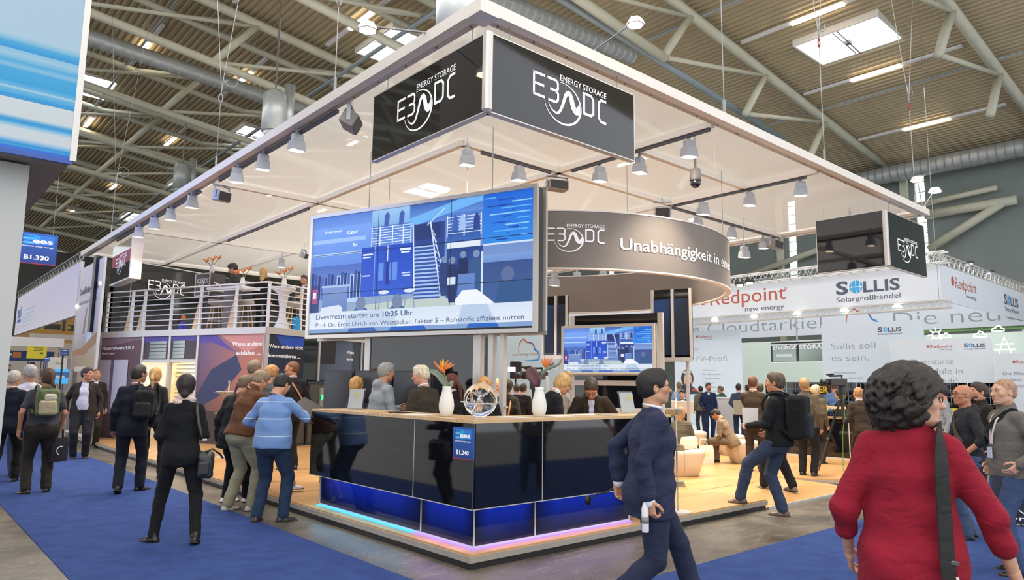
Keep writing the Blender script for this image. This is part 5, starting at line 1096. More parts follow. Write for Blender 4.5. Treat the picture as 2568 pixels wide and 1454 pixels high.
# glass brochure stand
def brochure_stand(px, py, lab, nh=3, hh=1.42, z=.13, D=None):
    p = Z(px, py, z) if D is None else at_depth(px, D, z); t = thing('brochure_stand', lab, 'stand', p, .5)
    MB().lathe([(.16, 0), (.16, .012), (.02, .02), (.001, .02)], n=20).build('base', M_alu, t); MB().tube([(0, 0, 0), (0, 0, hh)], .011, 8).build('pole', M_alu, t, smooth=True)
    MB().lathe([(.012, hh-.08), (.025, hh), (.001, hh)], n=10).build('pole_cap', M_alu, t)
    for k in range(nh):
        z0 = hh*.78-k*.42; tr = MB(); o = np.array([-.02, 0, z0]); tr.add([o+[0, -.12, 0], o+[-.25, -.12, .1], o+[-.25, .12, .1], o+[0, .12, 0], o+[0, -.12, .01], o+[-.25, -.12, .11], o+[-.25, .12, .11], o+[0, .12, .01]], [(3, 2, 1, 0), (4, 5, 6, 7), (0, 1, 5, 4), (1, 2, 6, 5), (2, 3, 7, 6), (3, 0, 4, 7)])
        tr.build('tray', M_glass, t); b = MB().box((-.13, 0, z0+.075), (.22, .2, .012), ry=.38); b.build('brochure', mat('brochure paper', 'b4ada4', .4), t)
    return t
brochure_stand(1700, 1284, 'slim brochure stand with glass trays right of the man in the navy suit', 3, 1.42)
brochure_stand(575, 0, 'first slim brochure stand by the deck wall behind the crowd', 2, 1.5, D=14.3); brochure_stand(597, 0, 'second slim brochure stand by the deck wall, right of the first', 2, 1.5, D=14.2)
# tripod with video camera
def vcam(t, c, s=1.0, flip=1, world=True):
    c = np.array(c, float); m = M_black
    MB().bevbox(c+[0, 0, 0], (.34*s, .13*s, .12*s), .015, rz=-.3).build('camera_body', mat('camera body', '2a2824', .4), t, world=world)
    MB().tube([c+[-.14*s, .04*s, .1*s], c+[.14*s, -.04*s, .11*s]], .016*s, 8).build('top_handle', m, t, world=world, smooth=True)
    MB().tube([c+[.13*s, -.04*s, .03*s], c+[.13*s, -.04*s, .11*s]], .01*s, 6).build('handle_post', m, t, world=world)
    MB().tube([c+[-.17*s, .05*s, 0], c+[-.28*s, .085*s, 0]], np.array([.05, .055])*s, 12).build('lens', m, t, world=world, smooth=True)
    MB().tube([c+[-.2*s, .05*s, .12*s], c+[-.04*s, .02*s, .13*s]], .014*s, 8).build('microphone', m, t, world=world, smooth=True)
    MB().bevbox(c+[.19*s, -.05*s, .03*s], (.07*s, .07*s, .06*s), .01).build('viewfinder', m, t, world=world)
ap = CAM+ray(2112, 985)*13.0/FX
t = thing('video_camera', 'video camera on a tall black tripod in front of the bar', 'camera', (ap[0], ap[1], .13)); vcam(t, ap+[-.12, .05, .19], 1.15)
MB().bevbox(ap+[0, 0, .06], (.1, .1, .12), .01).build('fluid_head', M_dgrey, t, world=True); MB().tube([ap+[.05, 0, .05], ap+[.35, -.15, -.25]], .012, 6).build('pan_handle', M_black, t, world=True)
MB().tube([ap, ap*[1, 1, 0]+[0, 0, 1.0]], .03, 8).build('center_column', M_dgrey, t, world=True)
f1 = Z(2053, 1180, .13)
for k, f in enumerate((f1, ap*[1, 1, 0]+[.62, -.15, .13], ap*[1, 1, 0]+[.2, .6, .13])):
    m_ = (ap*.5+f*.5); MB().tube([ap+[0, 0, -.02], f+(ap-f)*.4], .02, 6).build('leg', M_black, t, world=True); MB().tube([f+(ap-f)*.42, f], .012, 6).build('lower_leg', M_dgrey, t, world=True); MB().bevbox(f+(ap-f)*.4, (.05, .05, .04), .01).build('leg_clamp', M_dgrey, t, world=True)
    MB().lathe([(.02, -.0), (.02, .03), (.001, .03)], f, n=8).build('foot', mat('red rubber', 'a04a34', .6), t, world=True)
MB().tube([ap+[0, -.02, 0], ap+[-.05, -.05, -.4], ap+[-.1, -.02, -.7], ap+[-.12, 0, -ap[2]+.14]], .006, 5).build('green_cable', mat('green cable', '5f9a48', .5), t, world=True)
c = at_depth(1338, 12.5, 0); ap = np.array([c[0], c[1], 1.78]); t = thing('video_camera', 'black shoulder-type video camera on a tripod behind the blonde receptionist', 'camera', (c[0], c[1], .13)); vcam(t, ap, 1.2)
MB().bevbox(ap+[-.3, .25, .1], (.14, .02, .09), .005, rz=-.7).build('flip_screen', mat('camera screen', 'c8b8e0', .4, emit=.6, ecol='b0b4f0'), t, world=True); MB().bevbox(ap+[.0, 0, -.15], (.12, .12, .2), .02).build('battery', M_black, t, world=True)
MB().tube([ap+[0, 0, -.2], (ap[0], ap[1], 1.0)], .03).build('center_column', M_black, t, world=True)
for k in range(3): MB().tube([(ap[0], ap[1], 1.2), (ap[0]+.5*math.cos(k*2.1), ap[1]+.5*math.sin(k*2.1), .14)], .016).build('leg', M_black, t, world=True)

# ------------------------------------------------------------------ on the reception counter
ZT = 1.285
M_vase = mat('frosted vase', 'dcdad6', .55); M_stem = mat('green stem', '6f7a4a', .5); M_pet = mat('orange petal', 'd0702c', .5); M_leaf = mat('grey green leaf', '6f7a68', .5); M_leafd = mat('dark red leaf', '5a3238', .5); M_purple = mat('violet petal', '4a3a6a', .5)
def leaf(pts, wds, m, name, t, n=(0, 0, 1)):
    P = np.array(pts, float); V = []; n = np.array(n, float)
    for i in range(len(P)):
        tt = _n(P[min(i+1, len(P)-1)]-P[max(i-1, 0)]); s = _n(np.cross(tt, n)); up = np.cross(s, tt)
        for u in (-1, -.5, 0, .5, 1): V.append(P[i]+s*wds[i]*u+up*(abs(u)*wds[i]*.35))
    F = [(i*5+a, i*5+a+1, i*5+5+a+1, i*5+5+a) for i in range(len(P)-1) for a in range(4)]; o = mkobj(name, V, F, m, t, smooth=True); md = o.modifiers.new('thick', 'SOLIDIFY'); md.thickness = .004; return o
def vase(p, lab, kind):
    t = thing('vase', lab, 'vase', p, math.atan2(CAM[1]-p[1], CAM[0]-p[0])+PI/2)       # local x runs to the reader's right
    MB().lathe([(.045, 0), (.055, .005), (.073, .06), (.078, .11), (.07, .17), (.05, .24), (.043, .275), (.047, .3), (.043, .3), (.04, .27), (.06, .15), (.06, .03), (.001, .02)], n=28).build('body', M_vase, t, smooth=True)
    fl = thing('bird_of_paradise', 'x', 'flower', (p[0], p[1], p[2]+.02), math.atan2(CAM[1]-p[1], CAM[0]-p[0])+PI/2)
    if kind == 0:
        fl['label'] = 'orange bird-of-paradise flower with long grey leaf in the left vase'
        MB().tube(smooth_poly([(0, 0, 0), (.005, 0, .2), (.0, 0, .32), (-.03, 0, .4), (-.075, 0, .44)], 5), .009, 8).build('stem', M_stem, fl, smooth=True)
        MB().tube([(-.02, 0, .415), (-.07, 0, .45), (-.12, 0, .5), (-.14, -.01, .54)], [.014, .02, .012, .003], 8).build('beak', M_pet, fl, smooth=True)
        for a, l in ((-.25, .11), (.05, .12), (.5, .12), (.85, .13), (1.1, .14)): leaf([(-.05, 0, .44), (-.05+l*.5*math.sin(a), 0, .44+l*.5*math.cos(a)), (-.05+l*math.sin(a), 0, .44+l*math.cos(a))], [.006, .014, .001], M_pet if a != .05 else mat('yellow petal', 'd8a828', .5), 'petal', fl, (0, 1, 0))
        leaf(smooth_poly([(.0, -.01, .27), (-.04, -.01, .33), (-.1, -.02, .4), (-.19, -.02, .44)], 3)[:, :3], np.interp(np.linspace(0, 1, 10), [0, .4, .8, 1], [.012, .035, .028, .002]), M_leaf, 'leaf', fl, (0, -1, .3))
        leaf([(.01, 0, .26), (.04, 0, .3), (.06, 0, .34)], [.01, .03, .002], M_leaf, 'leaf', fl, (0, -1, .3))
    else:
        fl['label'] = 'bird-of-paradise flower with long curved beak and dark red leaf in the right vase'
        MB().tube(smooth_poly([(0, 0, 0), (.0, 0, .3), (.02, 0, .4), (.04, 0, .44)], 5), .009, 8).build('stem', M_stem, fl, smooth=True)
        MB().tube(smooth_poly([(.02, 0, .41), (.08, 0, .47), (.16, 0, .5), (.21, 0, .53), (.235, 0, .585)], 4), np.interp(np.linspace(0, 1, 17), [0, .3, .8, 1], [.014, .022, .01, .002]), 8).build('beak', M_leaf, fl, smooth=True)
        for a, l, m in ((-.45, .12, M_pet), (-.15, .13, M_pet), (.1, .12, M_pet), (.5, .14, M_pet), (.9, .11, M_purple)): leaf([(.07, 0, .47), (.07+l*.5*math.sin(a), 0, .47+l*.5*math.cos(a)), (.07+l*math.sin(a), 0, .47+l*math.cos(a))], [.006, .015, .001], m, 'petal', fl, (0, 1, 0))
        leaf([(.0, -.01, .29), (-.03, -.02, .33), (-.07, -.02, .4), (-.1, -.02, .46), (-.11, -.02, .48)], [.01, .05, .065, .05, .012], M_leafd, 'leaf', fl, (0, -1, .2))
    ROOTS[fl.name] = (np.array(fl.location), fl.rotation_euler[2])
q = PX(1119, 1043, .3); vase((.3, q[1], ZT), 'frosted white vase on the left arm of the counter', 0)
q = PY(1352, 1043, .3); vase((q[0], .3, ZT), 'frosted white vase on the right arm of the counter', 1)
gp = Z(1205, 1045, ZT); gp = np.array([.33, .38, ZT]); 
dx = [CAM+ray(1205, 1000)*D/FX for D in (6.6,)][0]; gp = np.array([dx[0], dx[1], ZT])
t = thing('glass_globe', 'clear glass globe with swirls standing on the counter corner', 'globe', gp)
M_gl = mat('globe glass', 'ffffff', .0, trans=1.0); M_gl.node_tree.nodes['Principled BSDF'].inputs['IOR'].default_value = 1.22
R_ = .158; pr = [(.001, 0)]+[(R_*math.sin(a), R_-R_*math.cos(a)) for a in np.linspace(.08, PI-.02, 24)]; MB().lathe([(r, z+.02) for r, z in pr], n=36).build('shell', M_gl, t, smooth=True)
MB().lathe([(.07, 0), (.075, .006), (.05, .022), (.001, .022)], n=24).build('stand_ring', M_glass, t)
MB().tube([(R_*1.01*math.cos(a), R_*1.01*math.sin(a), R_*.95) for a in np.linspace(0, 2*PI, 36, False)], .003, 5, closed=True).build('seam_ring', M_alu, t)
for k in range(4):
    a0 = k*1.6; MB().tube([(R_*.7*math.cos(a0+u)*math.sin(v), R_*.7*math.sin(a0+u)*math.sin(v), R_+R_*.75*math.cos(v)) for u, v in zip(np.linspace(0, 2, 12), np.linspace(.5, 2.6, 12))], .0025, 5).build('swirl', mat('glass swirl', 'e4ecf4', .1, trans=.8), t, smooth=True)
for s in (-1, 1): MB().tube([(s*R_*.72, -s*R_*.7, R_*1.0), (s*R_*.84, -s*R_*.82, R_)], .006, 6).build('pin', M_alu, t)
MB().lathe([(.001, .2), (.05, .22), (.09, .26), (.06, .29), (.001, .3)], n=20).build('inner_bowl', M_gl, t, smooth=True)
# table-top brochure holders, papers, tablets
def holder(p, rz, lab):
    t = thing('brochure_holder', lab, 'holder', p, rz); MB().box((0, .04, .13), (.2, .006, .27), rx=-.28).build('back_plate', M_glass, t); MB().box((0, .02, .13), (.18, .012, .24), rx=-.28).build('brochure', mat('grey brochure', '9fa3a6', .3), t); MB().box((0, 0, .006), (.22, .12, .01)).build('foot', M_glass, t)
    flat('print', frame((-.07, .0, .19), (1, 0, 0)), [(R4(.05, 0, .12, .01), 'b8b83a'), (R4(.06, -.02, .12, -.012), 'b8b83a')], M_print, t, world=False)
q = PX(885, 1020, .32); holder((.35, q[1], ZT), -.9, 'acrylic brochure holder at the left end of the counter'); q = PY(1578, 1038, .4); holder((q[0], .42, ZT), -.35, 'acrylic brochure holder left of the navy suit')
M_pap = mat('paper', 'd9d6d2', .6); M_tab = mat('tablet glass', '20242a', .1)
for i, (px, ax, v, sz, rz, m, nm, lab) in enumerate(((960, 'x', .25, (.2, .28), .2, M_oak, 'clipboard', 'wooden clipboard on the left counter arm'), (1000, 'x', .35, (.22, .3), .0, M_tab, 'tablet', 'dark tablet behind the clipboard'), (1050, 'x', .22, (.21, .3), .4, M_pap, 'paper_sheet', 'grey leaflet stack left of the left vase'),
     (1290, 'y', .3, (.2, .28), .3, M_pap, 'paper_sheet', 'sheet of paper between globe and right vase'), (1400, 'y', .28, (.28, .2), .1, M_pap, 'paper_sheet', 'sheet of paper right of the right vase'), (1470, 'y', .4, (.3, .21), -.1, M_pap, 'paper_sheet', 'sheet the bending man writes on'), (1520, 'y', .25, (.25, .2), .3, mat('print grey', '8f959c', .5), 'magazine', 'magazine near the right brochure holder'))):
    q = PX(px, 1040, v) if ax == 'x' else PY(px, 1040, v); MB().box((q[0], q[1], ZT+.004), (sz[0], sz[1], .006), rz=rz).build(nm, m, label=lab, cat={'clipboard': 'clipboard', 'tablet': 'tablet', 'magazine': 'magazine'}.get(nm, 'paper'))
# ------------------------------------------------------------------ on the upper deck
def dpt(u, w_, z=DZ): p = DP+DU*u+DW*w_; return np.array([p[0], p[1], z])
def high_stool(p, lab, rz=0):
    t = thing('bar_stool', lab, 'stool', p, rz); MB().lathe([(.001, .68), (.17, .69), (.21, .73), (.215, .8), (.2, .82), (.15, .8), (.001, .78)], n=20).build('seat', mat('grey beige seat', 'a89f97', .5), t, smooth=True)
    for k in range(4): a = k*PI/2+.78; MB().tube([(.12*math.cos(a), .12*math.sin(a), .69), (.24*math.cos(a), .24*math.sin(a), 0)], .014, 8).build('leg', mat('ash leg', 'cfa56c', .4), t)
    MB().tube([(.19*math.cos(a), .19*math.sin(a), .28) for a in np.linspace(0, 2*PI, 20, False)], .008, 6, closed=True).build('foot_ring', M_alu, t); return t
high_stool(dpt(2.35, .6), 'grey bar stool with wooden legs on the balcony, left one'); high_stool(dpt(1.75, 1.0), 'grey bar stool with wooden legs on the balcony, right of the other'); high_stool(dpt(.4, 2.9), 'grey bar stool behind the balcony corner near the video wall'); high_stool(dpt(.75, 1.7), 'grey bar stool behind the man standing on the balcony')
t = thing('bar_table', 'white high table on the balcony where the man stands', 'table', dpt(1.6, .42)); 
fr = (dpt(1.6, .42), DU, np.array([0, 0, 1.]), -DW); MB().box((0, 0, 1.04), (1.2, .6, .06), rz=ang).build('table_top', M_white, t); MB().box((.0, 0, .5), (.3, .3, 1.02), rz=ang).build('pedestal', mat('grey box', '6e6762', .5), t)
t = thing('display_cube', 'small framed display box with white emblem standing on the balcony', 'display', dpt(2.75, 1.0))
fr1 = frame(dpt(3.3, .7, DZ+.95), -DU); MB().plate(fr1, R4(0, 0, .55, .62), -.5, 0).build('body', mat('dark taupe', '4c4648', .3), t, world=True); logo(fr1, .08, .3, .4, M_text, t); 
for (a0, b0) in (((0, 0), (.55, .03)), ((0, .59), (.55, .62)), ((0, 0), (.03, .62)), ((.52, 0), (.55, .62))): MB().plate(fr1, R4(*a0, *b0), 0, .015).build('frame', M_alu, t, world=True)
MB().plate(fr1, R4(.15, -.93, .4, 0), -.4, -.2).build('pedestal', M_dgrey, t, world=True)
t = thing('round_column_table', 'white hourglass shaped table at the balcony corner', 'table', dpt(.25, .75)); MB().lathe([(.2, 0), (.2, .03), (.09, .3), (.08, .55), (.14, .9), (.3, 1.02), (.3, 1.05), (.001, 1.05)], n=24).build('body', M_white, t, smooth=True)
def plant(p, lab, s=1):
    t = thing('flower_arrangement', lab, 'plant', p); MB().lathe([(.05, 0), (.07, .1), (.045, .22), (.05, .25), (.001, .24)], n=16).build('vase', M_vase, t, smooth=True)
    for k in range(3): a = -.7+k*.7; e = np.array([.3*s*math.sin(a), .1*(k-1), .3+.08*k]); MB().tube([(0, 0, .2), e*.6+[0, 0, .1], e], .008, 5).build('stem', M_leafd if k == 0 else M_stem, t); leaf([e, e+[.04, 0, .06], e+[.05, 0, .14]], [.01, .03, .002], M_pet, 'petal', t, (0, 1, 0)); leaf([e, e+[-.05, 0, .05], e+[-.1, 0, .07]], [.01, .02, .002], M_pet, 'petal', t, (0, 1, 0))
    return t
plant(dpt(1.3, .42, DZ+1.07), 'orange flowers in a vase on the balcony table'); plant(dpt(.25, .75, DZ+1.05), 'orange flowers at the balcony corner'); plant(dpt(3.0, .95, DZ+1.57), 'orange flower with dark leaf on the display box')
t = thing('paper_bag', 'blue carrier bag behind the balcony bars near the video wall', 'bag', dpt(.02, 1.0)); MB().bevbox((0, 0, .17), (.14, .12, .34), .01, rz=ang).build('body', mat('sky blue', '2a9adf', .5), t)
t = thing('tiger_figure', 'small colourful toy bundle lying on the balcony floor', 'toy', dpt(3.1, .25)); MB().lathe([(.001, 0), (.1, .03), (.13, .12), (.08, .24), (.001, .27)], n=12).build('body', mat('toy blue', '3a3f9a', .6, noise=.5, nscale=20), t, smooth=True); MB().lathe([(.001, .26), (.06, .3), (.07, .36), (.001, .42)], n=12).build('head', mat('toy orange', 'd8703a', .6), t, smooth=True)
t['label'] = 'small colourful toy bundle on the balcony floor'; t.name = 'toy_bundle'
# ------------------------------------------------------------------ people: implicit surfaces turned into meshes
class SDF:
    def __init__(s, lo, hi, h):
        s.lo = np.array(lo, float); s.h = h; s.n = np.ceil((np.array(hi)-s.lo)/h).astype(int)+1
        s.f = np.full(s.n, .5, np.float32)
        s.ax = [s.lo[i]+h*np.arange(s.n[i]) for i in range(3)]
    def blk(s, lo, hi):
        a = np.clip(((lo-s.lo)/s.h).astype(int)-1, 0, s.n); b = np.clip(((hi-s.lo)/s.h).astype(int)+2, 0, s.n)
        sl = tuple(slice(a[i], b[i]) for i in range(3))
        if min(b-a) <= 0: return None, None
        return sl, (s.ax[0][sl[0]][:, None, None], s.ax[1][sl[1]][None, :, None], s.ax[2][sl[2]][None, None, :])
    def put(s, sl, d, k, op):
        f = s.f[sl]
        if op == 'add':
            m = np.maximum(k-np.abs(f-d), 0)/k; s.f[sl] = np.minimum(f, d)-m*m*k*.25
        else:
            d = -d; m = np.maximum(k-np.abs(f-d), 0)/k; s.f[sl] = np.maximum(f, d)+m*m*k*.25
        return s
    def cap(s, a, b, ra, rb, k=.02, op='add', u=None, su=1., v=None, sv=1., fold=0, fw=38, ph=0):
        """tapered capsule; su, sv stretch the section along u and v"""
        a = np.array(a, float); b = np.array(b, float); R_ = max(ra, rb)*max(su, sv, 1)+k+.015; lo = np.minimum(a, b)-R_; hi = np.maximum(a, b)+R_
        sl, (x, y, z) = s.blk(lo, hi) 
        if sl is None: return s
        d = b-a; L2 = max(float(d@d), 1e-9)
        px, py, pz = x-a[0], y-a[1], z-a[2]
        t = np.clip((px*d[0]+py*d[1]+pz*d[2])/L2, 0, 1)
        qx, qy, qz = px-t*d[0], py-t*d[1], pz-t*d[2]
        r = ra+(rb-ra)*t; q2 = qx*qx+qy*qy+qz*qz; sc = 1.
        if u is not None:
            e = qx*u[0]+qy*u[1]+qz*u[2]; q2 = q2-e*e*(1-1/su**2)
        if v is not None:
            e = qx*v[0]+qy*v[1]+qz*v[2]; q2 = q2-e*e*(1-1/sv**2)
        dd = np.sqrt(np.maximum(q2, 0))-r
        if fold:
            L = math.sqrt(L2); e = (px*.7+py*.5-pz*.3)
            dd = dd-fold*np.sin(t*L*fw+2.2*np.sin(e*16+ph)+ph)*np.sin(t*PI*.98+.02)
        return s.put(sl, dd, k, op)
    def ell(s, c, r, k=.02, op='add', M=None):
        c = np.array(c, float); r = np.array(r, float); R_ = r.max()+k+.01
        sl, g = s.blk(c-R_, c+R_)
        if sl is None: return s
        x, y, z = g[0]-c[0], g[1]-c[1], g[2]-c[2]
        if M is not None: x, y, z = (M[0][i]*x+M[1][i]*y+M[2][i]*z for i in range(3))
        k0 = np.sqrt((x/r[0])**2+(y/r[1])**2+(z/r[2])**2); k1 = np.sqrt((x/r[0]**2)**2+(y/r[1]**2)**2+(z/r[2]**2)**2)+1e-9
        return s.put(sl, k0*(k0-1)/k1, k, op)
    def rbox(s, c, e, r, k=.01, M=None, op='add'):
        c = np.array(c, float); e = np.array(e, float)-r; R_ = np.linalg.norm(e)+r+k+.01
        sl, g = s.blk(c-R_, c+R_)
        if sl is None: return s
        x, y, z = g[0]-c[0], g[1]-c[1], g[2]-c[2]
        if M is not None: x, y, z = (M[0][i]*x+M[1][i]*y+M[2][i]*z for i in range(3))
        q = [np.abs(a)-e[i] for i, a in enumerate((x, y, z))]
        q = np.broadcast_arrays(*q)
        d = np.sqrt(sum(np.maximum(a, 0)**2 for a in q))+np.minimum(np.maximum(q[0], np.maximum(q[1], q[2])), 0)-r
        return s.put(sl, d, k, op)
    def clip(s, p, n, k=.004):
        """keep the side n points away from"""
        n = np.array(n, float); n = n/np.linalg.norm(n)
        d = (s.ax[0][:, None, None]-p[0])*n[0]+(s.ax[1][None, :, None]-p[1])*n[1]+(s.ax[2][None, None, :]-p[2])*n[2]
        m = np.maximum(k-np.abs(s.f-d), 0)/k; s.f = np.maximum(s.f, d)+m*m*k*.25; return s
    def wrinkle(s, amp, w=26, ph=0, stretch=(1, 1, 1)):
        x, y, z = s.ax[0][:, None, None]*stretch[0], s.ax[1][None, :, None]*stretch[1], s.ax[2][None, None, :]*stretch[2]
        s.f = s.f+amp*(np.sin(w*(x+.6*z)+2*np.sin(w*.6*(y-.4*z)+ph)+ph)+.6*np.sin(w*1.7*(z-.5*y+.3*x)+1.5*np.sin(w*.9*x)+ph*2)).astype(np.float32); return s
    def mesh(s):
        f = s.f; n = np.array(f.shape); ins = f < 0
        c = np.zeros(n-1, np.int8)
        for i in (0, 1):
            for j in (0, 1):
                for k in (0, 1): c += ins[i:n[0]-1+i, j:n[1]-1+j, k:n[2]-1+k]
        act = (c > 0) & (c < 8); idx = np.argwhere(act); N = len(idx)
        if N == 0: return np.zeros((0, 3)), np.zeros((0, 4), int)
        val = {}
        for i in (0, 1):
            for j in (0, 1):
                for k in (0, 1): val[(i, j, k)] = f[idx[:, 0]+i, idx[:, 1]+j, idx[:, 2]+k]
        acc = np.zeros((N, 3)); cnt = np.zeros(N)
        for ax in range(3):
            o = [a for a in range(3) if a != ax]
            for p in (0, 1):
                for q in (0, 1):
                    A = [0, 0, 0]; A[o[0]] = p; A[o[1]] = q; B = list(A); B[ax] = 1
                    a = val[tuple(A)]; b = val[tuple(B)]; m = (a < 0) != (b < 0)
                    t = np.where(m, a/np.where(m, a-b, 1), 0); P = np.tile(np.array(A, float), (N, 1)); P[:, ax] += t
                    acc += P*m[:, None]; cnt += m
        V = (idx+acc/cnt[:, None])*s.h+s.lo
        mp = np.full(n-1, -1, np.int64); mp[act] = np.arange(N); Fs = []
        for ax in range(3):
            u, v = [(1, 2), (2, 0), (0, 1)][ax]
            sl0 = [slice(1, None)]*3; sl0[ax] = slice(0, n[ax]-1); sl1 = [slice(1, None)]*3; sl1[ax] = slice(1, n[ax])
            for q in (u, v): sl0[q] = slice(1, n[q]-1); sl1[q] = slice(1, n[q]-1)
            a = ins[tuple(sl0)]; b = ins[tuple(sl1)]; ch = np.argwhere(a != b)
            if not len(ch): continue
            sg = a[tuple(ch.T)]; base = ch.copy(); base[:, u] += 1; base[:, v] += 1
            def cell(du, dv): q = base.copy(); q[:, u] += du; q[:, v] += dv; return mp[tuple(q.T)]
            Q = np.stack([cell(-1, -1), cell(0, -1), cell(0, 0), cell(-1, 0)], 1); Q[~sg] = Q[~sg][:, ::-1]; Fs.append(Q)
        F = np.concatenate(Fs); F = F[(F >= 0).all(1)]
        return V, F
def mesh_np(name, parts, mats, parent, shade=True):
    """one mesh from [(V, F, material index)]"""
    Vs = []; Fs = []; Ms = []; n = 0
    for V, F, mi in parts:
        if len(V) == 0: continue
        Vs.append(V); Fs.append(F+n); Ms.append(np.full(len(F), mi, np.int32)); n += len(V)
    V = np.concatenate(Vs).astype(np.float32); F = np.concatenate(Fs).astype(np.int32); me = bpy.data.meshes.new(name)
    me.vertices.add(len(V)); me.vertices.foreach_set('co', V.ravel()); me.loops.add(F.size); me.loops.foreach_set('vertex_index', F.ravel())
    me.polygons.add(len(F)); me.polygons.foreach_set('loop_start', np.arange(0, F.size, 4, dtype=np.int32)); me.polygons.foreach_set('loop_total', np.full(len(F), 4, np.int32))
    me.polygons.foreach_set('use_smooth', np.ones(len(F), bool))
    for m in mats: me.materials.append(m)
    me.polygons.foreach_set('material_index', np.concatenate(Ms)); me.update(calc_edges=True)
    o = bpy.data.objects.new(name, me); COL.objects.link(o); o.parent = parent; ROOTS[o.name] = ROOTS[parent.name]; return o
# -- canonical head (face towards +y, centre at the origin), cached
_HC = {}
def head_mesh(fem=False, h=.006):
    key = ('h', fem, h)
    if key in _HC: return _HC[key]
    s = SDF((-.115, -.14, -.17), (.115, .15, .15), h)
    s.ell((0, -.018, .03), (.076, .098, .09), .02); s.ell((0, .03, .0), (.066, .066, .085), .03); s.ell((0, .035, -.055), (.052 if fem else .058, .056, .055), .03)
    s.ell((0, .07, -.088), (.024, .024, .022), .02)                          # chin
    s.cap((-.05, .0, -.06), (-.025, .06, -.09), .02, .018, .02); s.cap((.05, .0, -.06), (.025, .06, -.09), .02, .018, .02)
    s.cap((0, -.02, -.06), (0, -.03, -.17), .054 if fem else .06, .056 if fem else .064, .03)     # neck stub
    s.ell((.034, .094, .012), (.02, .016, .013), .014, 'sub'); s.ell((-.034, .094, .012), (.02, .016, .013), .014, 'sub')
    s.cap((-.045, .078, .032), (.045, .078, .032), .010, .010, .02)             # brow
    s.cap((0, .088, .022), (0, .112, -.022), .008, .012, .012); s.ell((0, .11, -.024), (.017, .013, .011), .008)
    s.cap((-.022, .088, -.056), (.022, .088, -.056), .007, .007, .006); s.cap((-.018, .088, -.065), (.018, .088, -.065), .0075, .0075, .006)
    s.ell((.05, .06, -.012), (.022, .022, .022), .02); s.ell((-.05, .06, -.012), (.022, .022, .022), .02)
    for sx in (-1, 1): s.ell((sx*.078, -.012, -.004), (.010, .02, .032), .008); s.ell((sx*.086, -.004, .0), (.006, .01, .02), .004, 'sub')
    _HC[key] = s.mesh(); return _HC[key]
def hair_mesh(st, h=.007):
    key = ('hair', st, h)
    if key in _HC: return _HC[key]
    big = st in ('curly',); lo = (-.22, -.26, -.3) if big or st in ('long', 'pony', 'bob', 'hood', 'longpony') else (-.13, -.17, -.2)
    s = SDF(lo, (.22, .16, .24) if big else (.13, .14, .21), h)
    t = dict(short=.010, crop=.004, fade=.014, grey=.011, receding=.006, curly=.05, bob=.018, bun=.012, topbun=.014, long=.016, pony=.012, longpony=.012, spiky=.02)[st]
    s.ell((0, -.02, .034), (.077+t, .100+t, .09+t), .02)
    if st in ('short', 'fade', 'grey', 'spiky'): s.ell((0, .03, .09), (.06, .055, .035+t), .03); s.ell((0, -.05, -.02), (.064+t*.5, .06+t*.5, .06), .03)
    if st in ('crop', 'receding'): s.ell((0, -.05, -.02), (.066, .06, .05), .03)
    if st == 'curly':
        s.ell((0, -.03, -.03), (.125, .125, .10), .04); s.ell((-.03, -.08, -.075), (.10, .08, .07), .04)
        r = np.random.RandomState(3)
        for _ in range(420):
            v = _n(r.normal(size=3)); 
            if v[1] > .2 and v[2] < .45: continue
            c = np.array([0, -.03, .02])+v*[.13, .145, .135]+[0, 0, -.01]; q = r.uniform(.009, .018); a0 = r.uniform(0, 6.3); tt = _n(np.cross(v, r.normal(size=3)))
            s.cap(c-tt*.014, c+tt*.018+v*.008, q, q*.6, .008)
    if st in ('bob', 'bun', 'topbun', 'pony', 'long', 'longpony'): s.ell((0, -.045, -.03), (.075+t*.6, .07+t*.5, .08), .03)
    if st == 'bun': s.ell((0, -.12, -.085), (.045, .04, .042), .01); s.ell((0, -.02, .03), (.098, .115, .105), .02)
    if st == 'topbun': s.ell((0, -.02, .15), (.052, .05, .045), .012)
    if st == 'long': s.cap((0, -.07, -.02), (0, -.085, -.26), .075, .05, .03, u=(1, 0, 0), su=1.25); s.cap((-.075, -.02, 0), (-.085, -.0, -.2), .026, .02, .02); s.cap((.075, -.02, 0), (.085, -.0, -.2), .026, .02, .02)
    if st == 'pony': s.cap((0, -.11, .02), (0, -.15, -.12), .034, .022, .012)
    if st == 'longpony': s.cap((0, -.1, .03), (.02, -.16, -.06), .034, .03, .012); s.cap((.02, -.16, -.06), (.05, -.15, -.27), .03, .018, .012)
    if st == 'bob': s.cap((0, -.06, -.04), (0, -.07, -.13), .075, .06, .03, u=(1, 0, 0), su=1.2)
    # free the face and ears
    if st == 'receding': s.ell((0, .09, .06), (.085, .10, .085), .02, 'sub')
    elif st == 'curly': s.ell((.0, .16, -.05), (.15, .165, .115), .02, 'sub')
    else: s.ell((0, .115, -.02), (.088, .085, .10), .016, 'sub')
    for sx in (-1, 1):
        if st in ('short', 'fade', 'crop', 'grey', 'receding', 'spiky'): s.ell((sx*.09, .035, -.045), (.035, .05, .05), .01, 'sub'); s.ell((sx*.09, -.008, -.01), (.022, .022, .036), .006, 'sub')
    if st in ('short', 'fade', 'crop', 'grey', 'receding', 'spiky'): s.clip((0, -.02, -.075), (0, .35, -1), .01)
    if st in ('short', 'grey', 'spiky', 'long', 'bob', 'pony', 'longpony', 'bun'): s.wrinkle(.0018, 70, 1, (1, 1.6, .5))
    if st == 'curly': s.wrinkle(.0055, 85, 2)
    _HC[key] = s.mesh(); return _HC[key]
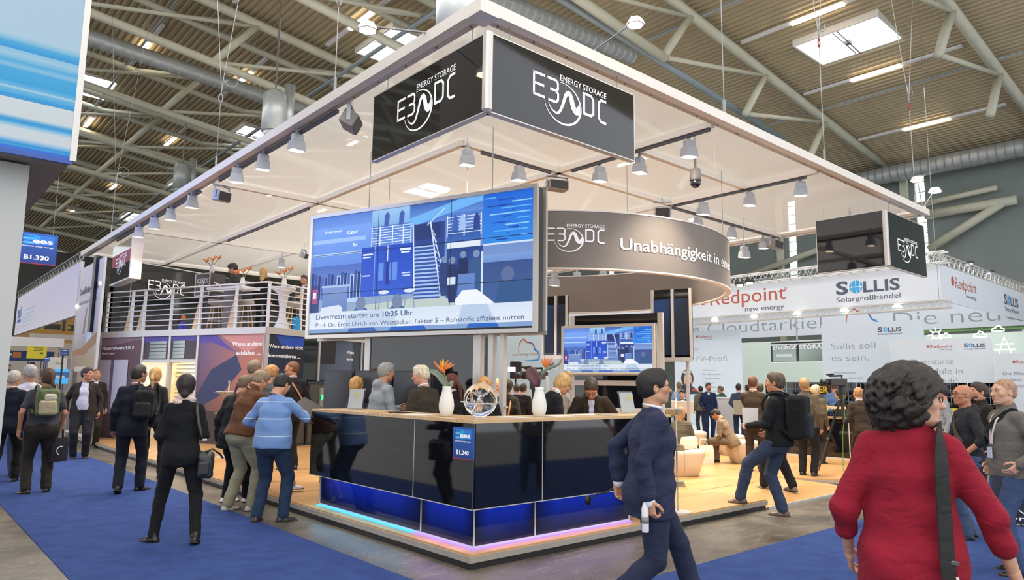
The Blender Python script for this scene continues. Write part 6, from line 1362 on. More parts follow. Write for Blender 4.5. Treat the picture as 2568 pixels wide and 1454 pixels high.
def hand_mesh(curl=.35, h=.0055, grip=False):
    """right hand, fingers towards +y, palm normal -z, thumb on -x side"""
    key = ('hand', curl, h)
    if key in _HC: return _HC[key]
    s = SDF((-.08, -.05, -.11), (.07, .2, .05), h)
    s.rbox((0, .048, 0), (.040, .05, .014), .013, .01); s.cap((0, -.04, 0), (0, .02, 0), .027, .024, .015, u=(1, 0, 0), su=1.15)
    for x, L, y0 in ((-.031, .068, .09), (-.0105, .078, .095), (.010, .073, .093), (.03, .056, .085)):
        p = np.array([x, y0, 0]); a = .15; r = .0092
        for i, f in enumerate((.45, .33, .27)):
            a += curl*(1.3 if i else .9); q = p+np.array([x*.03, math.cos(a), -math.sin(a)])*L*f; s.cap(p, q, r, r*.92, .004); p = q; r *= .92
    p = np.array([-.03, .012, -.006]); a = .75
    for i, (L, r) in enumerate(((.042, .014), (.032, .0115), (.026, .010))):
        q = p+np.array([-math.sin(a), math.cos(a), -.3-.4*curl])*L/ math.sqrt(1+(.3+.4*curl)**2); s.cap(p, q, r, r*.9, .006); p = q; a -= .3+curl*.3
    _HC[key] = s.mesh(); return _HC[key]
def basis(y, z):
    """matrix whose columns are x, y, z axes with y exact and z roughly as given"""
    y = _n(y); x = np.cross(y, z); 
    if np.linalg.norm(x) < 1e-4: x = np.cross(y, [1, .1, 0])
    x = _n(x); return np.stack([x, y, np.cross(x, y)], 1)
def ik(a, t, l1, l2, hint):
    a = np.array(a, float); t = np.array(t, float); d = t-a; L = np.linalg.norm(d); mx = (l1+l2)*.995
    if L > mx: t = a+d/L*mx; d = t-a; L = mx
    e = d/L; x = (l1*l1-l2*l2+L*L)/(2*L); y = math.sqrt(max(l1*l1-x*x, 0)); h = np.array(hint, float); h = h-e*(h@e); h = h/(np.linalg.norm(h)+1e-9)
    return a+e*x+h*y, t
M_eye = mat('eye white', 'e6e2de', .2); M_iris = mat('iris', '3a2a20', .2); M_lip = mat('lips', 'a8625a', .5); M_lens = M_glass; M_rim = mat('glasses rim', '1c1c1e', .3)
def skin(c): return mat('skin '+c, c, .5, noise=.05, nscale=14)
def cloth(c, rough=.85, bump=.25, bs=130, noise=.1):
    new = 'cloth '+c not in _M; m = mat('cloth '+c, c, rough, noise=noise, nscale=10, bump=bump, bscale=bs, sheen=.03, spec=.2)
    if new: folds(m)
    return m
def folds(m, sc=6, st=.4):
    """soft creases of worn cloth on top of the weave"""
    nt = m.node_tree; b = nt.nodes['Principled BSDF']; L = nt.links.new; tc = nt.nodes.new('ShaderNodeTexCoord'); mp = nt.nodes.new('ShaderNodeMapping'); mp.inputs['Rotation'].default_value = (.5, .4, .3); mp.inputs['Scale'].default_value = (1, 1, 1.9)
    L(tc.outputs['Object'], mp.inputs[0]); n = nt.nodes.new('ShaderNodeTexNoise'); n.inputs['Scale'].default_value = sc; n.inputs['Detail'].default_value = 2.5; n.inputs['Distortion'].default_value = .5; L(mp.outputs[0], n.inputs['Vector'])
    a = nt.nodes.new('ShaderNodeMath'); a.operation = 'SUBTRACT'; a.inputs[1].default_value = .5; L(n.outputs['Fac'], a.inputs[0]); c = nt.nodes.new('ShaderNodeMath'); c.operation = 'ABSOLUTE'; L(a.outputs[0], c.inputs[0])
    bp = nt.nodes.new('ShaderNodeBump'); bp.inputs['Strength'].default_value = st; bp.inputs['Distance'].default_value = .05; L(c.outputs[0], bp.inputs['Height'])
    old = b.inputs['Normal'].links
    if old: L(old[0].from_node.outputs[0], bp.inputs['Normal'])
    L(bp.outputs[0], b.inputs['Normal'])
HAIRM = {}
def hairmat(c): return mat('hair '+c, c, .6, noise=.35, nscale=60, bump=.5, bscale=120, stretch=(1, 1, .35))
def person(lab, pos, rz, H=1.75, fem=False, lean=0., side=0., twist=0., pelvis=None, hy=0., hp=0., hroll=0., LA=None, RA=None, LL=None, RL=None, feet=(0, 0), skinc='c08a6c',
           hair=('short', '3a2c22'), top=('suit', '1c2230'), shirt='d8dce6', tie=None, trou='1a1d28', shoe='17130f', belly=0., fat=1., h=None, glasses=False, sleeve=1.0, collar=True,
           hem=None, curl=(.35, .35), hip_yaw=0, palm=(None, None), only=None, group=None, beard=None, z=0., face=True, topmat=None, troumat=None, scarf=None, neckf=0., girth=0., openw=.012, nk=1.):
    """pose is given in the figure's own frame: x to its right, y forward, z up. LA/RA = wrist target from the shoulder (x outward, y, z) plus optional elbow hint; LL/RL = ankle position."""
    D = depth_of(pos); S_ = H/1.75
    if h is None: h = min(.03, max(.0095, D*.0013))
    hd = min(.012, max(.0055, D*.0007))
    t = thing('person', lab, 'person', (pos[0], pos[1], z), rz, group)
    P = np.array(pelvis if pelvis is not None else (0, 0, .93), float)
    up = _n([math.sin(side), math.sin(lean), math.cos(lean)*math.cos(side)])
    hr = np.array([math.cos(hip_yaw), math.sin(hip_yaw), 0.])
    r0 = np.array([math.cos(twist), math.sin(twist), 0.]); rt = _n(r0-up*(r0@up)); fw = np.cross(up, rt)
    sw = (.150 if fem else .172)*(.97+.03*fat)
    chest = P+up*.33; nb = P+up*.515; shz = nb-up*.062
    sL, sR = shz-rt*sw, shz+rt*sw
    def tf(v, o, sg): return o+rt*(v[0]*sg)+fw*v[1]+up*v[2]
    arm = []
    for sg, A, o in ((-1, LA, sL), (1, RA, sR)):
        A = A or ((.07, .03, -.52), (.3, -1, 0)); hint = A[1]
        tgt = tf(A[0], o, sg); hv = rt*hint[0]*sg+fw*hint[1]+up*hint[2]; e, w_ = ik(o, tgt, .29, .255, hv); arm.append((o, e, w_))
    leg = []
    for sg, A in ((-1, LL), (1, RL)):
        A = A if A is not None else (.1, 0, .085); o = P-np.array([0, 0, .03])+hr*sg*.092
        tgt = np.array([abs(A[0])*sg, A[1], A[2]]); kh = A[3] if len(A) > 3 and not np.isscalar(A[3]) else (sg*.12, 1, 0)
        k_, a_ = ik(o, tgt, .435, .43, kh); leg.append((o, k_, a_))
    # head pose
    cy, sy = math.cos(twist*.6+hy), math.sin(twist*.6+hy); f0 = np.array([-sy, cy, 0]); hp_ = hp+lean*.35
    hf = _n(f0*math.cos(hp_)-np.array([0, 0, 1])*math.sin(hp_)); hup0 = _n(f0*math.sin(hp_)+np.array([0, 0, 1])*math.cos(hp_)); hrt = np.cross(hf, hup0)
    hu = _n(hup0+hrt*math.sin(hroll)); hrt = np.cross(hf, hu); HM = np.stack([hrt, hf, hu], 1)
    neckd = _n(up*.6+np.array([0, 0, .4])+f0*(.12+neckf)); hc = nb+neckd*.055*nk+hu*.12*nk+hf*.018
    hs = 1.0 if not fem else .96
    def HT(V): return hc+(V*hs)@HM.T
    sm = skin(skinc); 
    # --- skin body: torso, limbs, neck in one surface + head and hands
    pts = np.array([P, nb, sL, sR]+[q for a in arm for q in a]+[q for a in leg for q in a]); lo = pts.min(0)-.2; hi = pts.max(0)+.2
    hb = max(.016, h*1.25); b = SDF(lo, hi, hb)
    b.cap(P, chest, .085, .09, .03, u=rt, su=1.3); b.cap(chest, shz, .09, .07, .03, u=rt, su=1.3); b.cap(nb-up*.06, nb+neckd*.09, .05, .05, .02)
    for o, e, w_ in arm: b.cap(o, e, .04, .035, .02); b.cap(e, w_, .036, .025 if not fem else .022, .01)
    for o, k_, a_ in leg: b.cap(o, k_, .062, .045, .03); b.cap(k_, a_, .045, .032, .02); b.cap(a_, a_+[0, .05, -.04], .03, .025, .02)
    parts = [(*b.mesh(), 0)]
    hV, hF = head_mesh(fem, hd); parts.append((HT(hV), hF, 0))
    hands = []
    for i, (o, e, w_) in enumerate(arm):
        sg = -1 if i == 0 else 1; d = _n(w_-e); V, F = hand_mesh(curl[i], min(.010, max(.005, hd)))
        V = V.copy(); 
        if sg < 0: V[:, 0] *= -1; F = F[:, ::-1]
        pn = palm[i]; pn = (-rt*sg+fw*.35) if pn is None else (rt*pn[0]*sg+fw*pn[1]+up*pn[2])      # direction the palm faces
        B = basis(d, -np.array(pn)); V2 = w_+V@B.T*(.95 if not fem else .85); parts.append((V2, F, 0)); hands.append((w_, B))
    body = mesh_np('body', [(V*S_, F, m) for V, F, m in parts], [sm], t)
    if face:
        for sg in (-1, 1):
            c = HT(np.array([[sg*.0325, .0775, .012]]))[0]; m = MB(); m.lathe([(.001, -.0085), (.009, -.006), (.0125, 0), (.009, .006), (.001, .0085)], n=12); V = np.concatenate(m.v)+c; o_ = mkobj('eye', V*S_, m.f, M_eye, t, smooth=True)
            c2 = HT(np.array([[sg*.0325, .0893, .011]]))[0]; m = MB().lathe([(.001, 0), (.0055, 0), (.005, .002), (.001, .003)], n=10); V = np.concatenate(m.v)@np.stack([hrt, -hu, hf], 0)+c2; mkobj('iris', V*S_, m.f, M_iris, o_)
            m = MB().tube(HT(np.array([[sg*.016, .092, .034], [sg*.033, .093, .04], [sg*.052, .08, .034]]))*S_, .0042*S_, 6); m.build('eyebrow', hairmat(hair[1]) if hair else M_rim, t)
        MB().tube(HT(np.array([[-.022, .088, -.059], [-.008, .0945, -.058], [.008, .0945, -.058], [.022, .088, -.059]]))*S_, .0048*S_, 6).build('mouth', M_lip, t, smooth=True)
    if hair:
        V, F = hair_mesh(hair[0], max(hd, .006)); mesh_np('hair', [(HT(V)*S_, F, 0)], [hairmat(hair[1])], t)
    if beard:
        s = SDF((-.09, -.02, -.14), (.09, .13, .02), max(hd, .006)); s.ell((0, .035, -.058), (.062, .062, .058), .02); s.ell((0, .07, -.088), (.03, .03, .028), .02); s.ell((0, .075, .0), (.09, .06, .045), .01, 'sub'); s.ell((0, .098, -.058), (.02, .02, .012), .006, 'sub'); s.clip((0, .0, 0), (0, -1, 0)); V, F = s.mesh(); mesh_np('beard', [(HT(V)*S_, F, 0)], [hairmat(beard)], t)
    if glasses:
        m = MB()
        for sg in (-1, 1):
            m.tube(HT(np.array([[sg*.034+.024*math.cos(a), .101, .012+.017*math.sin(a)] for a in np.linspace(0, 2*PI, 14, False)]))*S_, .0018*S_, 5, closed=True)
            m.tube(HT(np.array([[sg*.058, .1, .016], [sg*.078, .07, .015], [sg*.083, -.01, .012]]))*S_, .0018*S_, 5)
        m.tube(HT(np.array([[-.01, .103, .016], [.01, .103, .016]]))*S_, .0018*S_, 5); g = m.build('glasses', M_rim, t)
    # --- trousers
    hl = P+np.array([0, 0, .0]); pts = np.array([P+[0, 0, .15], P-[0, 0, .12]]+[q for a in leg for q in a]); lo = pts.min(0)-.19*fat; hi = pts.max(0)+.19*fat
    s = SDF(lo, hi, h); g_ = fat
    hv = np.cross([0, 0, 1], hr)
    s.cap(P-np.array([0, 0, .0]), P+up*.03, .115*g_, .105*g_, .03, u=hr, su=1.36); s.ell(P-np.array([0, 0, .04])-hv*.035, np.array([.155, .115, .11])*g_, .04, M=np.stack([hr, hv, [0, 0, 1.]], 0).T)
    lt = 1.0 if not fem else .9
    for i, (o, k_, a_) in enumerate(leg):
        s.cap(o, k_, .097*g_*lt, .075*lt, .035, fold=.002, fw=26, ph=i*2+1+rz); s.cap(k_, a_+(k_-a_)*.02+[0, 0, -.01], .075*lt, .066*lt-(0 if not fem else .006), .02, fold=.0035, fw=30, ph=i+rz)
    s.wrinkle(.0022, 24, rz); 
    for (o, k_, a_) in leg: pass
    V, F = s.mesh()
    mesh_np('trousers', [(V*S_, F, 0)], [troumat or cloth(trou)], t)
    # --- shoes
    for i, (o, k_, a_) in enumerate(leg):
        fy = feet[i] if np.isscalar(feet[i]) else feet[i][0]; fp = 0 if np.isscalar(feet[i]) else feet[i][1]
        d = np.array([-math.sin(fy), math.cos(fy), 0]); d = _n(d*math.cos(fp)+np.array([0, 0, -1])*math.sin(fp)); u_ = _n(np.array([0, 0, 1.])-d*d[2]); r_ = np.cross(d, u_)
        c = np.array(a_)-u_*.055; B = np.stack([r_, d, u_], 1); s = SDF((-.07, -.1, -.05), (.07, .22, .1), max(.007, hd))
        s.cap((0, -.045, -.004), (0, .045, -.006), .034, .038, .02, u=(1, 0, 0), su=1.05); s.cap((0, .04, -.010), (0, .14, -.016), .04, .026, .02, u=(1, 0, 0), su=1.2); s.cap((0, -.03, 0), (0, -.01, .06), .036, .042, .02); s.clip((0, 0, -.032), (0, 0, -1)); V, F = s.mesh(); V = c+V@B.T
        s2 = SDF((-.07, -.12, -.06), (.07, .22, .02), max(.007, hd)); s2.cap((0, -.05, -.022), (0, .15, -.022), .036, .036, .01, u=(1, 0, 0), su=1.15); s2.clip((0, 0, -.018), (0, 0, 1)); s2.clip((0, 0, -.033), (0, 0, -1)); V2, F2 = s2.mesh(); V2 = c+V2@B.T
        o_ = mesh_np('shoe', [(V*S_, F, 0), (V2*S_, F2, 1)], [mat('shoe '+shoe, shoe, .35), mat('sole', '2a2622' if shoe not in ('e8e6e4', 'c9ccd0') else 'e8e6e4', .6)], t)
    # --- top garment
    kind, tc = top; infl = dict(suit=.016, coat=.03, sweater=.010, shirt=.006, leather=.022, puffer=.034, hoodie=.018, fleece=.02, blouse=.012)[kind]
    hemz = dict(suit=-.16, coat=-.22, sweater=-.02, shirt=-.02, leather=-.05, puffer=-.08, hoodie=-.07, fleece=-.08, blouse=-.12)[kind] if hem is None else hem
    def torso(s, inf, hz, ph=0, bl=True):
        wa = .118 if fem else .135
        q = [(P+up*min(hz-.14, -.1), (.150+girth*.6)*g_, 1.3), (P+up*.02, (.135+girth)*g_, 1.33), (P+up*.17, (wa-.008+girth)*g_, 1.25), (P+up*.34, .128*g_ if not fem else .118*g_, 1.3), (P+up*.43, .098 if not fem else .09, 1.45)]
        if hz < -.04: s.ell(P-np.array([0, 0, .04])-np.cross([0, 0, 1], hr)*.035, np.array([.155, .115, .12])*fat+inf+.006, .04, M=np.stack([hr, np.cross([0, 0, 1], hr), [0, 0, 1.]], 0).T)
        for (a, ra, sa), (b_, rb, sb) in zip(q[:-1], q[1:]):
            s.cap(a, b_, ra*.86+inf, rb*.86+inf, .03, u=rt, su=(sa+sb)/2)
        s.cap(shz-rt*sw*.8-up*.012, nb-up*.045, .050+inf*.5, .068+inf*.4, .05); s.cap(shz+rt*sw*.8-up*.012, nb-up*.045, .050+inf*.5, .068+inf*.4, .05)
        s.cap(nb-up*.05, nb+up*.01, .07+inf*.3, .056+inf*.2, .035)
        if belly and bl: s.ell(P+up*.14+fw*(.05+belly*.3), (.12+belly, .09+belly, .14), .05)
        if fem: 
            for sg in (-1, 1): s.ell(P+up*.33+fw*.085+rt*sg*.07, (.06, .055, .06), .03)
    def arms(s, inf, L, cut=True):
        for i, (o, e, w_) in enumerate(arm):
            sg = -1 if i == 0 else 1; w2 = e+(w_-e)*min(1, max(0, (L-.5)*2))
            s.cap(o+up*.0-rt*sg*.01, e if L >= .5 else o+(e-o)*L*2, .058+inf*.6 if not fem else .050+inf*.6, .047+inf*.5, .03, fold=.0025, fw=30, ph=i*3+1)
            if L > .5: s.cap(e, w2, .047+inf*.5, (.035 if sleeve > .95 else .042)+inf*.5, .015, fold=.003, fw=48, ph=i*2)
    pts = np.array([P+up*(hemz-.05), nb+up*.06, sL, sR]+[q for a in arm for q in a]+[P+rt*.2, P-rt*.2, P+fw*(.2+belly*1.5), P-fw*.2]); lo = pts.min(0)-.13; hi = pts.max(0)+.13; hi = hi
    s = SDF(lo, hi, h); torso(s, infl, hemz, 0, openw < .05); s.clip(P+up*hemz, -up+fw*0, .012)
    if kind in ('suit', 'coat') and hemz < -.1: s.cap(P+up*(hemz-.06)-fw*.13, P+up*(hemz+.12)-fw*.15, .007, .003, .008, 'sub')     # back vent
    arms(s, infl, sleeve)
    if kind == 'suit' or kind == 'coat':                       # open front showing the shirt
        V0 = nb+fw*.14; vb = P+up*(.16 if kind == 'suit' else .3)+fw*(.19+belly)
        s.cap(nb+fw*.10+up*.03, vb-(up*.3 if openw > .05 else 0), .062, openw, .01, 'sub')
        if open_front: pass
    if kind in ('hoodie',): s.ell(nb-fw*.075-up*.0, (.10, .06, .075), .02); s.cap(nb-rt*.07-up*.01, nb+rt*.07-up*.01, .035, .035, .03)
    if kind in ('puffer', 'leather', 'fleece'): s.cap(nb-up*.01, nb+neckd*.04, .082, .078, .02)
    if kind == 'sweater' or kind == 'blouse' or kind == 'hoodie' : s.cap(nb-up*.03, nb+neckd*.02, .073, .062, .02)
    s.cap(nb-up*.04, hc-hu*.04, .050 if fem else .055, .05 if fem else .056, .004, 'sub')
    if kind == 'puffer':
        zz = s.ax[2][None, None, :]; s.f = (s.f-.008*np.abs(np.sin(zz*62))).astype(np.float32)
    s.wrinkle(.0026 if kind not in ('puffer',) else .001, 20, rz*3+1, (1, 1, 1.3))
    if kind in ('leather', 'coat', 'hoodie', 'suit'): s.wrinkle(.0014, 44, rz)
    V, F = s.mesh(); nm = dict(suit='jacket', coat='coat', sweater='sweater', shirt='shirt', leather='leather_jacket', puffer='padded_jacket', hoodie='hooded_jacket', fleece='jacket', blouse='blouse')[kind]
    tg = mesh_np(nm, [(V*S_, F, 0)], [topmat or cloth(tc)], t)
    # --- shirt below the jacket, collar, tie
    if kind in ('suit', 'coat', 'fleece', 'leather') and shirt:
        s = SDF(lo, hi, h); torso(s, -.008 if openw < .05 else .004, 0); s.clip(P+up*.0, -up, .01); s.clip(P+fw*.0, -fw, .01); s.cap(nb-up*.02, nb+neckd*.05, .064, .06, .015)
        if sleeve >= .9:
            for (o, e, w_) in arm: s.cap(e+(w_-e)*.75, w_+(w_-e)*.03, .037, .037, .004)
        s.cap(nb-up*.06, hc-hu*.04, .052, .05, .004, 'sub'); V, F = s.mesh(); mesh_np('shirt', [(V*S_, F, 0)], [cloth(shirt, .8, .1)], t)
        if collar: MB().tube([(nb+neckd*.045+rt*.062*math.cos(a)+fw*.062*math.sin(a)-up*.012*math.sin(a))*S_ for a in np.linspace(PI*.62, PI*2.38, 16)], [.011*S_]*16, 6).build('collar', cloth(shirt, .8, .1), t, smooth=True)
        if tie:
            c0 = nb+fw*.07-up*.0; MB().tube([(c0)*S_, (nb+fw*.115-up*.1)*S_, (P+up*.2+fw*(.135+belly*1.3))*S_], [.016*S_, .02*S_, .028*S_], 4).build('tie', cloth(tie, .5, .1), t)
        if kind == 'suit' and openw < .05:                     # lapels
            for sg in (-1, 1):
                a_ = nb+rt*sg*.075+fw*.055-up*.01; m_ = nb+rt*sg*.08+fw*.135-up*.17; b_ = P+up*.17+rt*sg*.012+fw*(.145+belly*1.2+girth)
                MB().tube(smooth_poly([a_*S_, m_*S_, b_*S_], 5), np.interp(np.linspace(0, 1, 11), [0, .5, 1], [.014, .02, .008])*S_, 6).build('lapel', topmat or cloth(tc), t, smooth=True)
    if scarf: s = SDF(nb-.2, nb+.2, .01); s.cap(nb-rt*.03+fw*.02, nb+rt*.03+fw*.02, .085, .085, .02); s.cap(nb+up*.03-rt*.02, nb+up*.05+rt*.02, .075, .07, .02); s.cap(nb, hc, .052, .05, .004, 'sub'); s.wrinkle(.006, 40, 1, (.4, .4, 2)); V, F = s.mesh(); mesh_np('scarf', [(V*S_, F, 0)], [cloth(scarf)], t)
    inf = dict(P=P*S_, nb=nb*S_, up=up, rt=rt, fw=fw, sw=sw*S_, hands=[(a*S_, B) for a, B in hands], pos=np.array([pos[0], pos[1], z]), rz=rz, S=S_, hc=hc*S_, HM=HM, arm=arm)
    return t, inf
open_front = False
def W_(inf, v):
    """figure frame -> world"""
    return rotz(v, inf['rz'])[0]+inf['pos']
def backpack(inf, lab, c1, c2, w_=.3, h_=.44, d_=.17, off=.0, top='2', cpk=None, drop=0, side=0, h=.011):
    S = inf['S']; up, rt, fw = inf['up'], inf['rt'], inf['fw']; base = inf['P']+up*(.33-drop)*S-fw*(.15+d_*.45+off)*S+rt*side
    w0 = W_(inf, base); t = thing('backpack', lab, 'bag', w0, inf['rz']); M = np.stack([rt, fw, up], 1)
    s = SDF((-.25, -.2, -.33), (.25, .25, .35), h); s.rbox((0, 0, 0), (w_/2, d_/2, h_/2), .06, .02); s.rbox((0, -.02, h_*.25), (w_*.46, d_*.45, h_*.28), .06, .02); s.wrinkle(.002, 30); V, F = s.mesh(); mesh_np('main_bag', [(V@M.T, F, 0)], [cloth(c1, .6)], t)
    s = SDF((-.25, -.25, -.33), (.25, .25, .35), h); s.rbox((0, -d_*.55, -h_*.17), (w_*.38, d_*.22, h_*.27), .035, .02); V, F = s.mesh(); mesh_np('front_pocket', [(V@M.T, F, 0)], [cloth(c2, .6)], t.children[0] if t.children else t)
    if cpk:
        s = SDF((-.25, -.25, -.33), (.25, .25, .35), h); s.rbox((.02, -d_*.5, h_*.22), (w_*.27, d_*.2, h_*.13), .03, .02); V, F = s.mesh(); mesh_np('upper_pocket', [(V@M.T, F, 0)], [cloth(cpk, .6)], t)
    T = lambda x, y, z: M@np.array([x, y, z])
    MB().tube([T(-.03, .02, h_*.5), T(-.02, .02, h_*.5+.05), T(.02, .02, h_*.5+.05), T(.03, .02, h_*.5)], .008).build('grab_handle', cloth(c1, .6), t)
    for sg in (-1, 1):
        sh = (inf['nb']-inf['P'])@np.stack([rt, fw, up], 1); zs = (.515-.045-.33+drop)*S+.075*S; yb = (.15+d_*.45+off)*S
        p = [T(sg*.09, d_*.3, h_*.42), T(sg*.11, yb-.09, zs+.012), T(sg*.115, yb, zs+.025), T(sg*.12, yb+.10*S, zs-.03), T(sg*.14, yb+.14*S, zs-.14), T(sg*.165, yb+.06*S, -.02), T(sg*.15, d_*.4, -h_*.38)]
        P_ = smooth_poly(p, 5); m = MB()
        m.tube(P_, .017, 6); m.build('shoulder_strap', cloth(c1, .6), t, smooth=True)
    return t
# ------------------------------------------------------------------ the people
def spot(px, ytop, D=None, foot=None, z=0., a=0., k=1.0, dpx=0):
    """where a figure stands, how tall it is and which way it faces (a: 0 away from the camera, + turns to the left)"""
    if foot is not None: p = Z(foot[0], foot[1], z); D = depth_of([p[0], p[1], 1.6])
    else: p = at_depth(px, D, z)
    H = (1.6+(horizon(px)-ytop)*D/FX-z)/k
    d = p-CAM; vd = math.atan2(d[1], d[0]); return dict(pos=(p[0], p[1], z), H=H, rz=vd-PI/2+math.radians(a), z=z)
HANG = ((.07, .03, -.52), (.3, -1, 0)); BENT = ((-.02, .26, -.27), (.5, -.6, -1)); READ = ((-.1, .34, -.2), (.6, -.3, -1)); POCK = ((.06, .05, -.44), (.8, -1, 0)); BACKH = ((-.09, -.16, -.42), (.8, -.6, 0))
def dk_(s): return dict(top=('suit', s), trou=s)
BLK, NAVY, BRN = '1b1c20', '27304a', '2f2822'
who = {}
def add(key, lab, sp, **k): who[key] = person(lab, **sp, **k); return who[key]
# left aisle
add('P7', 'woman in black with pale scarf and dark bun walking away on the blue carpet', spot(455, 937, foot=(438, 1362), a=-4), fem=True, hair=('bun', '241a16'), top=('blouse', '15171a'), hem=-.13, trou='17171a', LL=(.22, .10, .085), RL=(.2, -.14, .1), feet=(.9, (-.15, .3)), LA=((.0, .22, -.24), (.35, -.6, -1)), RA=((.02, .2, -.3), (.3, -1, -.4)), scarf='d9c3bb', skinc='b98a70', shirt=None, fat=1.06, face=False)
add('P5', 'man in a dark suit and sunglasses walking away with a black backpack on one shoulder', spot(340, 915, foot=(318, 1236), a=-8), hair=('short', '2a2420'), **dk_('1b1f2b'), LL=(-.1, -.12, .12), RL=(.13, .16, .085), feet=((0, .35), -.9), hy=-.7, side=.03, glasses=True, skinc='9a6e55', RA=((.05, .12, -.45), (.4, -1, 0)), fat=1.05)
add('P3', 'man in a checked short-sleeved shirt with green and white backpack and long brown hair', spot(118, 922, foot=(90, 1238), a=8), hair=('pony', '4a3528'), top=('shirt', '45464e'), sleeve=.34, trou='302c28', fat=1.26, belly=.04, skinc='b98466', LL=(-.13, 0, .085), RL=(.12, .06, .085), feet=(.5, -.2), RA=((.06, .08, -.5), (.5, -1, 0)), LA=((.1, -.02, -.5), (.6, -1, 0)), hy=.5, shirt=None, beard='4a3528')
add('P1', 'white-haired man in a dark jacket walking at the left picture edge', spot(28, 929, foot=(5, 1212), a=-14), hair=('grey', 'b5ada3'), top=('suit', '1a1e2c'), trou='1e1f22', LL=(-.1, -.25, .12), RL=(.12, .15, .085), hy=-.35, skinc='b58468')
add('P2', 'grey-haired man in a white shirt and jeans behind the man in the dark jacket', spot(58, 914, foot=(50, 1195), a=14), hair=('grey', 'a9a6a2'), top=('shirt', 'c9c8d4'), trou='35405c', skinc='b07a62', shirt=None, fat=1.1, hy=.2)
add('P0', 'dark-haired man mostly cut off by the left picture edge', spot(-8, 935, D=12, a=20), hair=('short', '3a2a22'), top=('suit', '23242a'), trou='26272c', hy=.4)
add('P4', 'stout man in a dark blazer over a pale blue shirt, coming towards the camera', spot(214, 921, foot=(197, 1150), a=176), hair=('short', '2c2420'), top=('suit', '2c2826'), shirt='b4b6cc', trou='22232a', belly=.015, openw=.10, fat=1.25, hy=.95, skinc='b07c60', collar=True, LA=((.1, -.02, -.5), (.7, -1, 0)), RA=((.12, .0, -.5), (.8, -1, 0)))
add('P4b', 'man whose face shows just behind the stout man in the blazer', spot(240, 924, D=17.2, a=185), hair=('crop', '6a4a34'), top=('suit', '2a2624'), trou='2a2624', hy=.2)
add('P6', 'woman with blonde ponytail and head band in dark clothes by the lit glass door', spot(388, 920, D=11.9, z=0, a=-15), fem=True, hair=('longpony', 'b08a58'), top=('blouse', '1c1c22'), trou='1c1c22', shirt=None, hy=-.2, RL=(.16, .1, .085))
add('P8', 'grey-haired man in a dark suit at the back of the group, turned away', spot(632, 902, D=10.9, z=.13, a=-20, k=1.0), hair=('grey', '7b6a56'), top=('suit', '202429'), trou='1c1e22', hy=-.3, lean=.05)
add('P9b', 'person in a black coat and white sneakers beside the leather jacket', spot(572, 945, foot=(572, 1264), a=-40, k=.97), hair=('short', '6b5640'), top=('coat', '16171a'), hem=-.2, trou='131417', shoe='e8e6e4', lean=.22, LL=(-.14, .12, .085), RL=(.1, .25, .085), RA=((.0, .3, -.2), (.5, -.5, -1)), feet=(-.6, -.3), hp=.3, shirt=None, hy=-.2, fat=.95)
add('P9', 'man in a brown leather jacket and khaki trousers leaning over papers', spot(612, 930, foot=(592, 1281), a=-52, k=.965), hair=('grey', '86735c'), top=('leather', '5c3c28'), trou='8f8b74', shoe='b8b4a8', lean=.26, hp=.55, hy=-.15, LL=(-.1, -.05, .085), RL=(.14, .1, .085), LA=READ, RA=READ, fat=1.12, belly=.04, shirt='b9b2a8', skinc='c08a68')
add('P9c', 'sandy-haired person in pale jeans and grey sneakers, half hidden behind the blue sweater', spot(668, 921, D=9.9, z=.13, a=-35, k=.97), hair=('short', 'b9854e'), top=('sweater', '5a5c62'), trou='8f9298', shoe='c9ccd0', lean=.1, LL=(-.1, 0, .085), RL=(.46, .05, .085), feet=(-.3, -.9), glasses=True, hp=.3, shirt=None)
m_stripe = mat('striped knit', '6f92c4', .85, bump=.4, bscale=160, sheen=.2)
_nt = m_stripe.node_tree; _b = _nt.nodes['Principled BSDF']; _tc = _nt.nodes.new('ShaderNodeTexCoord'); _sp = _nt.nodes.new('ShaderNodeSeparateXYZ'); _nt.links.new(_tc.outputs['Object'], _sp.inputs[0])
_m1 = _nt.nodes.new('ShaderNodeMath'); _m1.operation = 'MULTIPLY'; _m1.inputs[1].default_value = 5.1; _nt.links.new(_sp.outputs[2], _m1.inputs[0]); _m2 = _nt.nodes.new('ShaderNodeMath'); _m2.operation = 'FRACT'; _nt.links.new(_m1.outputs[0], _m2.inputs[0])
_m3 = _nt.nodes.new('ShaderNodeMath'); _m3.operation = 'LESS_THAN'; _m3.inputs[1].default_value = .05; _nt.links.new(_m2.outputs[0], _m3.inputs[0]); _mx = _nt.nodes.new('ShaderNodeMixRGB'); _mx.inputs[1].default_value = (*lin('6a8cc0'), 1); _mx.inputs[2].default_value = (*lin('c4d2e6'), 1)
_nt.links.new(_m3.outputs[0], _mx.inputs[0]); _nt.links.new(_mx.outputs[0], _b.inputs['Base Color'])
add('P10', 'man in a light blue sweater with thin white stripes and jeans, holding a folder', spot(692, 937, foot=(672, 1309), a=-28, k=.985), hair=('short', '211c1a'), top=('sweater', '6f92c4'), topmat=m_stripe, trou='27374f', shoe='3a3128', fat=1.2, belly=.05, girth=.02, hem=-.09, lean=.08, hp=.5, hy=-.25, RA=((.02, .40, -.12), (.9, -.3, -.8)), LA=((.04, .2, -.3), (.9, -.6, -.5)), LL=(-.14, -.02, .085), RL=(.15, .06, .085), feet=(.2, -.8), shirt=None)
add('P11', 'tall man in a dark suit with tan shoulder strap and glasses, facing left', spot(737, 905, foot=(722, 1178), z=.13, a=28), hair=('crop', '6e4428'), top=('suit', '1f1f22'), trou='1b1b1f', hy=.8, glasses=True, fat=1.03, skinc='b8805e', RA=((.0, .2, -.35), (.6, -.8, 0)))
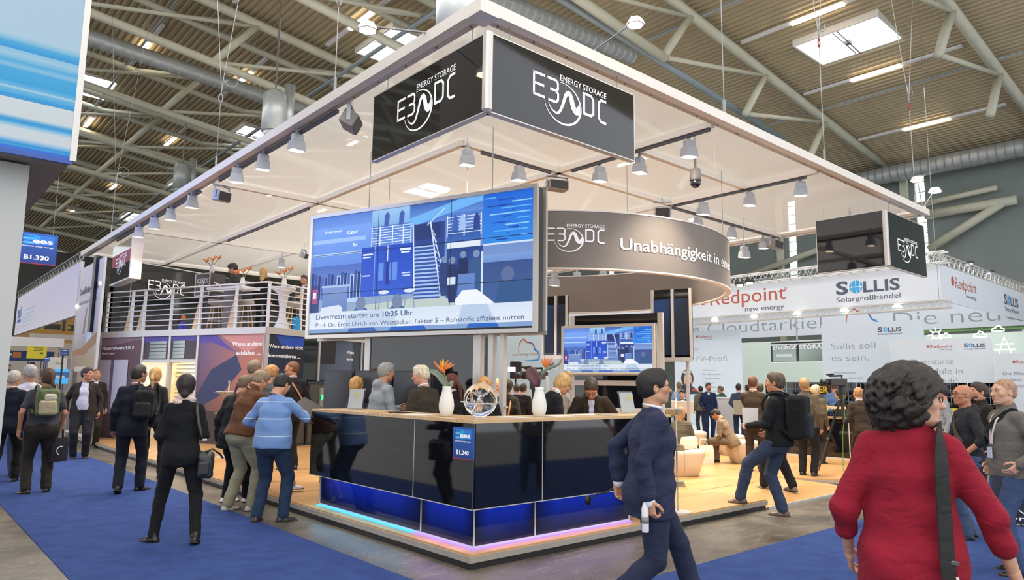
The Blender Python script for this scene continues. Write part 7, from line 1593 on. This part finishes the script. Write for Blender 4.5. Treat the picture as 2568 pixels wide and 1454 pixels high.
# behind and beside the reception counter
add('P12b', 'blonde woman in a checked scarf partly hidden behind the grey hooded jacket', spot(893, 944, D=10.1, z=.13, a=-60), fem=True, hair=('bob', 'b98a4c'), top=('sweater', '3a4258'), trou='202228', shirt=None, scarf='a85a48')
add('P12', 'grey-haired man in a grey hooded jacket behind the left counter arm', spot(948, 912, D=9.4, z=.13, a=-62, k=.985), hair=('grey', '8f8c88'), top=('hoodie', '8a9096'), trou='26282e', shirt=None, lean=.14, hp=.12, fat=1.08, skinc='b88262', LA=READ, RA=((.0, .28, -.3), (.6, -.8, -.5)))
add('P13', 'white-haired man in a dark brown jacket behind the counter, looking left', spot(1070, 921, D=8.8, z=.13, a=42, k=.98), hair=('grey', 'cbbfa8'), top=('suit', '3a342c'), trou='24211e', lean=.1, hy=.5, hp=.15, fat=1.1, skinc='c48c74', LA=BENT, RA=BENT)
add('P14', 'woman with long red brown hair and black jacket left of the glass globe', spot(1140, 934, D=9.3, z=.13, a=30), fem=True, hair=('longpony', '5e2f20'), top=('suit', '1a1b20'), trou='1a1b20', hy=.3, lean=.12)
add('P15', 'blonde receptionist in black looking over the glass globe towards the camera', spot(1214, 944, D=8.3, z=.13, a=178), fem=True, hair=('bun', 'c08a4c'), top=('suit', '17181c'), shirt='d8d4d0', trou='17181c', skinc='d09a80', LA=BENT, RA=BENT)
add('P16', 'light-haired woman just behind the receptionist, face cut by shoulders', spot(1243, 948, D=12.5, z=.13, a=150), fem=True, hair=('bob', 'd0a878'), top=('blouse', '8a8078'), trou='202228', shirt=None)
add('P17', 'woman with dark curly updo and dark coat seen from behind, with tan bag strap', spot(1272, 950, D=10.8, z=.13, a=-12), fem=True, hair=('bun', '2c2018'), top=('coat', '2c2620'), trou='222', shirt=None, hem=-.25) if False else add('P17', 'woman with dark curly updo and dark coat seen from behind, with tan bag strap', spot(1272, 950, D=10.8, z=.13, a=-12), fem=True, hair=('bun', '2c2018'), top=('coat', '2c2620'), trou='202020', shirt=None, hem=-.25)
add('P17b', 'dark-haired man standing in front of the cloud wall, left one of two', spot(1296, 963, D=16.5, z=.13, a=20), hair=('short', '3a2a20'), top=('suit', '26221e'), trou='26221e')
add('P17c', 'dark-haired man standing in front of the cloud wall, right one of two', spot(1312, 962, D=15.5, z=.13, a=-30), hair=('short', '2a201a'), top=('suit', '1e1c1a'), trou='1e1c1a')
add('P18', 'blonde receptionist with hair bun and glasses bending over the counter', spot(1345, 938, D=8.3, z=.13, a=-62, k=.93), fem=True, hair=('topbun', 'b8945c'), top=('suit', '15161a'), shirt='e2dedc', trou='15161a', lean=.5, hp=.5, glasses=True, LA=((.0, .35, -.3), (.7, -.3, -1)), RA=((.02, .32, -.3), (.8, -.3, -1)), skinc='c48c6c', neckf=.3)
add('P18b', 'grey-haired person in a checked shirt far behind the bending receptionist', spot(1413, 962, D=14, z=.13, a=60), hair=('grey', '8a8078'), top=('shirt', '8c8a86'), trou='3a3c44', shirt=None)
add('P19', 'man with glasses in a dark jacket bending down to write at the counter', spot(1485, 962, D=8.75, z=.13, a=178, k=.885), hair=('short', '3a2a1e'), top=('suit', '33291f'), shirt='c4c6dc', trou='2a241e', lean=.5, hp=.75, glasses=True, LA=((.08, .34, -.3), (1, -.2, -.6)), RA=((.02, .36, -.3), (1, -.2, -.6)), fat=1.12, skinc='b07650')
# walking man in front of the counter
add('P20', 'young man with glasses in a navy suit striding past the counter to the right', spot(1628, 925, D=5.05, a=-74, k=.985), hair=('fade', '171413'), top=('suit', '2b3048'), shirt='dfe2ee', trou='2a2f45', shoe='191512', glasses=True, skinc='c09070', hem=-.19, fat=1.22, lean=.03, hy=-.05, hp=-.02, LL=(-.1, .36, .09), RL=(.08, -.34, .17), feet=(0, (0, .6)), RA=((.05, -.07, -.515), (.1, -1, 0)), LA=((.05, -.18, -.45), (.3, -1, 0)), curl=(.5, .8), sleeve=.93, palm=(None, (-.4, .8, 0)), h=.009, pelvis=(0, 0, .90))
# woman in red
add('P35', 'woman in a red blouse with dark curly hair in the right foreground, seen from behind', spot(2262, 900, D=2.95, a=-2, k=1.0), fem=True, nk=.74, hair=('curly', '1e1713'), top=('blouse', '8c1a2e'), hem=-.3, sleeve=.72, trou='1e2026', skinc='cf9f86', fat=1.06, girth=.016, hy=-1.3, glasses=True, LA=((.10, .1, -.48), (.4, -1, 0)), RA=((.2, .10, -.49), (.6, -.9, .1)), shirt=None, h=.008, twist=-.05, side=.03)
# right side of the stand
add('P29', 'man in a black jacket and jeans with a black backpack, one foot on the platform', spot(1950, 935, foot=(1958, 1297), a=72, k=1.0), hair=('short', '4a3c30'), top=('fleece', '16171a'), trou='343f56', shoe='6a5648', hy=.1, lean=-.02, side=0, LL=(.1, .46, .215), RL=(.1, .0, .085), feet=((.1, .1), .2), RA=((.02, .16, -.38), (.6, -1, -.2)), LA=((.0, .3, -.3), (.6, -.8, -.5)), skinc='b8805e', shirt=None, fat=1.08, h=.011)
add('P30', 'man in a pale grey shirt and black trousers behind the backpack man', spot(1980, 934, foot=(1962, 1231), z=.07, a=58), hair=('short', '6a3c26'), top=('shirt', 'b4b6bc'), trou='1a1a1d', shoe='6b5a4a', hy=.2, LL=(-.12, .22, .085), RL=(.12, -.1, .085), feet=(.3, -.3), shirt=None)
add('P31', 'man in an olive brown jacket at the right end of the standing group', spot(2018, 948, D=12.3, z=.13, a=-15), hair=('short', 'a07a50'), top=('fleece', '5c5140'), trou='201e1c', hy=.5, fat=1.1, shirt=None)
add('P31b', 'pale-haired man just right of the olive jacket, only his head showing', spot(2044, 965, D=14.3, z=.13, a=-30), hair=('grey', 'c8b494'), top=('fleece', '5a4c3a'), trou='282420', shirt=None)
add('P28', 'man in a dark brown jacket carrying a grey folder beside the seated man', spot(1888, 944, D=12.8, z=.13, a=-10), hair=('short', '5a3420'), top=('suit', '3c3024'), trou='3a3028', fat=1.12, RA=BENT, LA=BENT)
add('P28b', 'person in grey partly hidden between the brown jacket and the backpack man', spot(1905, 960, D=14.5, z=.13, a=30), hair=('short', '3a2c24'), top=('suit', '4a4640'), trou='3a3834')
seat = dict(pelvis=(0, 0, .5))
add('P27', 'seated man in a beige grey suit bending over the phone in his hands', spot(1832, 1020, D=14.0, z=.13, a=72, k=.74), hair=('short', '2a1e18'), top=('suit', '7d6a55'), trou='6e5d4a', tie='26407c', shirt='dcdce4', lean=.5, hp=.6, LL=(-.1, .46, .085), RL=(.14, .42, .085), LA=((-.06, .36, -.34), (.7, -.5, -1)), RA=((-.06, .34, -.34), (.7, -.5, -1)), skinc='b5794f', pelvis=(0, 0, .53))
add('P21', 'sandy-haired person in an olive padded jacket sitting with the back to us', spot(1702, 1022, D=12.3, z=.13, a=-25, k=.76), hair=('bob', 'b07848'), top=('puffer', '5b5443'), trou='25252a', pelvis=(0, 0, .53), LL=(-.12, .4, .085), RL=(.12, .42, .085), LA=READ, RA=READ, lean=.1, shirt=None, fat=1.1)
add('P22', 'man in a black suit holding up a large white brochure', spot(1712, 976, D=16.5, z=.13, a=165), hair=('short', '1a1614'), top=('suit', '17181c'), shirt='d8dae0', trou='17181c', LA=READ, RA=READ, hp=.2, skinc='b58a6c')
add('P23', 'light brown haired man behind the man with the brochure', spot(1703, 958, D=20.5, z=.2, a=0), hair=('short', '7a6a50'), top=('shirt', '7fa0d0'), trou='2a3a5c', shirt=None)
add('P24', 'bearded man in a navy suit with open collar holding a dark folder', spot(1776, 960, D=19.9, z=.2, a=188), hair=('short', '4a3a2c'), top=('suit', '233257'), shirt='ccd2e2', trou='22304f', beard='5a4433', hy=.3, RL=(.1, .2, .085), RA=((.04, .12, -.42), (.4, -1, 0)))
add('P25', 'dark-haired man in a navy and beige jacket, back turned, left of the green hood', spot(1757, 968, D=21.6, z=.2, a=10), hair=('short', '201c1c'), top=('fleece', '6a6456'), trou='3a3c44', shirt=None)
add('P25b', 'man in a dark jacket with green hood leaning at the white high table', spot(1808, 968, D=21.4, z=.2, a=40), hair=('short', '6a5440'), top=('hoodie', '4a5c50'), trou='2c3444', hy=.5, shirt=None)
add('P26', 'man in a blue grey suit seen from behind, hands folded behind his back', spot(1852, 962, D=19.2, z=.2, a=-4), hair=('short', '2a221e'), top=('suit', '3a4458'), trou='2a3244', LA=BACKH, RA=BACKH, lean=-.02)
add('P26b', 'dark-haired man in jeans right of the man with folded hands', spot(1876, 965, D=19.5, z=.2, a=30), hair=('short', '26201e'), top=('shirt', '4a5468'), trou='34507e', shirt=None)
add('P32', 'man in a blue polo shirt behind the black bar, back turned', spot(2092, 958, D=17.5, z=.2, a=5), hair=('crop', '6a4a36'), top=('shirt', '5f7ca6'), trou='2a3040', sleeve=.35, shirt=None, fat=1.1)
add('P33', 'dark-haired woman sitting sideways at the bar under the tripod', spot(2106, 976, D=15.7, z=.13, a=75), fem=True, hair=('bob', '1e1512'), top=('suit', '2a2622'), trou='222', shirt='d8d4d0') if False else add('P33', 'dark-haired woman standing sideways at the bar behind the tripod', spot(2106, 976, D=16.0, z=0, a=75), fem=True, hair=('bob', '1e1512'), top=('suit', '2a2622'), trou='222222', shirt='d8d4d0')
add('P34', 'balding man in a brown jacket leaning on the bar left of the curly hair', spot(2158, 970, D=12.2, z=.13, a=25), hair=('receding', 'a87850'), top=('suit', '382c22'), trou='2a2420', lean=.15, LA=BENT, RA=BENT)
add('P39', 'dark-haired man in a checked shirt seen past the curly hair', spot(2364, 966, D=12.5, z=0, a=95), hair=('short', '2a1c16'), top=('shirt', '8a8c94'), trou='2c2e36', shirt=None, glasses=True)
add('P39b', 'person in black bending forward between the red blouse and the grey hoodie', spot(2322, 1022, D=8.6, z=0, a=60, k=.9), hair=('short', '1c1a1a'), top=('fleece', '17181b'), trou='1a1b1f', lean=.5, hp=.4, shirt=None)
add('P36', 'bald man with glasses in a dark grey hooded sweatshirt, facing left', spot(2418, 963, D=7.9, z=0, a=112), hair=None, top=('hoodie', '2a2c30'), trou='46536e', hy=.15, glasses=True, skinc='b5795a', sleeve=.62, RA=((-.08, .26, -.2), (.6, -.4, -1)), LA=((.06, .14, -.42), (.8, -1, 0)), shirt=None, LL=(-.1, .12, .085), fat=1.0)
add('P37', 'young man with short dark hair just behind the bald man in the hoodie', spot(2458, 960, D=9.4, z=0, a=115), hair=('fade', '3a2a20'), top=('fleece', '26241f'), trou='22262e', beard='4a3628', hy=.1, shirt=None)
add('P38', 'shaven-headed man in a grey zip jacket with lanyard at the right picture edge', spot(2522, 950, D=6.5, z=0, a=122), hair=('crop', 'a07c64'), top=('fleece', '68645e'), trou='3a4a6a', skinc='c99a7e', shirt='1c1c20', collar=False, LL=(-.16, .12, .085), RL=(.1, -.02, .085), RA=POCK, LA=((.1, .1, -.4), (.8, -1, 0)), fat=1.18, hy=.1, h=.010)
# on the balcony
def up_(px, ytop, w_, a, u, **k):
    p = dpt(u, w_); D = depth_of(p); d = p-CAM; H = 1.6+(horizon(px)-ytop)*D/FX-DZ; return dict(pos=tuple(p), z=DZ, H=H, rz=math.atan2(d[1], d[0])-PI/2+math.radians(a))
def ufor(px, w_):                                          # distance along the balcony seen at this column
    lo, hi = -3., 6.
    for _ in range(40):
        m = (lo+hi)/2; p = dpt(m, w_); v = R.T@(p-CAM); q = CX+FX*v[0]/-v[2]
        if q > px: lo = m
        else: hi = m
    return m
add('U1', 'man in a dark sweater standing at the balcony table, looking down left', up_(583, 657, 1.05, 62, ufor(588, 1.05)), hair=('spiky', '2a2220'), top=('sweater', '3c3a3c'), trou='1e1e22', lean=.12, hp=.45, hy=.3, LA=READ, RA=READ, shirt=None)
add('U2', 'woman with long blonde hair in black on the balcony, seen from behind', up_(650, 668, 1.45, -20, ufor(652, 1.45)), fem=True, hair=('long', 'b8925e'), top=('blouse', '1c1b1e'), trou='1a1a1d', shirt=None)
add('U3', 'person in a grey jacket sitting on the balcony beside the video wall', dict(pos=tuple(dpt(ufor(762, 2.2), 2.2)), z=DZ, H=1.75, rz=2.2), hair=('short', '3a2c24'), top=('suit', '5a5654'), trou='2a2a2e', pelvis=(0, 0, .78), LL=(-.1, .3, .38), RL=(.1, .3, .38), lean=.2, LA=READ, RA=READ)

# ------------------------------------------------------------------ what they carry
i = who['P3'][1]; backpack(i, 'small green and white backpack on the man in the checked shirt', '5f6c48', 'b3a78c', .29, .38, .15, off=.0, cpk='cfc8b4')
i = who['P5'][1]; backpack(i, 'black backpack hanging off the right shoulder of the man in the dark suit', '1e1e22', '26262a', .27, .40, .17, side=.15, drop=.05)
i = who['P29'][1]; backpack(i, 'large black backpack of the man in jeans with one foot up', '17181b', '202227', .33, .54, .22, drop=.05)
def strap(inf, pts, r, m, nm, lab, cat='strap', world=False, flatw=None):
    """strap running over points given in the figure frame as offsets (right, forward, up) from the neck base"""
    P = [inf['nb']+inf['rt']*a*inf['S']+inf['fw']*b*inf['S']+inf['up']*c*inf['S'] for a, b, c in pts]; P = smooth_poly(P, 5)
    V = [W_(inf, p) for p in P]; m_ = MB(); hw = flatw or r*2
    Q = []; 
    for k in range(len(V)):
        tt = _n(V[min(k+1, len(V)-1)]-V[max(k-1, 0)]); out = _n(V[k]-W_(inf, inf['nb']+(P[k]-inf['nb'])@inf['up']*inf['up'])+1e-6); s_ = _n(np.cross(tt, out)); Q += [V[k]+s_*hw/2+out*.004, V[k]-s_*hw/2+out*.004, V[k]-s_*hw/2-out*.002, V[k]+s_*hw/2-out*.002]
    F = [(j*4+a, j*4+(a+1) % 4, j*4+4+(a+1) % 4, j*4+4+a) for j in range(len(V)-1) for a in range(4)]+[(0, 1, 2, 3), tuple(4*(len(V)-1)+x for x in (3, 2, 1, 0))]
    return Q, F
# red woman: wide dark strap and bag
i = who['P35'][1]; t = thing('shoulder_bag', 'dark grey shoulder bag on a wide black strap hanging from the woman in red', 'bag', W_(i, i['nb']-i['up']*.7+i['rt']*.2)); 
Q, F = strap(i, [(.115, .10, -.12), (.115, .03, .0), (.115, -.03, .022), (.117, -.10, -.04), (.12, -.145, -.16), (.125, -.158, -.32), (.13, -.18, -.46), (.135, -.185, -.53)], .01, None, '', '', flatw=.058); mkobj('strap', Q, F, cloth('2a2a2a', .7), t, world=True)
b0 = W_(i, i['nb']+i['rt']*.16-i['fw']*.175-i['up']*.70*i['S']); MB().bevbox(W_(i, i['nb']+i['rt']*.135-i['fw']*.17-i['up']*.47*i['S']), (.064, .012, .018), .004, rz=i['rz']).build('strap_slider', mat('grey buckle', '55565a', .4), t, world=True)
for s_ in (-.018, .018): MB().tube([W_(i, i['nb']+i['rt']*(.14+s_)-i['fw']*.172-i['up']*.52*i['S']), W_(i, i['nb']+i['rt']*(.15+s_)-i['fw']*.195-i['up']*.57*i['S'])], .006, 6).build('ring', M_alu, t, world=True)
s = SDF((-.25, -.12, -.2), (.25, .12, .12), .01); s.rbox((0, 0, -.04), (.2, .07, .13), .05); V, F = s.mesh(); V = rotz(V, i['rz'])+W_(i, i['nb']+i['rt']*.22-i['fw']*.23-i['up']*.64*i['S']); mkobj('bag_body', V, F.tolist(), cloth('54524e', .5), t, world=True, smooth=True)
# handbag of the woman in black
i = who['P7'][1]; c = W_(i, i['nb']+i['rt']*.235-i['fw']*.0-i['up']*.60); t = thing('handbag', 'grey black leather handbag at the right hip of the woman in black', 'bag', c, i['rz'])
s = SDF((-.2, -.2, -.22), (.2, .2, .2), .009); s.rbox((0, 0, -.03), (.075, .135, .125), .04); s.rbox((-.02, 0, .04), (.05, .12, .07), .03); s.wrinkle(.004, 30); V, F = s.mesh(); mesh_np('bag_body', [(V, F, 0)], [mat('dark leather', '26272b', .4, bump=.2)], t)
s = SDF((-.2, -.2, -.22), (.2, .2, .2), .009); s.rbox((-.01, -.13, -.05), (.055, .02, .07), .018); V, F = s.mesh(); mesh_np('pocket', [(V, F, 0)], [mat('dark leather', '26272b')], t)
Q, F = strap(i, [(.13, .1, -.16), (.125, .02, -.01), (.125, -.04, .0), (.135, -.10, -.1), (.17, -.11, -.26), (.22, -.07, -.40)], .01, None, '', '', flatw=.035); mkobj('strap', Q, F, cloth('55504a', .6), t, world=True)
MB().bevbox(W_(i, i['nb']+i['rt']*.213-i['fw']*.085-i['up']*.37), (.05, .012, .02), .003, rz=i['rz']).build('buckle', M_alu, t, world=True)
MB().tube([(-.03, -.08, .09), (.06, -.1, .14), (.13, -.02, .08), (.16, .06, .03)], .01, 6).build('handle', mat('dark leather', '26272b'), t, smooth=True)
# folded dark bag of the man in the checked shirt
i = who['P3'][1]; hnd = W_(i, i['hands'][1][0]); bag(hnd-np.array([0, 0, .47]), i['rz']+.5, .26, .34, .06, mat('dark carrier', '1b1f2c', .35), 'dark carrier bag with white arcs in the hand of the man in the checked shirt', print_=lambda t: MB().tube([(.06*math.cos(a), -.045, .16+.06*math.sin(a)) for a in np.linspace(1, 4.4, 10)], .005, 4).build('printed_arc', M_text, t))
# shoulder straps of other visitors
i = who['P11'][1]; t = thing('shoulder_strap', 'tan leather shoulder strap over the back of the tall man in the dark suit', 'strap', W_(i, i['nb'])); Q, F = strap(i, [(-.08, .08, -.1), (-.075, .0, .01), (-.03, -.12, -.1), (.1, -.15, -.32), (.17, -.1, -.5)], .01, None, '', '', flatw=.025); mkobj('strap', Q, F, mat('tan leather', 'b07a4a', .5), t, world=True)
i = who['P17'][1]; t = thing('shoulder_bag', 'tan leather shoulder bag on the back of the woman with dark updo', 'bag', W_(i, i['nb']-i['up']*.55)); Q, F = strap(i, [(.1, .1, -.12), (.09, .0, .0), (.08, -.14, -.14), (.06, -.18, -.34), (.06, -.18, -.42)], .01, None, '', '', flatw=.03); mkobj('strap', Q, F, mat('tan leather', 'b07a4a', .5), t, world=True)
s = SDF((-.25, -.12, -.2), (.25, .12, .12), .012); s.rbox((0, 0, -.05), (.2, .06, .1), .05); V, F = s.mesh(); V = rotz(V, i['rz'])+W_(i, i['nb']+i['rt']*.02-i['fw']*.23-i['up']*.46); mkobj('bag_body', V, F.tolist(), mat('tan leather', 'b07a4a', .5), t, world=True, smooth=True)
i = who['P36'][1]; t = thing('shoulder_strap', 'olive shoulder strap held by the bald man in the hoodie', 'strap', W_(i, i['nb'])); Q, F = strap(i, [(.11, -.12, -.2), (.1, -.03, .01), (.05, .1, -.06), (-.05, .15, -.22), (-.14, .12, -.36)], .01, None, '', '', flatw=.045); mkobj('strap', Q, F, cloth('4a4434', .7), t, world=True)
i = who['P38'][1]; t = thing('shoulder_strap', 'black shoulder strap across the chest of the shaven-headed man', 'strap', W_(i, i['nb'])); Q, F = strap(i, [(-.1, -.1, -.2), (-.11, .0, .01), (-.04, .13, -.08), (.08, .17, -.2), (.17, .1, -.3)], .01, None, '', '', flatw=.045); mkobj('strap', Q, F, cloth('17181a', .7), t, world=True)
t = thing('lanyard', 'white and red lanyard with badge on the shaven-headed man', 'lanyard', W_(i, i['nb']))
for sg in (-1, 1): Q, F = strap(i, [(sg*.08, .02, .0), (sg*.05, .12, -.06), (sg*.02, .16, -.2), (.01*sg, .165, -.3)], .01, None, '', '', flatw=.016); mkobj('ribbon', Q, F, mat('white ribbon', 'd8c8cc', .6), t, world=True)
MB().bevbox(W_(i, i['nb']+i['fw']*.185-i['up']*.37), (.07, .008, .1), .003, rz=i['rz']).build('badge', mat('badge card', 'b8c4d4', .4), t, world=True)
# carrier bag at the right edge
c = CAM+ray(2545, 1225)*6.3/FX; t = thing('carrier_bag', 'dark blue carrier bag with white ring and lettering at the right picture edge', 'bag', (c[0], c[1], .45)); vdir = math.atan2((c-CAM)[1], (c-CAM)[0])-PI/2
m_ = MB(); m_.add([(rotz([[x*(1+.1*(z < 0))+z*.12, y*(.6+.4*(z < .1)), z]], vdir)[0]) for z in (-.3, .12) for x, y in ((-.17, -.05), (.17, -.05), (.17, .05), (-.17, .05))], [(3, 2, 1, 0), (0, 1, 5, 4), (1, 2, 6, 5), (2, 3, 7, 6), (3, 0, 4, 7)]); V = np.concatenate(m_.v)+np.array([0, 0, c[2]-.45-.02]); mkobj('body', V, m_.f, mat('dark navy carrier', '1b2236', .4), t)
fr = frame(rotz([[-.17, -.056, 0]], vdir)[0]+c+[0, 0, -.32], rotz([[1, 0, 0]], vdir)[0], (0, 0, 1)); text('sonn', fr, .06, .06, .035, M_text, t, W=.24, bold=.01, shear=0, off=.02); MB().tube([fr[0]+fr[1]*(.26+.09*math.cos(a))+fr[2]*(.2+.09*math.sin(a))+fr[3]*.02 for a in np.linspace(1.6, 5.6, 20)], .005, 5).build('printed_ring', M_text, t, world=True)
text('energy storage', fr, .1, .02, .015, M_text, t, W=.2, off=.02)
for x in (-.06, .08): MB().tube([c+rotz([[x, 0, .09]], vdir)[0], c+rotz([[x*.5, 0, .26]], vdir)[0]], .008, 5).build('handle', mat('dark navy carrier'), t, world=True)
# folder of the man in the blue sweater, papers of others
i = who['P10'][1]; w_, B = i['hands'][1]; c = W_(i, w_+i['fw']*.06+i['up']*.05)
t = thing('folder', 'dark open folder held by the man in the striped sweater', 'folder', c, i['rz']); MB().box((-.02, .06, .03), (.32, .02, .24), rx=-1.0, ry=.45).build('cover', mat('black cover', '1d1b1a', .5), t); MB().box((-.02, .05, -.04), (.3, .02, .22), rx=-.9, ry=.45).build('lower_cover', mat('brown cover', '5c3a2a', .5), t)
def held(key, lab, nm, cat, sz, m, hand=1, rx=-.9, rz=0, d=(0, .08, .05), ry=0):
    i = who[key][1]; w_, B = i['hands'][hand]; c = W_(i, w_+i['rt']*d[0]+i['fw']*d[1]+i['up']*d[2]); t = thing(nm, lab, cat, c, i['rz']+rz); MB().box((0, 0, 0), sz, rx=rx, ry=ry).build('sheet', m, t); return t
held('P22', 'large white brochure with dark cover in the hands of the man in black', 'brochure', 'brochure', (.5, .012, .3), M_pap, 1, -.4, .2, (-.15, .1, .06)); held('P9', 'sheet of paper in the hands of the man in the leather jacket', 'paper_sheet', 'paper', (.21, .006, .28), M_pap, 1, -.9)
held('P29', 'folded white paper held by the man with one foot up', 'paper_sheet', 'paper', (.03, .2, .26), M_pap, 0, 0, 0, (.02, -.02, .1)); held('P28', 'grey folder under the arm of the man in the brown jacket', 'folder', 'folder', (.34, .03, .26), mat('grey folder', '6d6658', .6), 0, -.2, .2, (-.02, -.3, .05))
held('P26', 'white leaflet held behind the back of the man in the blue grey suit', 'leaflet', 'paper', (.24, .01, .16), M_pap, 1, .2, 0, (-.1, -.05, -.05)); held('P24', 'dark notebook in the hand of the bearded man', 'notebook', 'notebook', (.03, .18, .26), M_black, 1, 0, 0, (0, .02, .02))
held('P27', 'dark phone in the hands of the seated man', 'phone', 'phone', (.07, .01, .14), M_black, 0, -1.0, 0, (.06, .1, .02)); held('U1', 'sheet of paper in the hands of the man on the balcony', 'paper_sheet', 'paper', (.2, .006, .28), M_pap, 0, -1.0)
i = who['P20'][1]; w_, B = i['hands'][1]; c = W_(i, w_-i['fw']*.03-i['up']*.07); t = thing('spray_bottle', 'white and grey bottle in the hand of the man in the navy suit', 'bottle', c-np.array([0, 0, .1]), i['rz']); MB().lathe([(.02, -.03), (.024, -.02), (.024, .12), (.018, .14), (.012, .16), (.001, .165)], n=16).build('body', M_white, t, smooth=True); MB().lathe([(.025, .03), (.025, .07)], n=16).build('label_band', M_grey2, t, smooth=True)
w0, _ = i['hands'][0]; c = W_(i, w0-i['fw']*.1-i['up']*.08); t = thing('cable_bundle', 'dark cable with plug dangling from the far hand of the man in the navy suit', 'cable', c, i['rz']); MB().tube([(.0, .1, .05), (0, .02, .0), (0, -.06, -.01), (0, -.1, -.05)], .006, 6).build('cable', M_black, t); MB().lathe([(.01, -.03), (.02, -.02), (.022, .03), (.012, .04), (.001, .042)], (0, -.12, -.06), n=10).build('plug', M_black, t, smooth=True)
